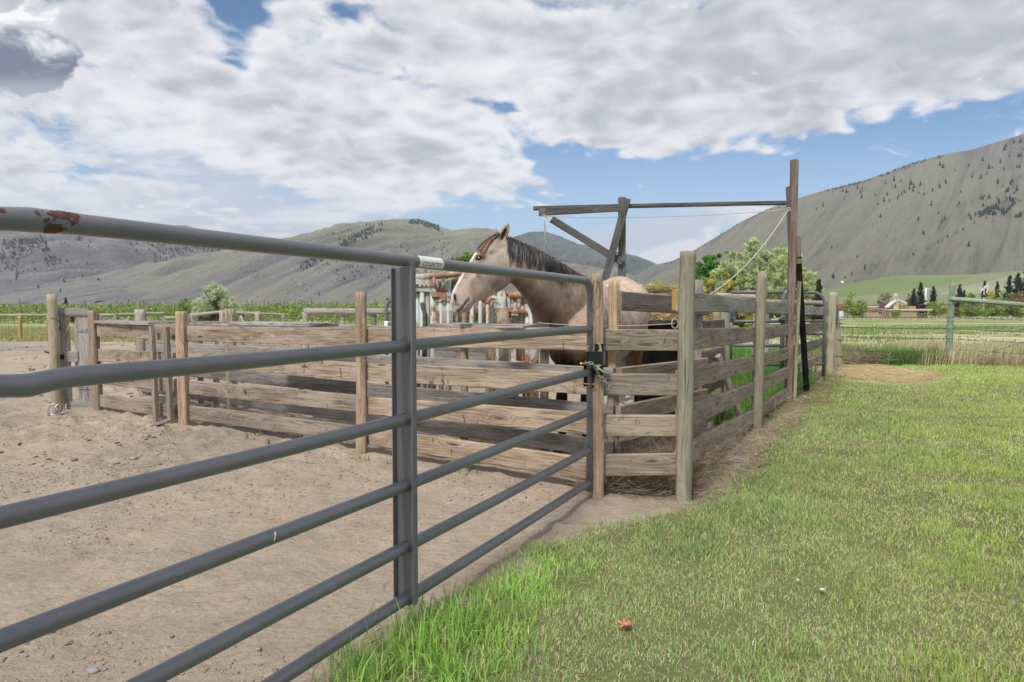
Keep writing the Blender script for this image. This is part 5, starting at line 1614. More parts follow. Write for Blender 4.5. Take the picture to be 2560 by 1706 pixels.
for py in (798, 962): c_ = W(1957, py, 9.96); gpst.box(c_, (0.10, 0.06, 0.05))
gpst.tube([W(1950, 800, 9.93), W(1956, 793, 9.93), W(1975, 793, 9.93)], 0.012, 8)
tag(gpst.make('gate_post', M_panel, None, True), 'thick grey steel gate post with a bent top in the small grassy pen', 'post')
pn3 = panel('corral_panel', 1972, 2062, 10.4, W(0, 731, 10.4).z, [W(0, 802.5, 10.4).z, W(0, 835, 10.4).z, 0.3], 'grey tube panel with a round corner just inside the end fence post', left_round=False)
# log rails beyond the panels
lr = empty('log_fence', (LAT(1990, 13.0), 13.0, 0), 'pale log rail behind the round-cornered tube panel', 'fence')
pole('rail', W(1915, 755, 13.0), W(2062, 758, 13.0), 0.045, 0.042, M_log, lr, seg=12, rough=0.008)
for px in (1916, 2066): pole('post', (LAT(px, 13.05), 13.05, 0), W(px, 748, 13.05), 0.06, 0.055, M_log, lr, seg=12)
lr2 = empty('log_fence', (LAT(1850, 11.0), 11.0, 0), 'torn brown log rail showing above the side fence', 'fence')
pole('rail', W(1790, 740, 11.0), W(1900, 744, 11.0), 0.055, 0.045, M_log, lr2, seg=12, rough=0.014, groove=0.02)
for px in (1795, 1893): pole('post', (LAT(px, 11.05), 11.05, 0), W(px, 738, 11.05), 0.06, 0.055, M_log, lr2, seg=12)
pole('post', (LAT(1797, 8.5), 8.5, 0), W(1797, 778, 8.5), 0.075, 0.07, M_treated, lr2, seg=12)
# leftover wire square beyond the side fence
lt2 = tag(pole('timber_post', (LAT(2101, 12.6), 12.6, -0.1), W(2087, 742, 12.6), 0.085, 0.06, M_treated, None, seg=16, rough=0.012, groove=0.01), 'thick leaning grey post wrapped with wire just past the end of the side fence', 'post')
for z in (0.25, 0.55, 0.85, 1.1):
    c_ = Vector(W(2094, 800, 12.6)); c_.z = z
    ax = LAT(2101, 12.6) + (LAT(2087, 12.6) - LAT(2101, 12.6)) * (z / 1.45)
    Geo().tube([Vector((ax + 0.085 * math.cos(k * .5236), 12.6 + 0.085 * math.sin(k * .5236), z + 0.01 * math.sin(k))) for k in range(12)], 0.006, 5, closed=True).make('wire_band', M_wire, lt2, True)
# blue box sign on it
sg = Geo().box(W(2086, 782, 12.45), (0.115, 0.05, 0.27)).make('sign_box', M_blue, None, False, 0.006)
tag(sg, 'small blue electric fence box on the far leaning post', 'box')
Geo().box(W(2086, 796, 12.42), (0.09, 0.01, 0.06)).make('black_foot', M_blk, sg, False, 0.002)
for dx_ in (-0.022, 0.022): Geo().box(W(2086, 771, 12.42) + Vector((dx_, 0, 0)), (0.025, 0.008, 0.035)).make('white_mark', M_white, sg, False)
for i, dx_ in enumerate((-0.02, 0.0, 0.02)): Geo().box(W(2086, 794, 12.41) + Vector((dx_, 0, 0.008 * (i % 2))), (0.02, 0.006, 0.012)).make('white_mark', M_white, sg, False)

# ------------------------------------------------------------------ hay, tub, oddments in the pen
hb = Geo()
def bale(px0, px1, py0, py1, Y, name, label):
    xa, xb = LAT(px0, Y), LAT(px1, Y); z1, z0 = W(px0, py0, Y).z, W(px0, py1, Y).z
    n = 2600
    V = []; C_ = []
    ctr = np.array([(xa + xb) / 2, Y + 0.25, (z0 + z1) / 2]); hs_ = np.array([(xb - xa) / 2, 0.25, (z1 - z0) / 2])
    core = Geo().box(ctr, tuple(hs_ * 2 - 0.03)).make(name, plain('hay_core', (0.48, 0.35, 0.17), 0.95, 0, 0.3, 40, 0.8), None, False, 0.03)
    u = RNG.uniform(-1, 1, (n, 3)); ax = RNG.integers(0, 3, n); u[np.arange(n), ax] = np.sign(u[np.arange(n), ax])
    Pn = ctr + u * hs_
    a = RNG.uniform(0, 6.28, n); L = RNG.uniform(0.04, 0.16, n)
    D = np.stack([np.cos(a), RNG.normal(0, 0.5, n), np.sin(a) * 0.5], -1); D /= np.linalg.norm(D, axis=1)[:, None]
    S_ = np.cross(D, RNG.normal(0, 1, (n, 3))); S_ /= np.linalg.norm(S_, axis=1)[:, None]
    w_ = 0.0035
    V = np.stack([Pn - D * L[:, None] / 2 - S_ * w_, Pn - D * L[:, None] / 2 + S_ * w_, Pn + D * L[:, None] / 2 + S_ * w_, Pn + D * L[:, None] / 2 - S_ * w_], 1).reshape(-1, 3)
    F = np.arange(n * 4).reshape(-1, 4)
    col = np.repeat(mixcol(n, [(0.70, 0.55, 0.28), (0.60, 0.45, 0.22), (0.80, 0.66, 0.38)], (1, 1, 1)), 4, 0)
    np_mesh('straw', V, [F], M_blade, core, col=col)
    tag(core, label, 'hay bale', 'hay stacked behind the inner fence')
bale(1612, 1694, 782, 806, 8.3, 'hay_bale', 'golden hay bale between the horse rump and the corner post')
bale(1765, 1812, 778, 830, 9.2, 'hay_bale', 'ragged pale hay bale right of the inner fence post')
x0, x1 = LAT(1622, 8.6), LAT(1700, 8.6)
hp = litter('hay_heap', [(x0, 8.45), (x1, 8.45), (x1, 8.9), (x0, 8.9)], 900, (0.08, 0.25), (0.002, 0.004), [(0.62, 0.52, 0.26), (0.5, 0.44, 0.2), (0.7, 0.6, 0.34)], 'loose hay heaped on the log above the bale', z=W(0, 736, 8.6).z, up=0.2, pile=0.07, cl=0.0, cat='hay')
tl = pole('log', W(1600, 744, 8.5), W(1700, 738, 8.5), 0.06, 0.045, M_log, None, seg=14, rough=0.02, groove=0.03)
tag(tl, 'torn brown log lying across the hay above the inner top board', 'log')
hs2 = tag(timber('shelf_board', W(1590, 748, 8.6), W(1760, 752, 8.6), 0.5, 0.04, M_greyboard, None), 'wide board carrying the loose hay', 'board')
for px in (1600, 1740): timber('leg', (LAT(px, 8.6), 8.6, 0), W(px, 751, 8.6), 0.08, 0.08, M_log, hs2, up=(1, 0, 0))
# black stock tub
tx, ty = LAT(1652, 7.5), 7.5
tb = empty('stock_tub', (tx, ty, 0), 'large black plastic stock tub behind the inner fence', 'tub')
prof = [(0.0, 0.02), (0.26, 0.02), (0.27, 0.30), (0.285, 0.32), (0.285, 0.36), (0.275, 0.38), (0.29, 0.70), (0.305, 0.72), (0.305, 0.76), (0.295, 0.78), (0.30, 0.96), (0.33, 0.98), (0.33, 1.02), (0.30, 1.02), (0.285, 0.97), (0.25, 0.10), (0.0, 0.08)]
V, F = [], []
for i, (rr, z) in enumerate(prof):
    for j in range(40): a = j / 40 * 6.28318; V.append((math.cos(a) * rr * 1.05, math.sin(a) * rr, z))
for i in range(len(prof) - 1):
    for j in range(40): F.append((i * 40 + j, i * 40 + (j + 1) % 40, (i + 1) * 40 + (j + 1) % 40, (i + 1) * 40 + j))
mesh_obj('shell', V, F, M_plastic, tb, Matrix.Translation((tx, ty, 0)), True)
Geo().tube([(tx + 0.335 * 1.03 * math.cos(a), ty + 0.335 * math.sin(a), 1.0) for a in [k / 32 * 6.28318 for k in range(32)]], 0.012, 8, closed=True).make('rim', M_plastic, tb, True, world_at=tb.location)
# blue drum behind the chute
bx, by = LAT(1072, 12.5), 12.5
V, F = [], []
for i in range(13):
    a = i / 12 * math.pi / 2
    rr, z = 0.24 * math.cos(a) ** 0.6, 0.62 + 0.16 * math.sin(a)
    for j in range(28): V.append((rr * 1.35 * math.cos(j / 28 * 6.28318), rr * math.sin(j / 28 * 6.28318), z))
for j in range(28): V.append((0.24 * 1.35 * math.cos(j / 28 * 6.28318), 0.24 * math.sin(j / 28 * 6.28318), 0))
for i in range(12):
    for j in range(28): F.append((i * 28 + j, i * 28 + (j + 1) % 28, (i + 1) * 28 + (j + 1) % 28, (i + 1) * 28 + j))
for j in range(28): F.append((13 * 28 + j, 13 * 28 + (j + 1) % 28, (j + 1) % 28, j))
F.append(tuple(range(12 * 28, 13 * 28)))
dr_ = mesh_obj('blue_drum', V, F, plain('light_blue_plastic', (0.20, 0.36, 0.62), 0.45), None, Matrix.Translation((bx, by, 0)), True)
tag(dr_, 'pale blue plastic drum showing between the bars of the cattle chute', 'drum')


# ------------------------------------------------------------------ the barbed wire fence beyond the lawn
bw = empty('wire_fence', (5.6, 13.7, 0), 'barbed wire fence with green treated posts along the far side of the lawn', 'fence')
PE = G(2371, 906); PE.z = 0
ge = pole('post', (PE.x, PE.y, -0.1), W(2381, 708, PE.y), 0.068, 0.060, M_green, bw, seg=20, rough=0.004, groove=0.003)
pole('top_pole', W(2376, 748, PE.y - 0.02), W(2760, 778, 12.6), 0.050, 0.044, M_green, bw, seg=16, rough=0.004)
PF = Vector((LAT(2760, 12.6), 12.6, 0)); pole('post', PF, PF + Vector((0, 0, 1.6)), 0.068, 0.06, M_green, bw, seg=14)
PL = Vector((LAT(2100, 12.9), 12.9, 0))
def barb(p, q, sag, parent):
    L = (q - p).length; n = int(L / 0.35); pts = hang(p, q, sag, max(n, 6))
    g = Geo().tube(pts, 0.0045, 5)
    k = max(4, int(L / 0.14))
    for i in range(k):
        c_ = p.lerp(q, (i + 0.5) / k) + Vector((0, 0, -sag * 4 * ((i + .5) / k) * (1 - (i + .5) / k)))
        for s_ in (-1, 1): g.tube([c_ - Vector((0.012, 0, 0.018 * s_)), c_ + Vector((0.012, 0, 0.018 * s_))], 0.0028, 4)
    g.make('barbed_wire', M_wire, parent, True, world_at=parent.location)
for (la_, lb_, rb_) in ((763, 762, 762), (793, 793, 799), (818, 821.5, 829), (842, 847, 856), (874, 873, 884)):
    a = W(2101, la_, 12.75); b = W(2371, lb_, PE.y - 0.07); c_ = W(2760, rb_ + (rb_ - lb_) * 0.8, 12.6)
    if la_ in (763,): a = W(2300, 762, 13.7)
    barb(a, b, 0.05 if la_ > 870 else 0.01, bw); barb(b, c_, 0.02, bw)
    Geo().tube([b + Vector((0.068 * math.cos(k * .5236), 0.07 + 0.068 * math.sin(k * .5236), 0)) for k in range(12)], 0.006, 5, closed=True).make('staple_wrap', M_wire, bw, True, world_at=bw.location)
barb(W(2395, 902, 13.6), W(2680, 815, 13.0), 0.03, bw)

# ------------------------------------------------------------------ far pole fences on the left
def log_run(name, label, runs, posts, mat, pmat, grp=None):
    root = empty(name, base_of(runs[0][0]), label, 'fence', grp)
    for a, b, r in runs: pole('rail', a, b, r, r * 0.85, mat, root, seg=10, rough=r * 0.2, rings=12)
    for px, pt_, Y, r in posts:
        z0 = float(gz(0, Y)); pole('post', (LAT(px, Y), Y, z0 - 0.1), W(px, pt_, Y), r, r * 0.93, pmat, root, seg=10, rough=0.006, rings=8)
    return root
f1 = log_run('pole_fence', 'rustic pole fence on golden posts at the far left of the pen', [(W(-150, 786, 30), W(52, 788, 30), 0.055), (W(48, 787.5, 30), W(165, 787.5, 29.5), 0.05), (W(160, 787.5, 29.5), W(292, 787, 29), 0.05), (W(288, 787, 29), W(416, 783, 28.5), 0.06)],
             [(-90, 789, 30, 0.075), (49, 789, 30, 0.08), (121, 788, 29.6, 0.08), (212, 789, 29.3, 0.075)], M_log, M_golden)
for px in (289, 415): pole('post', (LAT(px, 28.6), 28.6, float(gz(0, 28.6)) - 0.1), W(px, 783, 28.6), 0.085, 0.08, M_log, f1, seg=10)
f2 = log_run('pole_fence', 'greenish pole rail between the log ends left of the third fence post', [(W(414, 795, 28.3), W(470, 795, 28), 0.07)], [(470, 792, 28, 0.08)], M_treated, M_log)
f3 = log_run('pole_fence', 'sagging log fence in front of the silver-green tree', [(W(480, 788, 24), W(558, 780, 24), 0.06), (W(556, 781, 24), W(645, 784, 23.8), 0.06), (W(643, 784, 23.8), W(712, 787, 23.5), 0.045)],
             [(482, 784, 24.1, 0.085), (556, 776, 24, 0.11), (603, 778, 24, 0.10), (644, 779, 23.8, 0.11), (708, 785, 23.5, 0.07)], M_log, M_log)
pole('brace', W(612, 812, 23.8), W(602, 790, 23.9), 0.04, 0.035, M_log, f3, seg=8); pole('brace', W(660, 808, 23.7), W(651, 788, 23.8), 0.04, 0.035, M_dark, f3, seg=8)
f4 = log_run('pole_fence', 'long thick log rail crossing behind the fence posts and the cattle chute', [(W(762, 780, 20), W(988, 778, 19.6), 0.10), (W(985, 778.5, 19.6), W(1150, 772, 19.3), 0.10), (W(1146, 772, 19.3), W(1345, 766, 19), 0.095)],
             [(764, 780, 20, 0.10), (857, 781, 19.9, 0.07), (934, 781, 19.8, 0.09), (1050, 778, 19.5, 0.09), (1180, 775, 19.3, 0.09), (1320, 770, 19, 0.09)], M_log, M_log)
# woven wire between the far posts
def woven(parent, pa_, pb_, Ya, Yb, ztop, n, m):
    g = Geo(); za = float(gz(0, Ya)); zb = float(gz(0, Yb))
    a = Vector((LAT(pa_, Ya), Ya, za)); b = Vector((LAT(pb_, Yb), Yb, zb))
    for i in range(n + 1):
        h = ztop * i / n + 0.05; g.bar(a + Vector((0, 0, h)), b + Vector((0, 0, h)), 0.006, 0.006)
    for j in range(m + 1): c_ = a.lerp(b, j / m); g.bar(c_ + Vector((0, 0, 0.05)), c_ + Vector((0, 0, ztop)), 0.006, 0.006, up=(1, 0, 0))
    g.make('woven_wire', M_wire, parent, False, world_at=parent.location)
woven(f1, -90, 470, 30, 28.4, 0.85, 5, 34); woven(f3, 482, 762, 24, 21, 0.85, 5, 20); woven(f4, 764, 1345, 20, 19, 0.85, 5, 40)
# ------------------------------------------------------------------ the horse
def c4(x, y, Y): return W(1100 + x / 6.03, 540 + y / 6.03, Y)
def c3(x, y, Y): return W(960 + x / 3.92, 520 + y / 3.92, Y)


def loft(stations, seg=32, caps=True):
    """stations: (top, bottom, half-width, k) ; k>0 widens the top"""
    V, F = [], []
    n = len(stations)
    ctr = [(s[0] + s[1]) / 2 for s in stations]
    for i, (T, B, w, k) in enumerate(stations):
        tg = (ctr[min(n - 1, i + 1)] - ctr[max(0, i - 1)]).normalized()
        ax = (T - B) / 2
        sd_ = tg.cross(ax).normalized()
        for j in range(seg):
            a = 2 * math.pi * j / seg
            ca, sa = math.cos(a), math.sin(a)
            V.append(ctr[i] + ax * ca + sd_ * (sa * w * (1 + k * ca)))
    for i in range(n - 1):
        for j in range(seg):
            a = i * seg + j; b = i * seg + (j + 1) % seg
            F.append((a, b, b + seg, a + seg))
    F.append(tuple(reversed(range(seg)))); F.append(tuple(range((n - 1) * seg, n * seg)))
    return V, F


def densify(st, m=4):
    """smooth interpolation between stations"""
    out = []
    n = len(st)
    def cr(p0, p1, p2, p3, t): return 0.5 * ((2 * p1) + (p2 - p0) * t + (2 * p0 - 5 * p1 + 4 * p2 - p3) * t * t + (3 * p1 - p0 - 3 * p2 + p3) * t ** 3)
    for i in range(n - 1):
        q = [st[max(0, i - 1)], st[i], st[i + 1], st[min(n - 1, i + 2)]]
        for k in range(m):
            t = k / m
            out.append(tuple(cr(q[0][c], q[1][c], q[2][c], q[3][c], t) for c in range(4)))
    out.append(st[-1])
    return out


YP, YM = 4.90, 4.72            # depth of poll and of muzzle
def hY(i, n=15): return YP + (YM - YP) * min(1, i / n)
head_px = [((1010, 330), (1150, 880), .066, .1), ((930, 290), (1100, 985), .076, .1), ((820, 305), (1045, 1025), .084, .12), ((700, 375), (985, 1080), .094, .15), ((602, 465), (915, 1135), .098, .2),
           ((520, 565), (820, 1185), .093, .22), ((455, 665), (730, 1228), .083, .2), ((390, 770), (650, 1262), .072, .15), ((325, 875), (575, 1295), .062, .08), ((265, 980), (520, 1325), .056, .0),
           ((215, 1075), (488, 1372), .055, -.05), ((182, 1150), (465, 1418), .058, 0), ((167, 1220), (420, 1446), .057, 0), ((168, 1300), (352, 1456), .050, 0), ((190, 1362), (300, 1447), .038, 0), ((225, 1400), (270, 1430), .02, 0)]
head_st = [(c4(*T, hY(i)), c4(*B, hY(i)), w, k) for i, (T, B, w, k) in enumerate(head_px)]
neck_px = [((1160, 285), (1215, 640), 4.88, .060), ((1230, 298), (1252, 730), 4.90, .070), ((1330, 330), (1300, 772), 4.95, .080), ((1450, 385), (1360, 842), 5.02, .090), ((1570, 445), (1420, 922), 5.12, .105),
           ((1690, 510), (1470, 1005), 5.26, .125), ((1810, 580), (1500, 1090), 5.40, .15), ((1930, 655), (1512, 1180), 5.52, .18), ((2040, 722), (1530, 1290), 5.68, .21), ((2130, 740), (1600, 1400), 5.9, .21)]
neck_st = [(c3(*T, Y), c3(*B, Y - 0.02), w, -0.28) for T, B, Y, w in neck_px]
C0 = Vector((0.465, 5.42, 0)); hv = Vector((0.42, 0.907, 0)).normalized(); sv = Vector((0.907, -0.42, 0)).normalized()
def tr(d, s, z): return C0 + hv * d + sv * s + Vector((0, 0, z))
trunk = [(-.06, 1.00, .82, .10), (-.03, 1.08, .74, .16), (.05, 1.16, .68, .205), (.18, 1.26, .645, .225), (.34, 1.35, .63, .235), (.52, 1.40, .62, .245), (.72, 1.375, .62, .265), (.92, 1.365, .64, .285), (1.12, 1.41, .70, .30),
         (1.30, 1.465, .78, .305), (1.44, 1.47, .84, .29), (1.58, 1.42, .88, .245), (1.68, 1.34, .92, .18), (1.73, 1.25, 1.0, .10)]
trunk_st = [(tr(d, 0, a), tr(d, 0, b), w, -0.08) for d, a, b, w in trunk]
parts_ = [loft(densify(head_st)), loft(densify(neck_st)), loft(densify(trunk_st), 40)]


def limb(pts, seg=20):
    """pts: (point, r along the body, r across)"""
    V, F = [], []
    q = []
    for i in range(len(pts) - 1):
        for k in range(4):
            t = k / 4; tt_ = t * t * (3 - 2 * t)
            q.append((pts[i][0].lerp(pts[i + 1][0], t), pts[i][1] * (1 - tt_) + pts[i + 1][1] * tt_, pts[i][2] * (1 - tt_) + pts[i + 1][2] * tt_))
    q.append(pts[-1])
    for p, ra, rb in q:
        for j in range(seg):
            a = 2 * math.pi * j / seg
            V.append(p + hv * (math.cos(a) * ra) + sv * (math.sin(a) * rb))
    n = len(q)
    for i in range(n - 1):
        for j in range(seg):
            a = i * seg + j; b = i * seg + (j + 1) % seg
            F.append((a, b, b + seg, a + seg))
    F.append(tuple(reversed(range(seg)))); F.append(tuple(range((n - 1) * seg, n * seg)))
    return V, F


for s in (-1, 1):
    o_ = 0.105 * s
    parts_.append(limb([(tr(.16, o_ * 1.1, 1.02), .12, .08), (tr(.15, o_ * 1.15, .84), .11, .085), (tr(.12, o_, .70), .080, .068), (tr(.10, o_, .56), .056, .050), (tr(.09, o_, .47), .046, .044), (tr(.085, o_, .42), .048, .046), (tr(.095, o_, .36), .036, .034),
                        (tr(.10, o_, .25), .031, .027), (tr(.10, o_, .16), .038, .034), (tr(.08, o_, .12), .036, .034), (tr(.055, o_, .075), .032, .032), (tr(.04, o_, .05), .048, .046), (tr(.03, o_, -.005), .060, .056)]))
    o_ = 0.135 * s
    parts_.append(limb([(tr(1.40, o_, 1.12), .20, .13), (tr(1.46, o_ * 1.05, .95), .17, .12), (tr(1.44, o_, .80), .12, .10), (tr(1.50, o_, .66), .075, .062), (tr(1.58, o_, .54), .056, .042), (tr(1.60, o_, .49), .050, .040), (tr(1.585, o_, .42), .040, .035),
                        (tr(1.575, o_, .30), .034, .028), (tr(1.57, o_, .17), .038, .033), (tr(1.545, o_, .12), .036, .034), (tr(1.515, o_, .075), .032, .032), (tr(1.50, o_, .05), .048, .046), (tr(1.49, o_, -.005), .058, .054)]))
# pectoral swell and shoulder
def ball(c_, r):
    bm_ = bmesh.new(); bmesh.ops.create_icosphere(bm_, subdivisions=3, radius=1.0)
    V = [Vector((v.co.x * r[0], v.co.y * r[1], v.co.z * r[2])) for v in bm_.verts]
    Mx = Matrix((hv, sv, Vector((0, 0, 1)))).transposed()
    V = [Mx @ v + c_ for v in V]; F = [tuple(v.index for v in f.verts) for f in bm_.faces]; bm_.free(); return V, F
for s in (-1, 1):
    parts_.append(ball(tr(.01, .085 * s, .87), (.10, .105, .16)))
    parts_.append(ball(tr(.20, .155 * s, 1.02), (.17, .085, .24)))
    parts_.append(ball(tr(1.36, .17 * s, 1.18), (.26, .14, .22)))


def ear(Ls, tip, Y, th, dy=0.0, lean=0.0):
    V, F = [], []
    seg = 14; n = len(Ls)
    for i, (L, R_) in enumerate(Ls):
        Yi = Y + lean * i / n
        l, r = c4(*L, Yi), c4(*R_, Yi + dy); c_ = (l + r) / 2; h_ = (r - l) / 2
        t = th * (1 - 0.55 * i / n)
        for j in range(seg):
            a = 2 * math.pi * j / seg
            V.append(c_ + h_ * math.cos(a) + Vector((0, t * math.sin(a), 0)))
    for i in range(n - 1):
        for j in range(seg):
            a = i * seg + j; b = i * seg + (j + 1) % seg
            F.append((a, b, b + seg, a + seg))
    k = len(V); V.append(c4(*tip, Y + lean))
    for j in range(seg): F.append(((n - 1) * seg + j, (n - 1) * seg + (j + 1) % seg, k))
    F.append(tuple(reversed(range(seg))))
    return V, F
EY = YP - 0.055
parts_.append(ear([((790, 420), (960, 470)), ((800, 350), (965, 398)), ((835, 300), (1003, 330)), ((880, 245), (1032, 280)), ((925, 195), (1048, 230)), ((965, 155), (1055, 180)), ((1000, 122), (1050, 140))], (1030, 101), EY, 0.034, 0.0))
parts_.append(ear([((770, 330), (880, 330)), ((778, 265), (885, 265)), ((795, 232), (885, 232)), ((812, 200), (868, 208))], (833, 172), YP + 0.06, 0.022))

g = Geo()
for V, F in parts_: g.add(V, F)
me0 = bpy.data.meshes.new('tmp'); me0.from_pydata([tuple(v) for v in g.V], [], g.F); me0.update()
bm = bmesh.new(); bm.from_mesh(me0); bmesh.ops.recalc_face_normals(bm, faces=bm.faces[:]); bm.to_mesh(me0); bm.free()
ob0 = bpy.data.objects.new('tmp', me0); COL.objects.link(ob0)
rm = ob0.modifiers.new('r', 'REMESH'); rm.mode = 'VOXEL'; rm.voxel_size = 0.0075; rm.use_smooth_shade = True
sm = ob0.modifiers.new('s', 'SMOOTH'); sm.factor = 0.5; sm.iterations = 7
bpy.context.view_layer.update()
dg_ = bpy.context.evaluated_depsgraph_get()
hm = bpy.data.meshes.new_from_object(ob0.evaluated_get(dg_))
bpy.data.objects.remove(ob0); bpy.data.meshes.remove(me0)
hm.name = 'horse_body'
nv = len(hm.vertices)
co = np.empty(nv * 3, np.float32); hm.vertices.foreach_get('co', co); co = co.reshape(-1, 3).astype(float)
no = np.empty(nv * 3, np.float32); hm.vertices.foreach_get('normal', no); no = no.reshape(-1, 3).astype(float)


def project(co):
    """measured crop coordinates of points (used as head-plane coordinates: the head stands side on)"""
    y = co[:, 1]; z = co[:, 2] - EYE
    c_, s_ = math.cos(PITCH), math.sin(PITCH)
    f = y * c_ - z * s_; u = y * s_ + z * c_
    return 1280 + FPX * co[:, 0] / f, 853 - FPX * u / f


def shead(co):
    """side-plane coordinates: same for both sides of the head"""
    q = co.copy()
    k = np.clip((q[:, 0] + 0.45) / 0.47, 0, 1)
    Ymid = YM + (YP - YM) * k
    side_ = q[:, 1] - Ymid
    q[:, 1] = Ymid
    px, py = project(q)
    return (px - 1100) * 6.03, (py - 540) * 6.03, side_


u4, v4, sdd = shead(co)
ishead = (u4 < 1120) & (v4 < 1560) & (co[:, 1] < 5.15)


def gs(u, v, cx, cy, rx, ry, ang=0.0):
    c_, s_ = math.cos(R(ang)), math.sin(R(ang))
    a = ((u - cx) * c_ + (v - cy) * s_) / rx; b = ((v - cy) * c_ - (u - cx) * s_) / ry
    return np.exp(-(a * a + b * b))


sg_ = np.where(sdd < 0, -1.0, 1.0)
D = np.zeros(nv)      # outward push, metres
D += -0.010 * gs(u4, v4, 600, 650, 62, 46)                    # eye socket
D += 0.011 * gs(u4, v4, 620, 580, 85, 30, 12)                 # brow
D += 0.005 * gs(u4, v4, 590, 715, 70, 22)
D += -0.012 * gs(u4, v4, 770, 580, 70, 42, -20)               # hollow over the eye
D += 0.007 * gs(u4, v4, 560, 860, 130, 26, 118 - 180)         # facial crest
D += -0.006 * gs(u4, v4, 400, 960, 110, 60, -60)
D += 0.006 * gs(u4, v4, 860, 900, 150, 150)                   # round of the cheek
D += -0.012 * gs(u4, v4, 1075, 820, 22, 210, 8)               # back of the jaw
D += -0.020 * gs(u4, v4, 230, 1235, 17, 52, -10)              # nostril
D += 0.008 * gs(u4, v4, 262, 1215, 22, 60, -10) + 0.006 * gs(u4, v4, 222, 1180, 25, 20) + 0.004 * gs(u4, v4, 205, 1250, 12, 50, -10)
def mouth_d(u, v):
    pts = [(278, 1437), (310, 1415), (345, 1385), (375, 1345), (405, 1300), (440, 1262)]
    return seg_dist(u, v, pts)
md = mouth_d(u4, v4)
D += -0.007 * np.exp(-(md / 14) ** 2)
D += 0.004 * np.exp(-((md - 34) / 24) ** 2) * (u4 < 420)
D *= ishead
co[:, 1] += D * sg_
# cup of the near ear
earin = inside(u4 * 1.0, v4, [(1030, 118), (1050, 190), (1040, 250), (1005, 310), (905, 388), (885, 372), (915, 300), (945, 235), (985, 165)]) & (co[:, 1] < YP + 0.01) & (v4 < 400)
ein = gs(u4, v4, 965, 280, 34, 110, 24) * (co[:, 1] < YP - 0.02) * (v4 < 420) * (u4 > 860)
co[:, 1] += 0.030 * ein
# neck: muscle lines, folds at the throat, collarbone dimple
px_, py_ = project(co)
u3, v3 = (px_ - 960) * 3.92, (py_ - 520) * 3.92
nk = (co[:, 1] > 4.80) & (co[:, 1] < 5.9) & (u3 > 1240) & (v3 < 1300) & (no[:, 1] < 0)
Dn = -0.012 * np.exp(-(seg_dist(u3, v3, [(1290, 720), (1400, 780), (1500, 900), (1560, 1010)]) / 34) ** 2)
Dn += 0.010 * np.exp(-(seg_dist(u3, v3, [(1340, 640), (1480, 740), (1620, 880), (1700, 1020)]) / 60) ** 2)
Dn += -0.010 * np.exp(-(seg_dist(u3, v3, [(1640, 640), (1760, 800), (1820, 960)]) / 50) ** 2)
Dn += -0.006 * np.exp(-(seg_dist(u3, v3, [(1262, 700), (1300, 690), (1370, 720)]) / 10) ** 2)
co += no * (Dn * nk)[:, None]
co += no * ((fbm(co[:, 0] * 1.0 + co[:, 2], co[:, 1] - co[:, 2] * 0.7, 0.16, 3, 301) - 0.5) * 0.012 * (co[:, 1] > 5.2))[:, None]
hm.vertices.foreach_set('co', co.astype(np.float32).ravel()); hm.update()
hm.vertices.foreach_get('normal', tmpn := np.empty(nv * 3, np.float32)); no = tmpn.reshape(-1, 3).astype(float)

# ---- coat colours
L = lambda *c_: np.array(srgb(*c_))
z = co[:, 2]; px_, py_ = project(co); u3, v3 = (px_ - 960) * 3.92, (py_ - 520) * 3.92
u4, v4, sdd = shead(co)
nA = fbm(co[:, 0] * 1.0 + co[:, 1] * 0.6, z * 1.0 + co[:, 1] * 0.5, 0.11, 4, 311); nB = fbm(co[:, 0] * 3 + co[:, 1], z * 1.3, 0.03, 3, 313)
def mixc(a, b, f): f = np.clip(f, 0, 1)[:, None]; return a * (1 - f) + b * f
C = np.tile(L(194, 166, 144), (nv, 1))
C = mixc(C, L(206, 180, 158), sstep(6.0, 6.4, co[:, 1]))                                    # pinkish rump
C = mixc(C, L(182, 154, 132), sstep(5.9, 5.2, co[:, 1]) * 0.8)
C = mixc(C, L(204, 180, 158), np.exp(-(np.hypot(u3 - 1830, v3 - 900) / 190) ** 2) * (co[:, 1] > 5.15) * 0.8)
C = mixc(C, L(118, 99, 84), np.exp(-(seg_dist(u3, v3, [(1280, 740), (1400, 860), (1480, 960), (1540, 1040), (1600, 1060)]) / 95) ** 2) * (co[:, 1] > 4.82) * (co[:, 1] < 5.7) * 0.85)
C = mixc(C, L(112, 92, 78), np.exp(-(seg_dist(u3, v3, [(1255, 720), (1290, 745), (1350, 800)]) / 40) ** 2) * (co[:, 1] > 4.75) * (co[:, 1] < 5.3) * 0.6)
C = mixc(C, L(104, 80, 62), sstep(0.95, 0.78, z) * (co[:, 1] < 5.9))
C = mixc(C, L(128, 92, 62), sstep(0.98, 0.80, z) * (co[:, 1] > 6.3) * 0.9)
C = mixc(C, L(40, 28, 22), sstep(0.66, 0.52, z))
C = mixc(C, L(52, 38, 30), np.exp(-((z - 0.74) / 0.10) ** 2) * sstep(0.05, 0.02, np.abs((co - np.array(tr(.03, 0, 0))) @ np.array(sv)) - 0.02) * (co[:, 1] < 5.6))
C = mixc(C, L(62, 56, 50), sstep(0.055, 0.045, z))
hd = sstep(1130, 1040, u4) * (co[:, 1] < 5.12) * (v4 < 1600)
Ch = np.tile(L(188, 169, 152), (nv, 1))
Ch = mixc(Ch, L(150, 135, 120), gs(u4, v4, 820, 1000, 210, 120) * 0.8)
Ch = mixc(Ch, L(136, 121, 108), gs(u4, v4, 500, 1010, 70, 60) * 0.55 + gs(u4, v4, 960, 1090, 110, 45, -30) * 0.7)
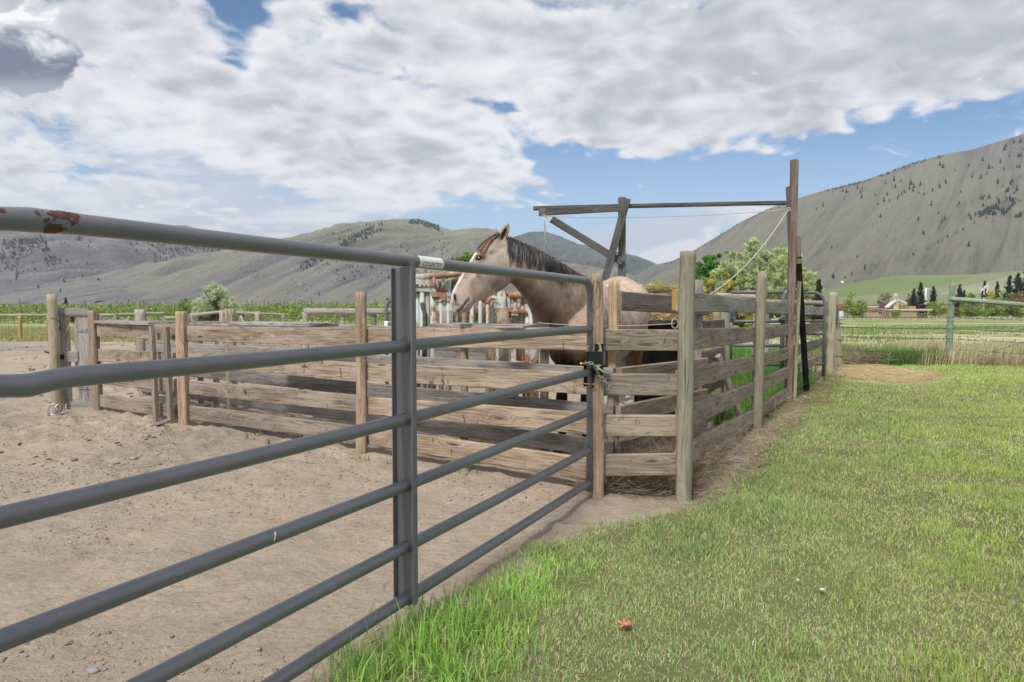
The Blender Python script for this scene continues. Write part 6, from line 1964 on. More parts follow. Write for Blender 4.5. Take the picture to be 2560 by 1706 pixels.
Ch = mixc(Ch, L(194, 181, 166), gs(u4, v4, 900, 640, 170, 170) * 0.7 + gs(u4, v4, 760, 720, 90, 50) * 0.4)
Ch = mixc(Ch, L(120, 104, 92), gs(u4, v4, 780, 575, 55, 30, -20) * 0.8 + gs(u4, v4, 590, 915, 38, 40) * 0.9 + gs(u4, v4, 700, 640, 60, 14) * 0.5)
Ch = mixc(Ch, L(60, 50, 46), gs(u4, v4, 600, 650, 66, 46) * 0.85)
nose_d = seg_dist(u4, v4, [(530, 545), (425, 715), (310, 900), (210, 1080), (165, 1210), (163, 1290)])
mid = np.exp(-(sdd / 0.042) ** 2)
Ch = mixc(Ch, L(238, 235, 230), sstep(46, 12, nose_d + (nB - .5) * 30) * np.clip(mid * 1.5, 0, 1))
Ch = mixc(Ch, L(166, 158, 152), gs(u4, v4, 310, 1330, 120, 120) * 0.8)
Ch = mixc(Ch, L(168, 158, 152), gs(u4, v4, 250, 1400, 60, 50) * 0.5)
Ch = mixc(Ch, L(205, 165, 150), gs(u4, v4, 212, 1270, 18, 50, -10) * 0.7)
Ch = mixc(Ch, L(24, 18, 18), gs(u4, v4, 232, 1238, 20, 56, -10) * 2.0)
Ch = mixc(Ch, L(40, 32, 30), np.exp(-(md / 10) ** 2) * 1.1)
Ch = mixc(Ch, L(70, 62, 58), np.exp(-(seg_dist(u4, v4, [(250, 1418), (290, 1440)]) / 16) ** 2) * 0.6)
Ch = mixc(Ch, L(190, 140, 115), gs(u4, v4, 300, 1450, 25, 12) * 0.7)
Ch = mixc(Ch, L(140, 124, 110), np.exp(-(seg_dist(u4, v4, [(1078, 1000), (1070, 860), (1060, 700)]) / 22) ** 2) * 0.6)
# ears
earm = (v4 < 420) & (v4 < 430 - (u4 - 800) * 0.05) & (u4 > 770)
Ch = mixc(Ch, L(176, 158, 140), earm * 0.6)
Ch = mixc(Ch, L(58, 38, 28), sstep(0.25, 0.6, ein) * (v4 < 395))
Ch = mixc(Ch, L(70, 52, 42), np.exp(-(np.hypot(u4 - 1035, v4 - 115) / 30) ** 2))
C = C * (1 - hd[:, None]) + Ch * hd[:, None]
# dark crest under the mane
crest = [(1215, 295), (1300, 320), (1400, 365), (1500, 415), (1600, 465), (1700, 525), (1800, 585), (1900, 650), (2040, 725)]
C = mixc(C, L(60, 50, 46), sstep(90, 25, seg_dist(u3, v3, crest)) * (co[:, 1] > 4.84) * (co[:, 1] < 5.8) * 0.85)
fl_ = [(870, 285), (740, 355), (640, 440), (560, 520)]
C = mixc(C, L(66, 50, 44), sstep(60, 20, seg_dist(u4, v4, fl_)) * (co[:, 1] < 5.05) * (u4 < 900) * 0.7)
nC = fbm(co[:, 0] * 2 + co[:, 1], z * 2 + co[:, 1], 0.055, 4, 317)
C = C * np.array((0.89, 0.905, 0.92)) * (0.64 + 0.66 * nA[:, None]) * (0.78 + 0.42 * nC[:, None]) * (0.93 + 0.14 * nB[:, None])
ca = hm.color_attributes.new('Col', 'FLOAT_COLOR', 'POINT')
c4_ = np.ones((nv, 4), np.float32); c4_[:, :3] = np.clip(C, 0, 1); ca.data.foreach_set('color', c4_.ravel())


def coat_mat():
    m, N, b = new_mat('horse_coat')
    at_ = N.new('ShaderNodeAttribute'); at_.attribute_name = 'Col'
    co_ = N.coord('Object')
    f = N.noise(N.mapping(co_, (60, 60, 16), (0, 0.5, 0)), 3.2, 5, 0.65, 0.4)
    f2 = N.noise(N.mapping(co_, (1, 1, 1)), 10.0, 5, 0.65, 0.5)
    f3 = N.noise(N.mapping(co_, (30, 30, 9), (0, -0.7, 0)), 2.4, 4, 0.6, 0.8)
    N.link(N.vscale(at_.outputs['Color'], f * 0.80 + f2 * 0.95 + f3 * 0.60 - 0.16), b.inputs['Base Color'])
    b.inputs['Roughness'].default_value = 0.62; b.inputs['Specular IOR Level'].default_value = 0.22
    b.inputs['Sheen Weight'].default_value = 0.12
    N.link(N.bump(f * 0.6 + f3 * 0.5, 0.6, 0.008), b.inputs['Normal'])
    return m


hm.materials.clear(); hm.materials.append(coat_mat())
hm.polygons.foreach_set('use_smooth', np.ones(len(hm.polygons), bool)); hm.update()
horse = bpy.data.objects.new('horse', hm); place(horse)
tag(horse, 'young dun-grey horse with a white blaze and dark mane, head turned side-on over the planks', 'horse')

# ---- eye, hair
hbv = BVHTree.FromPolygons([Vector(v) for v in co], [tuple(p.vertices) for p in hm.polygons])
CAMP = Vector((0, 0, EYE))
def hit(p):
    d_ = (p - CAMP).normalized()
    h = hbv.ray_cast(CAMP + d_ * 4.0, d_, 4.0)
    return h[0], h[1], d_
eh, en, ed = hit(c4(598, 648, 4.8))
M_eye = plain('horse_eye', (0.008, 0.005, 0.004), 0.06, 0, 0.3, 20, spec=0.9)
bm = bmesh.new(); bmesh.ops.create_uvsphere(bm, u_segments=28, v_segments=18, radius=0.0235)
me = bpy.data.meshes.new('eye'); bm.to_mesh(me); bm.free(); me.materials.append(M_eye); me.polygons.foreach_set('use_smooth', [True] * len(me.polygons))
for s in (0, 1):
    yk = eh.y + 0.0125 if s == 0 else 2 * (YM + (YP - YM) * 0.6) - eh.y - 0.008
    e_ = bpy.data.objects.new('eye', me); place(e_, horse, Matrix.Translation((eh.x, yk, eh.z)) @ Matrix.Scale(1.2, 4, (1, 0, 0)))
M_lid = plain('dark_skin', (0.06, 0.045, 0.04), 0.6, 0, 0.3, 60)
M_lidp = plain('pale_lid', (0.36, 0.30, 0.25), 0.7, 0, 0.3, 60)
def lidline(pts, r, m, name, off=0.004):
    P_ = []
    for x, y in pts:
        h = hit(c4(x, y, 4.8))
        P_.append((h[0] if h[0] else c4(x, y, eh.y)) - Vector((0, off, 0)))
    Geo().tube(P_, r, 8).make(name, m, horse, True)
lidline([(532, 662), (546, 632), (568, 612), (598, 603), (628, 610), (650, 628), (664, 648)], [.002, .005, .007, .0075, .007, .005, .003], M_lid, 'upper_eyelid', 0.006)
lidline([(540, 600), (575, 583), (615, 582), (655, 600), (680, 625)], [.002, .005, .006, .005, .002], M_lidp, 'upper_eyelid', 0.001)
lidline([(536, 668), (556, 686), (590, 696), (625, 690), (655, 668)], [.002, .004, .005, .004, .002], M_lidp, 'lower_eyelid', 0.003)


def hair_mat(name, c1_, c2_):
    m, N, b = new_mat(name)
    at_ = N.new('ShaderNodeAttribute'); at_.attribute_name = 'Col'
    N.link(at_.outputs['Color'], b.inputs['Base Color']); b.inputs['Roughness'].default_value = 0.42; b.inputs['Specular IOR Level'].default_value = 0.45
    return m


M_hair = hair_mat('mane_hair', None, None)


def ribbons(name, paths, widths, cols, parent, mat=None):
    """paths (n,k,3)"""
    n, k, _ = paths.shape
    tg = np.gradient(paths, axis=1); tg /= np.linalg.norm(tg, axis=2)[..., None] + 1e-9
    rv_ = RNG.normal(0, 0.45, (n, 1, 3)) + np.array([0, -1.0, 0.15])
    sd2 = np.cross(tg, rv_); sd2 /= np.linalg.norm(sd2, axis=2)[..., None] + 1e-9
    t = np.linspace(0, 1, k)
    wprof = np.clip(1.15 - t ** 2.2, 0.08, 1)[None, :, None] * widths[:, None, None] / 2
    V = np.stack([paths - sd2 * wprof, paths + sd2 * wprof], 2).reshape(-1, 3)
    base_ = np.arange(n)[:, None] * (2 * k)
    F = np.concatenate([base_ + np.array([[2 * i, 2 * i + 1, 2 * i + 3, 2 * i + 2]]) for i in range(k - 1)])
    col = np.repeat(cols[:, None, :], 2 * k, 1).copy()
    fade = np.repeat(np.linspace(0, 1, k), 2)[None, :, None]
    col = col * (1 + 0.35 * fade)
    return np_mesh(name, V, [F], mat or M_hair, parent, col=np.clip(col.reshape(-1, 3), 0, 1), smooth=True)


def draped(paths2, crestY, lift=0.006, cf=c3):
    """image-space strands laid on the coat"""
    out_ = np.zeros((len(paths2), paths2.shape[1], 3))
    for i, pth in enumerate(paths2):
        Yl = crestY[i]; off = lift * random.uniform(0.3, 2.4)
        for j, (x, y) in enumerate(pth):
            q = cf(x, y, Yl)
            h, nn, d_ = hit(q)
            if h is None or abs(h.y - Yl) > 0.16: p = cf(x, y, Yl - 0.004)
            else: p = h - d_ * off + nn * 0.002; Yl = h.y
            out_[i, j] = p
    return out_


K_ = 8
cx_ = np.array([c_[0] for c_ in crest]); cy_ = np.array([c_[1] for c_ in crest])
nS = 1500
x0_ = RNG.uniform(1208, 2030, nS); y0_ = np.interp(x0_, cx_, cy_) + RNG.normal(-4, 5, nS)
lenp = np.interp(x0_, [1210, 1240, 1300, 1400, 1500, 1600, 1700, 1800, 1900, 2030], [60, 170, 260, 250, 215, 200, 190, 130, 85, 45])
lock = fbm(x0_, x0_ * 0, 26.0, 3, 401)
ln_ = lenp * (0.35 + 0.80 * RNG.uniform(0, 1, nS) ** 0.8) * (0.50 + 1.05 * lock)
drx = np.interp(x0_, [1210, 1300, 1500, 1650, 1800, 2030], [-0.02, -0.06, 0.02, 0.16, 0.45, 0.9]) + (fbm(x0_, x0_ * 0 + 5, 40.0, 2, 403) - 0.5) * 0.45 + RNG.normal(0, 0.05, nS)
t_ = np.linspace(0, 1, K_)[None]
wv = RNG.normal(0, 3.0, (nS, 1)) * np.sin(t_ * RNG.uniform(3, 7, (nS, 1)))
PX = x0_[:, None] + drx[:, None] * ln_[:, None] * t_ ** 1.1 + wv + 18 * (1 - t_) * t_
PY = y0_[:, None] + ln_[:, None] * t_ - 30 * t_ * (1 - t_)
crY = np.interp(x0_, [1215, 1450, 1690, 1930, 2040], [4.90, 5.02, 5.26, 5.52, 5.68])
paths = draped(np.stack([PX, PY], -1), crY)
mcol = mixcol(nS, [(0.020, 0.019, 0.022), (0.035, 0.030, 0.030), (0.060, 0.052, 0.048), (0.12, 0.105, 0.09), (0.10, 0.055, 0.032)], (5, 4, 3, 1.0, 1.0), 0.2)
wr = x0_ > 1850
mcol[wr] = mixcol(int(wr.sum()), [(0.10, 0.055, 0.032), (0.05, 0.035, 0.028), (0.16, 0.11, 0.07)], (2, 3, 1), 0.2)
ribbons('mane', paths, RNG.uniform(0.0022, 0.0055, nS), mcol, horse)
# short upright hairs that soften the crest line
nS = 500
x0_ = RNG.uniform(1215, 2040, nS); y0_ = np.interp(x0_, cx_, cy_) + 10
t_ = np.linspace(0, 1, 5)[None]; ln_ = RNG.uniform(18, 42, nS)
PX = x0_[:, None] + ln_[:, None] * t_ * RNG.normal(0.3, 0.7, (nS, 1)); PY = y0_[:, None] - ln_[:, None] * 0.9 * (t_ - 0.75 * t_ ** 2) * 1.4
paths = np.stack([[list(c3(a, b, Yc_ - 0.01)) for a, b in zip(A_, B_)] for A_, B_, Yc_ in zip(PX, PY, np.interp(x0_, [1215, 1450, 1690, 1930, 2040], [4.90, 5.02, 5.26, 5.52, 5.68]))])
ribbons('mane', paths, RNG.uniform(0.0015, 0.003, nS), mixcol(nS, [(0.05, 0.045, 0.04), (0.16, 0.13, 0.09), (0.09, 0.055, 0.035)], (3, 1, 2)), horse)
# forelock
nS = 230
r_ = RNG.uniform(0, 1, nS)
sx_ = 905 - r_ * 90 + RNG.normal(0, 8, nS); sy_ = 272 + r_ * 18 + RNG.normal(0, 5, nS)
e = RNG.uniform(0, 1, nS)
ex = np.interp(e, [0, .35, .7, 1], [548, 600, 650, 690]) + RNG.normal(0, 10, nS); ey = np.interp(e, [0, .35, .7, 1], [505, 565, 612, 480]) + RNG.normal(0, 24, nS)
mx_ = np.interp(e, [0, .5, 1], [660, 700, 770]); my_ = np.interp(e, [0, .5, 1], [345, 378, 365]) + RNG.normal(0, 10, nS)
t_ = np.linspace(0, 1, K_)[None]
PX = sx_[:, None] * (1 - t_) ** 2 + 2 * mx_[:, None] * t_ * (1 - t_) + ex[:, None] * t_ ** 2
PY = sy_[:, None] * (1 - t_) ** 2 + 2 * my_[:, None] * t_ * (1 - t_) + ey[:, None] * t_ ** 2
paths = draped(np.stack([PX, PY], -1), np.full(nS, 4.84), 0.007, c4)
fcol = mixcol(nS, [(0.05, 0.034, 0.030), (0.075, 0.045, 0.035), (0.13, 0.065, 0.038), (0.028, 0.022, 0.022)], (3, 3, 2, 2), 0.2)
lo_ = ey > 560; fcol[lo_] = mixcol(int(lo_.sum()), [(0.24, 0.11, 0.06), (0.10, 0.055, 0.04)], (2, 1), 0.2)
ribbons('forelock', paths, RNG.uniform(0.002, 0.0045, nS), fcol, horse)
# tail
nS = 420
rt = tr(1.72, 0, 1.30); P_ = np.zeros((nS, 8, 3))
for i in range(nS):
    a = random.uniform(0, 6.28); r = random.uniform(0, 0.05); l = random.uniform(0.55, 0.95)
    for j in range(8):
        t = j / 7; w_ = r * (0.4 + 1.6 * math.sin(min(1, t * 1.2) * 1.8))
        p = rt + hv * (0.03 + 0.09 * math.sin(min(1, t * 3) * 1.57) - 0.06 * t) + sv * (math.cos(a) * w_ + 0.006 * math.sin(t * 6 + a)) + hv * math.sin(a) * w_ + Vector((0, 0, -l * t))
        P_[i, j] = p
ribbons('tail', P_, RNG.uniform(0.003, 0.006, nS), mixcol(nS, [(0.45, 0.42, 0.38), (0.10, 0.08, 0.07), (0.3, 0.26, 0.22)], (2, 2, 2)), horse)
# ------------------------------------------------------------------ trees
def leaf_quads(Pn, size, cols, updown=0.3, elong=1.0):
    n = len(Pn)
    a = RNG.normal(0, 1, (n, 3)); a /= np.linalg.norm(a, axis=1)[:, None]
    b = RNG.normal(0, 1, (n, 3)); b -= a * (a * b).sum(1)[:, None]; b /= np.linalg.norm(b, axis=1)[:, None]
    s = (size * RNG.uniform(0.6, 1.3, n))[:, None] / 2
    V = np.stack([Pn - a * s * elong, Pn - b * s * 0.55, Pn + a * s * elong, Pn + b * s * 0.55], 1).reshape(-1, 3)
    return V, np.arange(n * 4).reshape(-1, 4), np.repeat(cols, 4, 0)


def broadleaf(name, base_, h, ells, label, cat='tree', group=None, nclump=70, per=90, cr=0.12, leaf=0.03, cols=((0.15, 0.24, 0.05),), wts=(1,), bark=None, trunk_r=0.02, fork=0.18, stems=3, sparse=0.0, upsweep=0.3, elong=1.3, gap=0.45, twig=True, seed=0):
    """ells: crown ellipsoids (x, z, rx, rz) in units of the tree height; leaves gather in clumps on limbs"""
    base_ = Vector(base_)
    root = empty(name, base_, label, cat, group)
    rnd = np.random.default_rng(1000 + seed)
    cl = []
    while len(cl) < nclump:
        ex, ez, rx, rz = ells[rnd.integers(len(ells))]
        u = rnd.normal(0, 1, 3); u /= np.linalg.norm(u); r = rnd.uniform(0.25, 1) ** 0.5
        cl.append((ex + u[0] * rx * r, u[1] * rx * r, ez + u[2] * rz * r))
    cl = np.array(cl) * h
    cl[:, 2] = np.maximum(cl[:, 2], 0.03 * h)
    # trunk and limbs
    g = Geo()
    stemtops = []
    for s in range(stems):
        a = rnd.uniform(0, 6.28); sp_ = rnd.uniform(0.04, 0.16) * h
        x0 = np.mean([e[0] for e in ells]) * h
        topz = h * rnd.uniform(0.5, 0.72)
        P_ = [(0.01 * h * math.cos(a), 0.01 * h * math.sin(a), -0.03 * h), (0.015 * h * math.cos(a), 0.015 * h * math.sin(a), fork * h), (x0 * 0.4 + sp_ * 0.6 * math.cos(a), sp_ * 0.6 * math.sin(a), (fork * h + topz) / 2), (x0 + sp_ * math.cos(a), sp_ * math.sin(a), topz)]
        g.tube(P_, [trunk_r * h, trunk_r * h * 0.8, trunk_r * h * 0.5, trunk_r * h * 0.15], 7)
        stemtops.append(P_)
    for c_ in cl[:: (1 if twig else 3)]:
        P_ = stemtops[rnd.integers(stems)]
        t = rnd.uniform(0.15, 1.0)
        q = Vector(P_[1]).lerp(Vector(P_[2]), min(1, t * 2)) if t < 0.5 else Vector(P_[2]).lerp(Vector(P_[3]), (t - 0.5) * 2)
        if q.z > c_[2]: q = Vector(P_[1]).lerp(Vector(P_[2]), rnd.uniform(0, 0.6))
        m_ = q.lerp(Vector(c_), 0.55) + Vector((0, 0, -upsweep * 0.12 * h))
        g.tube([q, m_, Vector(c_)], [trunk_r * h * 0.24, trunk_r * h * 0.15, trunk_r * h * 0.05], 5)
    g2 = Geo(); g2.V = [v + base_ for v in g.V]; g2.F = g.F
    g2.make('trunk', bark or M_bark, root, True, world_at=base_)
    # leaves
    n = nclump * per
    k = rnd.integers(0, nclump, n)
    sig = cr * h * (0.55 + 0.8 * rnd.uniform(0, 1, nclump))[k]
    off = rnd.normal(0, 1, (n, 3)); off /= np.linalg.norm(off, axis=1)[:, None]
    off *= (sig * rnd.uniform(0, 1, n) ** 0.6)[:, None] * np.array([1, 1, 0.75])
    Pn = cl[k] + off
    Pn[:, 2] = np.maximum(Pn[:, 2], 0.01 * h)
    cl_tone = (0.78 + 0.44 * rnd.uniform(0, 1, nclump))[k]
    C_ = mixcol(n, list(cols), list(wts), 0.13) * cl_tone[:, None]
    V, F, Cc = leaf_quads(Pn, leaf * h, C_, elong=elong)
    np_mesh('crown', V, [F], M_leaf, root, Matrix.Translation(base_), col=Cc)
    return root


def conifer(name, base_, h, w, label, cat='conifer', group=None, n_whorl=16, cols=((0.035, 0.06, 0.03), (0.05, 0.08, 0.035)), wts=(1, 1), seed=0, dens=1.0, bark=None, bare=0.08, droop=0.25, irregular=0.2):
    base_ = Vector(base_)
    root = empty(name, base_, label, cat, group)
    rnd = np.random.default_rng(2000 + seed)
    g = Geo(); g.tube([base_ + Vector((0, 0, -0.1)), base_ + Vector((0, 0, h * 0.96))], [h * 0.016, h * 0.003], 7)
    Vs, Cs = [], []
    for i in range(n_whorl):
        t = bare + (1 - bare) * i / n_whorl
        R0 = w / 2 * (1 - t) ** 0.8 * (1 + rnd.normal(0, irregular)) + w * 0.02
        nb = max(4, int(9 * (1 - t) + 4))
        for b_ in range(nb):
            a = rnd.uniform(0, 6.28); rr = R0 * rnd.uniform(0.65, 1.15)
            m = max(6, int(30 * dens * rr / (w / 2) + 6))
            s = rnd.uniform(0.12, 1, m)
            p = np.stack([np.cos(a) * rr * s, np.sin(a) * rr * s, h * t + (0.05 * h) * s - droop * rr * s ** 2], -1) + rnd.normal(0, 0.028 * h / 3 + rr * 0.06, (m, 3)) * np.array([1, 1, 0.6])
            Vs.append(p); 
            if rr > w * 0.12: g.tube([base_ + Vector((0, 0, h * t)), base_ + Vector((math.cos(a) * rr * .9, math.sin(a) * rr * .9, h * t + 0.05 * h * .9 - droop * rr * .8))], [h * .004, h * .0012], 4)
    P_ = np.concatenate(Vs); n = len(P_)
    V, F, Cc = leaf_quads(P_, h * 0.045, mixcol(n, list(cols), list(wts), 0.2), elong=1.5)
    g.make('trunk', bark or M_darkbark, root, True, world_at=base_)
    np_mesh('crown', V, [F], M_leaf, root, Matrix.Translation(base_), col=Cc)
    return root


def spot(px, Y): x = LAT(px, Y); return Vector((x, Y, float(gz(x, Y))))
def hgt(px, py, Y): return W(px, py, Y).z - float(gz(0, Y))


YG = [(0.34, 0.42, 0.10), (0.42, 0.48, 0.13), (0.25, 0.33, 0.08)]
BG = [(0.19, 0.34, 0.07), (0.26, 0.42, 0.10), (0.13, 0.25, 0.05)]
SG = [(0.62, 0.70, 0.46), (0.54, 0.62, 0.38), (0.72, 0.78, 0.58), (0.42, 0.50, 0.28)]
DG = [(0.05, 0.09, 0.03), (0.08, 0.13, 0.045), (0.035, 0.065, 0.025)]
WIL = [(0.46, 0.42, 0.09), (0.55, 0.50, 0.12), (0.34, 0.33, 0.08)]
PW = [(0.55, 0.62, 0.33), (0.64, 0.70, 0.42), (0.42, 0.49, 0.24)]
# silver-green tree left of centre
Y_ = 60; h = hgt(541, 704, Y_)
broadleaf('silver_tree', spot(541, Y_), h, [(0, .60, .36, .34), (-.30, .42, .22, .22), (.28, .45, .24, .25), (0, .82, .25, .15), (-.42, .25, .13, .14), (.42, .28, .12, .14)], 'silvery green rounded tree standing clear above the orchard left of centre', nclump=230, per=80, cr=0.07, leaf=0.030, cols=SG, wts=(3, 3, 2, 1), bark=M_darkbark, trunk_r=0.022, fork=0.12, stems=4, seed=1)
Y_ = 66; broadleaf('green_tree', spot(484, Y_), hgt(478, 741, Y_), [(-.1, .55, .32, .40), (-.2, .25, .3, .2)], 'fresh green tree tucked against the silvery one', nclump=50, per=80, cr=0.13, leaf=0.04, cols=BG, wts=(3, 3, 1), seed=2)
def bushes(lst, Y, name, cols, wts, label, cat='tree', seed=10, **kw):
    for i, (px, py, wpx) in enumerate(lst):
        h_ = hgt(px, py, Y); r = wpx / FPX * Y / 2 / h_
        broadleaf(name, spot(px, Y), h_, [(0, .58, r * 0.9, .38), (-r * .4, .4, r * .55, .3), (r * .4, .4, r * .55, .3)], label[i] if isinstance(label, list) else label, cat, None, cols=cols, wts=wts, seed=seed + i, nclump=38, per=34, cr=0.16, leaf=0.075, stems=2, twig=False, **kw)
bushes([(75, 760, 36), (345, 760, 28), (735, 751, 34), (692, 757, 20)], 170, 'yellow_green_tree', YG, (2, 2, 1), ['round yellow-green tree at the far left above the orchard', 'yellow-green tree right of the distant power pole', 'lone round yellow-green tree beyond the orchard right of the silvery tree', 'small pale green tree touching the long hedge beyond the orchard'], seed=10)
bushes([(100, 763, 24), (845, 751, 34), (820, 766, 14), (775, 764, 10)], 190, 'green_tree', BG, (2, 1, 2), ['low green tree beside the far left yellow-green one', 'dark green tree against the left side of the yellow willow', 'tiny bush left of the dark green tree', 'smallest green bush on the valley floor'], seed=20)
bushes([(878, 752, 48), (806, 763, 24)], 185, 'yellow_willow', WIL, (2, 2, 1), ['broad yellow willow beyond the orchard left of the gate brace', 'small yellowish bush left of the distant dark green tree'], seed=30)
bushes([(396, 762, 18), (424, 759, 30), (440, 766, 12), (453, 761, 14)], 200, 'dark_tree', DG, (2, 2, 1), ['leftmost of the four dark far trees above the orchard', 'widest of the four dark far trees above the orchard', 'smallest of the four dark far trees above the orchard', 'rightmost of the four dark far trees above the orchard'], seed=40)
bushes([(612, 765, 22), (632, 766, 24), (655, 764, 26), (676, 763, 20)], 175, 'hedge_tree', BG + PW[:1], (2, 2, 1, 2), 'green tree in the even hedge beyond the orchard', seed=50)
for o in [o for o in COL.objects if o.name.startswith('hedge_tree') and o.parent is None]: o['group'] = 'hedge trees beyond the orchard'
bushes([(706, 762, 24)], 172, 'grey_green_tree', [(0.16, 0.19, 0.10), (0.12, 0.15, 0.08)], (1, 1), ['grey-green tree left of the lone round yellow-green one'], seed=60)
conifer('spruce', spot(167, 170), hgt(167, 744, 170), 26 / FPX * 170, 'dark spruce rising above the small wooden gate', seed=1, cols=((0.045, 0.065, 0.045), (0.06, 0.085, 0.055)), dens=1.2)
# behind the horse's head and the chute
broadleaf('feathery_tree', spot(1158, 30), hgt(1160, 620, 30), [(0, .72, .15, .25), (-.14, .45, .14, .28), (.06, .35, .2, .3)], 'light green feathery tree showing behind the horse face', nclump=80, per=80, cr=0.075, leaf=0.036, cols=[(0.20, 0.30, 0.05), (0.27, 0.37, 0.09), (0.13, 0.21, 0.04)], wts=(2, 2, 1), seed=70, stems=3)
broadleaf('willow_bush', spot(1300, 26), hgt(1300, 722, 26), [(0, .6, .55, .38), (-.4, .4, .35, .32), (.5, .45, .4, .35)], 'yellow-green willow bush under the horse throat', nclump=70, per=110, cr=0.12, leaf=0.035, cols=YG, wts=(2, 2, 1), seed=71, stems=4, fork=0.06)
broadleaf('dark_bush', spot(1225, 24), hgt(1225, 752, 24), [(0, .5, .8, .4), (-.6, .4, .4, .3), (.7, .4, .4, .32)], 'dark green bush behind the chute hoops', nclump=60, per=100, cr=0.15, leaf=0.045, cols=DG + BG[:1], wts=(1, 2, 1, 1), seed=72, stems=4, fork=0.05)
# right of the horse
bushes([(1592, 695, 54)], 70, 'feathery_tree', PW, (2, 1, 2), ['dull green tree just over the horse rump'], seed=80)
bushes([(1650, 702, 62), (1625, 714, 50)], 62, 'yellow_willow', [(0.60, 0.61, 0.16), (0.68, 0.67, 0.20), (0.44, 0.48, 0.13)], (2, 2, 1), ['bright yellow-green willow left of the tall corner post', 'lower yellow-green willow above the horse rump'], seed=84)
broadleaf('cottonwood', spot(1785, 95), hgt(1790, 619, 95), [(0, .72, .22, .22), (-.22, .55, .20, .25), (.22, .60, .20, .24), (-.3, .4, .14, .14)], 'deep green cottonwood standing behind the yellow willow', nclump=170, per=120, cr=0.06, leaf=0.030, cols=[(0.12, 0.30, 0.05), (0.17, 0.38, 0.07), (0.07, 0.19, 0.035)], wts=(2, 2, 1), seed=90, stems=3)
broadleaf('pale_willow', spot(1868, 80), hgt(1868, 588, 80), [(0, .66, .30, .32), (-.22, .45, .24, .26), (.24, .50, .24, .28), (.0, .30, .34, .2)], 'tall pale green tree with white limbs behind the tall gallows post', nclump=330, per=95, cr=0.048, leaf=0.024, cols=PW, wts=(3, 3, 1), bark=M_palebark, trunk_r=0.014, fork=0.10, stems=7, seed=91, upsweep=0.6)
broadleaf('pale_willow', spot(1962, 84), hgt(1962, 604, 84), [(0, .66, .25, .30), (-.18, .42, .22, .28), (.20, .42, .24, .30), (.28, .22, .18, .16)], 'second pale green tree, right of the one with white limbs', nclump=280, per=100, cr=0.050, leaf=0.024, cols=[(0.55, 0.65, 0.30), (0.64, 0.72, 0.38), (0.43, 0.52, 0.22)], wts=(3, 3, 1), bark=M_palebark, trunk_r=0.013, stems=5, seed=92, upsweep=0.6)
broadleaf('golden_willow', spot(1785, 62), hgt(1785, 668, 62), [(0, .62, .42, .36), (-.32, .45, .30, .32), (.36, .40, .30, .32), (.5, .2, .2, .18), (-.5, .25, .2, .2)], 'golden yellow willow bush in front of the deep green cottonwood', nclump=230, per=190, cr=0.066, leaf=0.034, cols=[(0.60, 0.55, 0.14), (0.70, 0.65, 0.20), (0.48, 0.46, 0.12), (0.36, 0.39, 0.12)], wts=(3, 2, 2, 1), seed=93, stems=4, fork=0.06)
conifer('spruce', spot(2045, 75), hgt(2045, 700, 75), 36 / FPX * 75, 'brown-tipped spruce between the tube panel and the end fence post', seed=2, cols=((0.06, 0.08, 0.035), (0.14, 0.10, 0.05), (0.09, 0.11, 0.05)), wts=(2, 1, 1), dens=2.2, n_whorl=20)
bushes([(2062, 742, 40)], 80, 'low_bush', YG, (1, 2, 1), ['yellow-green bush at the foot of the brown-tipped spruce'], seed=95)
bushes([(1700, 745, 60), (1920, 740, 90)], 90, 'low_bush', [(0.12, 0.14, 0.06), (0.20, 0.22, 0.09)], (1, 1), ['dull green thicket behind the hay', 'dull green thicket under the two pale trees'], seed=97)

# ------------------------------------------------------------------ orchard
x = RNG.uniform(-150, 8, 60000); row = RNG.integers(0, 5, 60000); y = 96 + row * 7.0 + RNG.normal(0, 0.55, 60000)
k = (x > -0.80 * y - 3) & (x < 0.12 * y)
x, y = x[k], y[k]; n = len(x)
hh_ = 3.0 + 0.35 * (fbm(x, y, 3.0, 3, 501) - 0.5) * 2 + 0.5 * (fbm(x, y * 0, 1.2, 2, 502) - .5)
zz = gz(x, y) + hh_ * RNG.uniform(0.02, 1, n) ** 0.8
kk = fbm(x * 1.0, zz * 1.6 + y * 3, 0.9, 3, 505) > RNG.uniform(0.30, 0.55, n)
V, F, Cc = leaf_quads(np.stack([x, y, zz], -1)[kk], 0.42, mixcol(int(kk.sum()), [(0.27, 0.37, 0.09), (0.35, 0.44, 0.13), (0.17, 0.25, 0.06), (0.6, 0.6, 0.45)], (4, 4, 3, 0.25), 0.15))
tag(np_mesh('orchard', V, [F], M_leaf, None, col=Cc), 'long even rows of leafy orchard trees filling the flat valley', 'orchard', kind='stuff')
g = Geo()
i = 0
for row in range(3):
    yy_ = 95.2 + row * 7; xx = -82.0
    while xx < 9:
        z0 = float(gz(xx, yy_)); g.bar((xx, yy_, z0), (xx + random.uniform(-.1, .1), yy_, z0 + 3.3 + random.uniform(0, 0.5)), 0.13, 0.13, up=(1, 0, 0)); xx += random.choice((4.5, 9.0))
tag(g.make('orchard_posts', plain('weathered_stake', (0.22, 0.20, 0.18), 0.9), None), 'thin stakes standing in the orchard rows', 'stakes', kind='stuff')
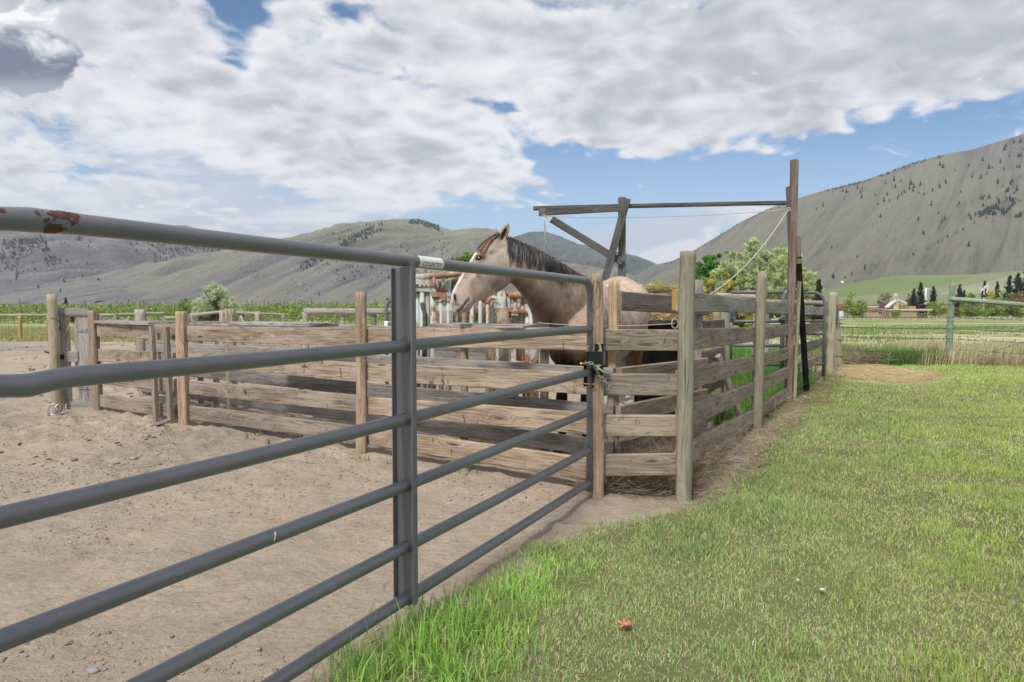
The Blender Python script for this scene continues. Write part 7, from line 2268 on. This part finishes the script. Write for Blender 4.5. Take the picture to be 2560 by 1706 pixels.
# power poles
for px, py, Y, lb in ((321, 748, 260, 'power pole with a crossarm beyond the orchard, between the left gate and the second post'), (283, 758, 290, 'bare thin power pole left of the one with a crossarm'), (671, 752, 260, 'dark power pole above the orchard hedge, right of the silvery tree'), (941, 752, 240, 'power pole beside the far white cottages')):
    b = spot(px, Y); t = W(px, py, Y)
    r_ = empty('power_pole', b, lb, 'power pole')
    Geo().tube([b, t], [0.17, 0.12], 7).make('pole', M_darkbark, r_, True, world_at=b)
    if px in (321, 941): Geo().bar(t - Vector((1.1, 0, 0.8)), t - Vector((-1.1, 0, 0.8)), 0.14, 0.14).make('crossarm', M_darkbark, r_, world_at=b)
    if px == 321:
        for dx_ in (-0.9, 0.9): Geo().tube([t + Vector((dx_, 0, -1.9)), t + Vector((dx_, 0, -1.1))], 0.25, 8).make('transformer', M_steel, r_, True, world_at=b)

# ------------------------------------------------------------------ buildings
M_wall = plain('tan_stucco', (0.42, 0.30, 0.19), 0.9, 0, 0.08, 0.4)
M_roofr = plain('pale_red_roof', (0.42, 0.22, 0.17), 0.7, 0, 0.1, 0.5)
M_roofg = plain('grey_roof', (0.45, 0.46, 0.48), 0.6, 0, 0.1, 0.5)
M_wwhite = plain('white_trim', (0.75, 0.75, 0.73), 0.6, 0, 0.05, 1)
M_glass = plain('dark_glass', (0.03, 0.04, 0.05), 0.1, 0, 0.2, 1)
M_rr = plain('bright_red_roof', (0.30, 0.06, 0.05), 0.6, 0, 0.1, 0.5)
YH = 250.0
gH = float(gz(0, YH))
def hx(cx): return 2060 + cx / 4.706
def hyp(cy): return 660 + cy / 4.706
def hw(cx, cy, Y=YH): return W(hx(cx), hyp(cy), Y)
house = empty('farmhouse', (LAT(2240, YH), YH, gH), 'long low tan farmhouse with a square bell tower, far across the field', 'house')
def hbox(name, cx0, cx1, cy0, cy1, d0, d1, mat, parent=house, base_=False):
    a, b = hw(cx0, cy0), hw(cx1, cy1)
    z0 = gH - 0.3 if base_ else b.z
    z1 = a.z
    return Geo().box(((a.x + b.x) / 2, YH + (d0 + d1) / 2, (z0 + z1) / 2), (abs(b.x - a.x), d1 - d0, z1 - z0)).make(name, mat, parent, world_at=parent.location)
w1 = hbox('wall', 458, 690, 545, 620, 0, 9, M_wall, base_=True)
w2 = hbox('wall', 745, 1065, 545, 620, -1.5, 8, M_wall, base_=True)
w3 = hbox('wall', 1065, 1222, 548, 620, 0.3, 8, M_wall, base_=True)
hbox('roof', 450, 700, 524, 545, -0.6, 9.5, M_roofr)
hbox('roof', 740, 1235, 536, 547, -2.0, 8.6, M_wwhite); hbox('roof', 1110, 1236, 524, 537, -0.4, 8.6, M_rr)
hbox('gap_wall', 690, 745, 552, 620, 1.0, 7, M_wall, base_=True); hbox('chimney_block', 1025, 1100, 500, 536, 1, 4, M_wall)
hbox('corner_post', 1217, 1224, 546, 620, -0.3, 0.1, M_wwhite, base_=True)
for c0_, c1_, y0_, y1_, d_ in ((517, 556, 558, 582, -0.08), (634, 690, 560, 601, -0.08), (770, 812, 555, 588, -1.6), (1118, 1190, 554, 588, 0.2)):
    f_ = hbox('window', c0_, c1_, y0_, y1_, d_ - 0.05, d_ + 0.02, M_wwhite)
    m_ = (c0_ + c1_) / 2
    hbox('pane', c0_ + 5, m_ - 2, y0_ + 5, y1_ - 5, d_ - 0.10, d_ - 0.06, M_glass, f_ if False else house); hbox('pane', m_ + 2, c1_ - 5, y0_ + 5, y1_ - 5, d_ - 0.10, d_ - 0.06, M_glass)
hbox('door', 1066, 1100, 553, 618, 0.15, 0.28, plain('pale_door', (0.35, 0.38, 0.36), 0.6))
# bell tower gable
tw = hbox('tower', 823, 876, 390, 545, 0, 2.6, plain('pale_stone', (0.52, 0.42, 0.28), 0.9, 0, 0.2, 1.5))
hbox('tower_slit', 845, 856, 408, 430, -0.1, 0.0, M_glass)
c_ = hw(848, 372, YH + 1.2)
Geo().tube([c_ + Vector((-0.7, 0, -0.9)), c_ + Vector((-0.5, 0, 0.3)), c_ + Vector((0, 0, 0.75)), c_ + Vector((0.5, 0, 0.3)), c_ + Vector((0.7, 0, -0.9))], 0.14, 8).tube([c_ + Vector((0, 0, -0.5)), c_ + Vector((0, 0, 0.5))], [0.35, 0.12], 10).make('bell', M_wwhite, house, True, world_at=house.location)
for s0, s1 in (((730, 515), (838, 425)), ((958, 465), (862, 425))):
    a, b = hw(*s0, YH + 0.5), hw(*s1, YH + 0.5)
    Geo().bar(a, b, 2.4, 0.35).make('gable_roof', M_wwhite, house, world_at=house.location)
a, b, c_ = hw(735, 545, YH + 1), hw(850, 432, YH + 1), hw(965, 545, YH + 1)
mesh_obj('gable_wall', [v - house.location for v in (a, b, c_, a + Vector((0, 2, 0)), b + Vector((0, 2, 0)), c_ + Vector((0, 2, 0)))], [(0, 2, 1), (3, 4, 5), (0, 1, 4, 3), (1, 2, 5, 4), (0, 3, 5, 2)], M_wall, house, Matrix.Translation(house.location))
# garage
gar = empty('garage', (LAT(2112, 236), 236, float(gz(0, 236))), 'small gabled garage with a white roller door left of the farmhouse', 'garage')
def gw(cx, cy, Y=236.0): return W(hx(cx), hyp(cy), Y)
zb = float(gz(0, 236)) - 0.2
def gbx(name, cx0, cx1, cy0, y0, y1, mat, cy1=None):
    a, b = gw(cx0, cy0), gw(cx1, cy0); z1 = a.z; z0 = zb if cy1 is None else gw(cx0, cy1).z
    return Geo().box(((a.x + b.x) / 2, 236 + (y0 + y1) / 2, (z0 + z1) / 2), (b.x - a.x, y1 - y0, z1 - z0)).make(name, mat, gar, world_at=gar.location)
gbx('wall', 155, 332, 545, 0, 6, M_wall); gbx('roller_door', 163, 232, 551, -0.12, -0.02, M_wwhite)
gbx('corrugated_door', 234, 330, 545, -0.16, -0.02, plain('corrugated_iron', (0.35, 0.38, 0.36), 0.5, 0.3, 0.3, 1.2))
a, b, c_ = gw(150, 545), gw(262, 478), gw(345, 545)
mesh_obj('gable', [v - gar.location for v in (a, b, c_, a + Vector((0, 6, 0)), b + Vector((0, 6, 0)), c_ + Vector((0, 6, 0)))], [(0, 2, 1), (3, 4, 5), (0, 1, 4, 3), (1, 2, 5, 4), (0, 3, 5, 2)], M_wall, gar, Matrix.Translation(gar.location))
for p, q in ((gw(146, 548), gw(262, 474)), (gw(352, 550), gw(262, 474))):
    Geo().bar(p + Vector((0, 2.8, 0)), q + Vector((0, 2.8, 0)), 6.8, 0.22).make('roof', M_rr, gar, world_at=gar.location)
for p, q in ((gw(262, 480), gw(262, 540)), (gw(235, 500), gw(285, 540)), (gw(290, 500), gw(240, 540))): Geo().bar(p - Vector((0, .1, 0)), q - Vector((0, .1, 0)), 0.1, 0.22, up=(0, 1, 0)).make('timber_strut', plain('dark_timber', (0.12, 0.07, 0.05), 0.8), gar, world_at=gar.location)
# long red-roofed sheds behind
for c0_, c1_, y0_, y1_, lb in ((160, 235, 488, 505, 'red-roofed shed peeping out behind the garage'), (500, 760, 488, 512, 'long shed with a red and white roof behind the farmhouse')):
    Y = 300; a, b = W(hx(c0_), hyp(y0_), Y), W(hx(c1_), hyp(y1_), Y); gb_ = float(gz(0, Y))
    s_ = empty('shed', ((a.x + b.x) / 2, Y, gb_), lb, 'shed')
    Geo().box(((a.x + b.x) / 2, Y + 4, (gb_ + b.z) / 2), (b.x - a.x - 1, 8, b.z - gb_)).make('wall', M_wall, s_, world_at=s_.location)
    Geo().box(((a.x + b.x) / 2, Y + 4, (a.z + b.z) / 2 + 0.4), (b.x - a.x, 9, (a.z - b.z) * 0.6)).make('roof', M_rr, s_, world_at=s_.location)
    Geo().box(((a.x + b.x) / 2, Y + 3.6, b.z + 0.25), (b.x - a.x, 9, 0.5)).make('fascia', M_wwhite, s_, world_at=s_.location)
for px0, px1, py0, py1, Y, mat, lb, cat, nm in ((866, 902, 770, 776, 300, M_roofr, 'low pinkish roofed shed beyond the yellow willow', 'shed', 'shed'), (943, 962, 764, 776, 280, M_wwhite, 'white cottage with a dark roof left of the gate brace', 'cottage', 'cottage')):
    a, b = W(px0, py0, Y), W(px1, py1, Y); gb_ = float(gz(0, Y)); s_ = empty(nm, ((a.x + b.x) / 2, Y, gb_), lb, cat)
    Geo().box(((a.x + b.x) / 2, Y, (gb_ + a.z) / 2), (b.x - a.x - .6, 5, a.z - gb_ - .8)).make('wall', M_wwhite, s_, world_at=s_.location)
    c0v = Vector((a.x, Y - 3, a.z - 0.9)); 
    mx2 = (a.x + b.x) / 2
    V = [(a.x, Y - 3, a.z - .9), (b.x, Y - 3, a.z - .9), (b.x, Y + 3, a.z - .9), (a.x, Y + 3, a.z - .9), (a.x, Y, a.z + 0.5), (b.x, Y, a.z + 0.5)]
    mesh_obj('roof', [Vector(v) - s_.location for v in V], [(0, 1, 5, 4), (2, 3, 4, 5), (0, 4, 3), (1, 2, 5), (0, 3, 2, 1)], mat if mat is M_roofr else M_roofg, s_, Matrix.Translation(s_.location))

# trees round the farmhouse
bushes([(2135, 731, 62)], 215, 'green_tree', YG, (3, 1, 2), ['large yellow-green tree between the garage and the farmhouse'], seed=110)
bushes([(2212, 733, 36), (2232, 745, 22)], 262, 'bare_tree', [(0.25, 0.20, 0.16), (0.32, 0.26, 0.2)], (1, 1), ['greyish budding tree left of the bell tower', 'smaller budding tree against the bell tower'], seed=114)
bushes([(2240, 766, 26)], 240, 'apple_tree', YG, (1, 1, 2), ['low yellow-green tree in front of the bell tower'], seed=118)
bushes([(2283, 726, 30)], 330, 'reddish_tree', [(0.26, 0.16, 0.10), (0.2, 0.15, 0.08)], (1, 1), ['reddish bare tree left of the far pair of conifers'], seed=119)
for i, (px, py, wp, Y, lb) in enumerate(((2283, 722, 14, 320, 'small dark conifer left of the tallest conifer behind the farmhouse'), (2299, 707, 22, 330, 'tallest narrow conifer behind the farmhouse'), (2331, 716, 24, 330, 'conifer right of the white fan pole'),
                                (2397, 712, 20, 340, 'slim conifer just right of the green fence post'), (2408, 726, 16, 335, 'short conifer nestled against the slim one'), (2459, 704, 18, 350, 'conifer left of the white metal frame'), (2490, 706, 16, 360, 'small conifer in the middle of the striped paddock edge'),
                                (2520, 690, 28, 360, 'leftmost big pine of the clump at the right edge'), (2541, 684, 30, 365, 'middle big pine of the clump at the right edge'), (2562, 676, 34, 370, 'rightmost big pine, cut by the edge of the picture'))):
    conifer('far_conifer', spot(px, Y), hgt(px, py, Y), wp / FPX * Y * 1.25, lb, seed=10 + i, n_whorl=20, dens=1.0, droop=0.1, irregular=0.3, cols=((0.05, 0.07, 0.045), (0.07, 0.09, 0.055), (0.035, 0.05, 0.035)), wts=(1, 1, 1))
bushes([(2419, 727, 36), (2444, 737, 22), (2506, 722, 34)], 330, 'garden_tree', BG, (2, 1, 2), ['round green tree right of the slim conifer', 'green bush under the round green tree', 'green tree between the yellow and the orange bushes'], seed=130)
bushes([(2478, 727, 30)], 325, 'yellow_bush', [(0.5, 0.46, 0.06), (0.42, 0.4, 0.07)], (1, 1), ['bright yellow flowering bush by the white metal frame'], seed=134)
bushes([(2538, 724, 34)], 325, 'orange_bush', [(0.38, 0.25, 0.08), (0.3, 0.22, 0.08)], (1, 1), ['orange-brown bush below the right edge pines'], seed=136)
lst = []
for i in range(17):
    px = 2335 + i * 15.5 + random.uniform(-5, 5); lst.append((px, random.uniform(748, 762), random.uniform(26, 40)))
bushes([(2272, 756, 30), (2330, 748, 30), (2352, 752, 30)], 272, 'green_tree', YG, (2, 2, 1), ['orange-green tree behind the right end of the farmhouse roof', 'mossy green tree right of the farmhouse end', 'dark leafy tree left of the green fence post'], seed=150)
for i in range(12):
    px = 2380 + i * 17.0 + random.uniform(-4, 4)
    bushes([(px, random.uniform(754, 766), random.uniform(26, 38))], 235 + random.uniform(-8, 8), 'orchard_tree', YG if i % 3 else DG + YG[:1], (2, 2, 1) if i % 3 else (1, 1, 1, 2), 'leafy yellow-green tree in the row right of the farmhouse', seed=160 + i)
for o in [o for o in COL.objects if o.name.startswith('orchard_tree') and o.parent is None]: o['group'] = 'trees in the row right of the farmhouse'
# small installations
tk = W(2106, 703, 840); r_ = 3.6 / 1
tnk = Geo().tube([Vector((tk.x, 840, tk.z - 3.6)), Vector((tk.x, 840, tk.z))], 1.7, 16).make('water_tank', M_wwhite, None, True)
tag(tnk, 'small white water tank on the hillside above the green crop field', 'tank')
fp = W(2315, 722, 340); fb = W(2315, 744, 340)
fan = empty('wind_machine', (fb.x, 340, gH), 'thin white wind machine pole between the far conifers', 'wind machine')
Geo().tube([(fb.x, 340, float(gz(0, 340))), fp], 0.45, 8).make('mast', M_wwhite, fan, True, world_at=fan.location)
Geo().bar(fp + Vector((-1.6, 0, 0.4)), fp + Vector((1.6, 0, -0.1)), 0.2, 0.5).make('blade', M_wwhite, fan, world_at=fan.location)
fr_ = Geo(); q = W(2460, 738, 320)
for a, b in (((0, 0, 8.5 - 8.5), (0, 0, 9)), ((0, 0, 9), (4.5, 0, 15)), ((0, 0, 9), (-5, 0, 6)), ((-5, 0, 6), (3, 0, 14)), ((3, 0, 5), (4.5, 0, 15))):
    s_ = 0.42; o_ = Vector((q.x, 320, q.z - 1)); fr_.bar(o_ + Vector(a) * s_, o_ + Vector(b) * s_, 0.3, 0.3, up=(0, 1, 0))
fr_.bar(Vector((q.x, 320, float(gz(0, 320)))), Vector((q.x, 320, q.z)), 0.3, 0.3, up=(1, 0, 0))
tag(fr_.make('white_mast', M_wwhite, None), 'angular white metal frame standing among the garden trees', 'mast')
# far field fence and brush line before the house
fb_ = Geo()
for i in range(70):
    X_ = LAT(2085, 205) + i * 2.1; fb_.bar((X_, 205, float(gz(0, 205))), (X_, 205, float(gz(0, 205)) + 1.3), 0.12, 0.12, up=(1, 0, 0))
for zq in (0.5, 0.9, 1.25): fb_.bar((LAT(2085, 205), 205, float(gz(0, 205)) + zq), (LAT(2085, 205) + 147, 205, float(gz(0, 205)) + zq), 0.05, 0.05)
tag(fb_.make('field_fence', M_log, None), 'far post and wire fence crossing in front of the farmhouse', 'fence')
grass_area('dry_verge', [(LAT(2085, 206), 206), (LAT(2700, 206), 206), (LAT(2700, 212), 212), (LAT(2085, 212), 212)], 9, (0.3, 0.7), (0.1, 0.22), STRAWS, (1, 1, 1, 1), 'dry straw verge in front of the farmhouse', cl=0.0, clump=4)
# pink blossom fallen in the lawn, and pale pebbles
b0 = G(1437 * V2, 1455 * V2)
g = Geo()
for i in range(7):
    a = i * 0.9 + random.uniform(-.2, .2); L_ = random.uniform(0.022, 0.038)
    c_ = b0 + Vector((0, 0, 0.030)); d_ = Vector((math.cos(a), math.sin(a), random.uniform(0.1, 0.5))) * L_; s_ = Vector((-math.sin(a), math.cos(a), 0)) * 0.006
    g.add([c_ - s_, c_ + s_, c_ + d_ * 0.6 + s_ * 1.3, c_ + d_, c_ + d_ * 0.6 - s_ * 1.3, c_ + d_ * 0.5 + Vector((0, 0, 0.004))], [(0, 1, 5), (1, 2, 5), (2, 3, 5), (3, 4, 5), (4, 0, 5)])
tag(g.make('fallen_blossom', plain('salmon_petal', (0.62, 0.20, 0.14), 0.6, 0, 0.2, 60), None), 'salmon pink fallen blossom lying in the lawn grass', 'blossom')
def pebble(px, py, r, lb, m):
    p = G(px, py); bm_ = bmesh.new(); bmesh.ops.create_icosphere(bm_, subdivisions=2, radius=r)
    for v in bm_.verts: v.co = Vector((v.co.x * 1.3, v.co.y, v.co.z * .65)) * (1 + 0.25 * _n(v.co * 60 + Vector((px, 0, 0))))
    me_ = bpy.data.meshes.new('pebble'); bm_.to_mesh(me_); bm_.free(); me_.materials.append(m); me_.polygons.foreach_set('use_smooth', [True] * len(me_.polygons))
    o = bpy.data.objects.new('pebble', me_); place(o, None, Matrix.Translation((p.x, p.y, zat(p.x, p.y) + r * .4 + (0.02 if 'lawn' in lb else 0)))); tag(o, lb, 'pebble')
M_peb = plain('white_stone', (0.6, 0.6, 0.58), 0.8, 0, 0.1, 80); M_peb2 = plain('grey_stone', (0.30, 0.30, 0.31), 0.85, 0, 0.2, 60)
pebble(2055, 1485, 0.009, 'tiny white stone in the lawn near the lower edge', M_peb); pebble(1994, 1462, 0.006, 'even tinier white stone in the lawn left of the other', M_peb)
pebble(232, 1682, 0.016, 'pale grey pebble on the earth at the bottom left', M_peb2); pebble(62, 1230, 0.018, 'flat grey pebble on the earth at the left edge', M_peb2); pebble(1062, 1545, 0.016, 'grey stone at the rough grass edge below the gate brace', M_peb2)
p0 = G(433, 1078); rk = clods('flat_rock', [(p0.x - .2, p0.y - .1), (p0.x + .2, p0.y - .1), (p0.x + .2, p0.y + .1), (p0.x - .2, p0.y + .1)], 1, (0.10, 0.11), [(0.25, 0.22, 0.2)], 'flat grey rock at the foot of the third fence post')
if 'kind' in rk: del rk['kind']
rk['category'] = 'rock'

# ------------------------------------------------------------------ pines on the hills
def hill_bvh(V, Q): return BVHTree.FromPolygons([Vector(v) for v in V], [tuple(q) for q in Q])
def mini_pine(nm, seed, shape=1.0):
    rnd = random.Random(seed); g = Geo()
    g.tube([(0, 0, -0.06), (0, 0, 0.3)], [0.03, 0.02], 5)
    z = 0.10
    while z < 1.0:
        r = 0.26 * shape * (1 - z) ** 0.75 + 0.02
        m = 9; V = []
        for j in range(m):
            a = 6.283 * j / m + rnd.uniform(0, .5); q = r * rnd.uniform(0.55, 1.3)
            V.append((math.cos(a) * q, math.sin(a) * q, z - rnd.uniform(0, 0.07)))
        V += [(rnd.uniform(-.02, .02), rnd.uniform(-.02, .02), min(1.0, z + 0.20))]
        g.add(V, [(j, (j + 1) % m, m) for j in range(m)] + [tuple(reversed(range(m)))])
        z += 0.115
    me = bpy.data.meshes.new(nm); me.from_pydata([tuple(v) for v in g.V], [], g.F); me.materials.append(M_pine); return me
M_pine = plain('pine_needles', (0.042, 0.058, 0.036), 0.95, 0, 0.35, 0.6, spec=0.1)
pmesh = [mini_pine('hill_pine', s, sh) for s, sh in ((1, 1.0), (2, 1.25), (3, 0.8), (4, 1.1))]
def plant(bv, px, py, hpx, label, group, name='hill_pine'):
    d_ = (W(px, py, 10.0) - CAMP).normalized()
    h = bv.ray_cast(CAMP, d_, 9000)
    if h[0] is None: return
    p = h[0]; s = hpx / FPX * p.y
    o = bpy.data.objects.new(name, random.choice(pmesh)); COL.objects.link(o)
    o.location = (p.x, p.y, p.z - 0.03 * s); o.scale = (s * random.uniform(.85, 1.25),) * 2 + (s,); o.rotation_euler = (0, 0, random.uniform(0, 6.28))
    tag(o, label, 'pine', group)
bE = hill_bvh(VE, QE); bC = hill_bvh(VC, QC); bB = hill_bvh(VB, QB); bB2 = hill_bvh(VB2, QB2); bD = hill_bvh(VD, QD)
LE, GE = 'dark pine dotted on the steep grey-green hillside at the right', 'pines dotted over the right hillside'
mk = [(282, 680), (340, 650), (530, 590), (545, 530), (512, 520), (668, 535), (676, 580), (684, 500), (638, 495), (797, 560), (822, 635), (872, 610), (919, 612), (899, 555), (884, 455), (960, 430), (945, 495), (970, 490), (988, 590), (1000, 570),
      (1025, 550), (1048, 530), (1016, 435), (1105, 460), (1092, 500), (1133, 490), (1125, 520), (1189, 470), (1173, 540), (1221, 550), (1295, 520), (1355, 485), (1410, 450), (1385, 315), (1360, 295), (1492, 345), (1610, 305), (1640, 400), (1650, 365), (1714, 410),
      (1765, 375), (1540, 530), (1785, 320), (1815, 320), (1730, 255), (1885, 270), (1915, 335), (1860, 450), (1920, 160), (1935, 130), (1962, 220), (2003, 98), (2062, 92), (2042, 220), (2062, 215), (2085, 160), (2052, 315), (2030, 310), (2060, 400), (1990, 440), (1975, 460),
      (1945, 525), (1960, 500), (2008, 540), (2030, 515), (1905, 480), (1853, 590), (1873, 620), (1875, 630), (1735, 650), (1710, 580), (1730, 590), (1748, 570), (1788, 580), (1945, 690), (1965, 680), (1990, 650), (2010, 630), (2020, 590), (2040, 600), (2060, 610), (1995, 610),
      (1525, 635), (1506, 655), (1348, 715), (1612, 735), (1377, 790), (1400, 770), (1782, 710), (1912, 710), (1170, 775), (1213, 895), (1427, 920), (1502, 885), (1342, 965), (1255, 1025), (1610, 1000), (1126, 1075), (840, 745), (702, 1195), (530, 1275), (428, 1270), (590, 1245), (640, 1095), (415, 1015), (1283, 645), (1560, 860), (1660, 800), (1762, 755)]
for cx, cy in mk: plant(bE, 1960 + cx / 3.485, 330 + cy / 3.485, random.uniform(7, 14), LE, GE)
for i in range(26):
    px = 1650 + i * 12 + random.uniform(-4, 4); py = np.interp(px / V2, [1490, 1540, 1590, 1640, 1700, 1760, 1820, 1900, 1990], [618, 603, 578, 548, 512, 482, 460, 436, 414]) * V2
    plant(bE, px, py + random.uniform(1, 8), random.uniform(3, 6), LE, GE)
# crest fringe and dense stands as forest stuff
def forest(name, bv, n, cond, hp, label):
    g = Geo(); pts = []
    P_ = []
    for _ in range(n * 6):
        px, py = cond()
        d_ = (W(px, py, 10.0) - CAMP).normalized(); h = bv.ray_cast(CAMP, d_, 9000)
        if h[0] is None: continue
        P_.append((h[0], random.uniform(*hp) / FPX * h[0].y))
        if len(P_) >= n: break
    base_m = [(np.array([v.co[:] for v in m.vertices]), [np.array([p.vertices[:] for p in m.polygons if len(p.vertices) == k]) for k in (3, 4)]) for m in pmesh]
    Vs, T3, off = [], [], 0
    for p, s in P_:
        V, Fs = random.choice(base_m); a = random.uniform(0, 6.28)
        Rm = np.array([[math.cos(a), -math.sin(a), 0], [math.sin(a), math.cos(a), 0], [0, 0, 1]])
        Vs.append((V * s * np.array([1.1, 1.1, 1])) @ Rm.T + np.array(p)); T3.append(Fs[0] + off); off += len(V)
    tag(np_mesh(name, np.concatenate(Vs), [np.concatenate(T3)], M_pine), label, 'forest', kind='stuff')
def band(pts, thick, lump=0, sc=40.0, seed=0, thr=0.45):
    xs = [p[0] for p in pts]; ys = [p[1] for p in pts]
    def f():
        while True:
            px = random.uniform(xs[0], xs[-1]); py = np.interp(px, xs, ys) + random.uniform(0, 1) ** 1.5 * thick + 1.5
            if float(fbm(px, py * 1.5, sc, 3, seed)) > thr: return px, py
    return f
forest('ridge_forest', bE, 130, band(vv((1900, 437), (1990, 415), (2060, 389), (2110, 371), (2170, 356)), 5, thr=0.2), (3, 5.5), 'dark fringe of pines along the crest of the right hill')
forest('slope_forest', bE, 130, band(vv((2230, 500), (2290, 470), (2353, 440), (2420, 400)), 60, thr=0.5, sc=60, seed=3), (6, 12), 'loose stand of pines on the right hill at the picture edge')
GC = 'pines dotted over the middle mountain'; LC = 'small dark pine on the green slopes of the middle mountain'
for _ in range(95):
    for _t in range(20):
        px, py = random.uniform(830, 1240), random.uniform(555, 700)
        if float(fbm(px, py * 1.4, 46.0, 3, 77)) > 0.56: break
    plant(bC, px, py, random.uniform(4.5, 9), LC, GC)
forest('ridge_forest', bC, 260, band(vv((690, 607), (750, 573), (800, 548), (850, 524), (880, 509)), 22, thr=0.35), (4.5, 8), 'dark pines running down the left crest of the middle mountain')
forest('ridge_forest', bC, 150, band(vv((940, 506), (960, 505), (1000, 518), (1010, 522)), 10, thr=0.1), (4, 7), 'dark pine cap on the right hand summit of the middle mountain')
forest('ridge_forest', bC, 160, band(vv((1110, 530), (1150, 536), (1200, 562), (1240, 590)), 40, thr=0.45), (4, 7), 'dark pines down the right shoulder of the middle mountain')
GB = 'pines scattered over the left mountain'; LB = 'bluish pine scattered on the lavender-grey left mountain'
for _ in range(85):
    for _t in range(20):
        px, py = random.uniform(10, 620), random.uniform(590, 745)
        if float(fbm(px + py * 0.8, py * 0.8, 60.0, 3, 79)) > 0.52: break
    plant(bB if random.random() < 0.8 else bB2, px, py, random.uniform(5, 11), LB, GB)
forest('slope_forest', bB, 900, band([(0, 600), (250, 590), (480, 600), (600, 640)], 120, thr=0.50, sc=70, seed=5), (3, 6.5), 'bluish scrub and pines thinly covering the upper left mountain')
forest('slope_forest', bB, 240, band(vv((500, 575), (545, 600), (590, 640), (610, 655)), 26, thr=0.35, seed=6), (4, 8), 'darker wood filling the side valley of the left mountain')
forest('slope_forest', bC, 420, band([(620, 690), (800, 650), (1000, 640), (1200, 640)], 100, thr=0.52, sc=50, seed=8), (2.5, 4.5), 'thin grey scrub over the lower slopes of the middle mountain')
forest('ridge_forest', bD, 700, band(vv((1150, 550), (1180, 547), (1220, 534), (1255, 535), (1290, 547), (1330, 564), (1420, 582), (1500, 605)), 60, thr=0.45, seed=9, sc=60), (2.5, 5), 'dense blue woods along the far ridge behind the horse')
forest('foot_scrub', bE, 260, band(vv((1480, 640), (1700, 680), (2000, 640), (2353, 560)), 60, thr=0.5, seed=10, sc=40), (1.5, 3.5), 'low sagebrush specks on the lower right hill')

# ------------------------------------------------------------------ the air between
hz = Geo().box((0, 3200, 280), (10400, 6900, 620)).make('haze', None, None)
hmx = bpy.data.materials.new('haze'); hmx.use_nodes = True; hmx.node_tree.nodes.clear(); Nh = NT(hmx.node_tree)
pv = Nh.new('ShaderNodeVolumePrincipled'); pv.inputs['Color'].default_value = (0.74, 0.85, 1.0, 1); pv.inputs['Density'].default_value = 0.00010
oo = Nh.new('ShaderNodeOutputMaterial'); Nh.link(pv.outputs[0], oo.inputs['Volume'])
hz.data.materials.append(hmx)
tag(hz, 'faint blue haze lying over the valley', 'haze', kind='stuff')
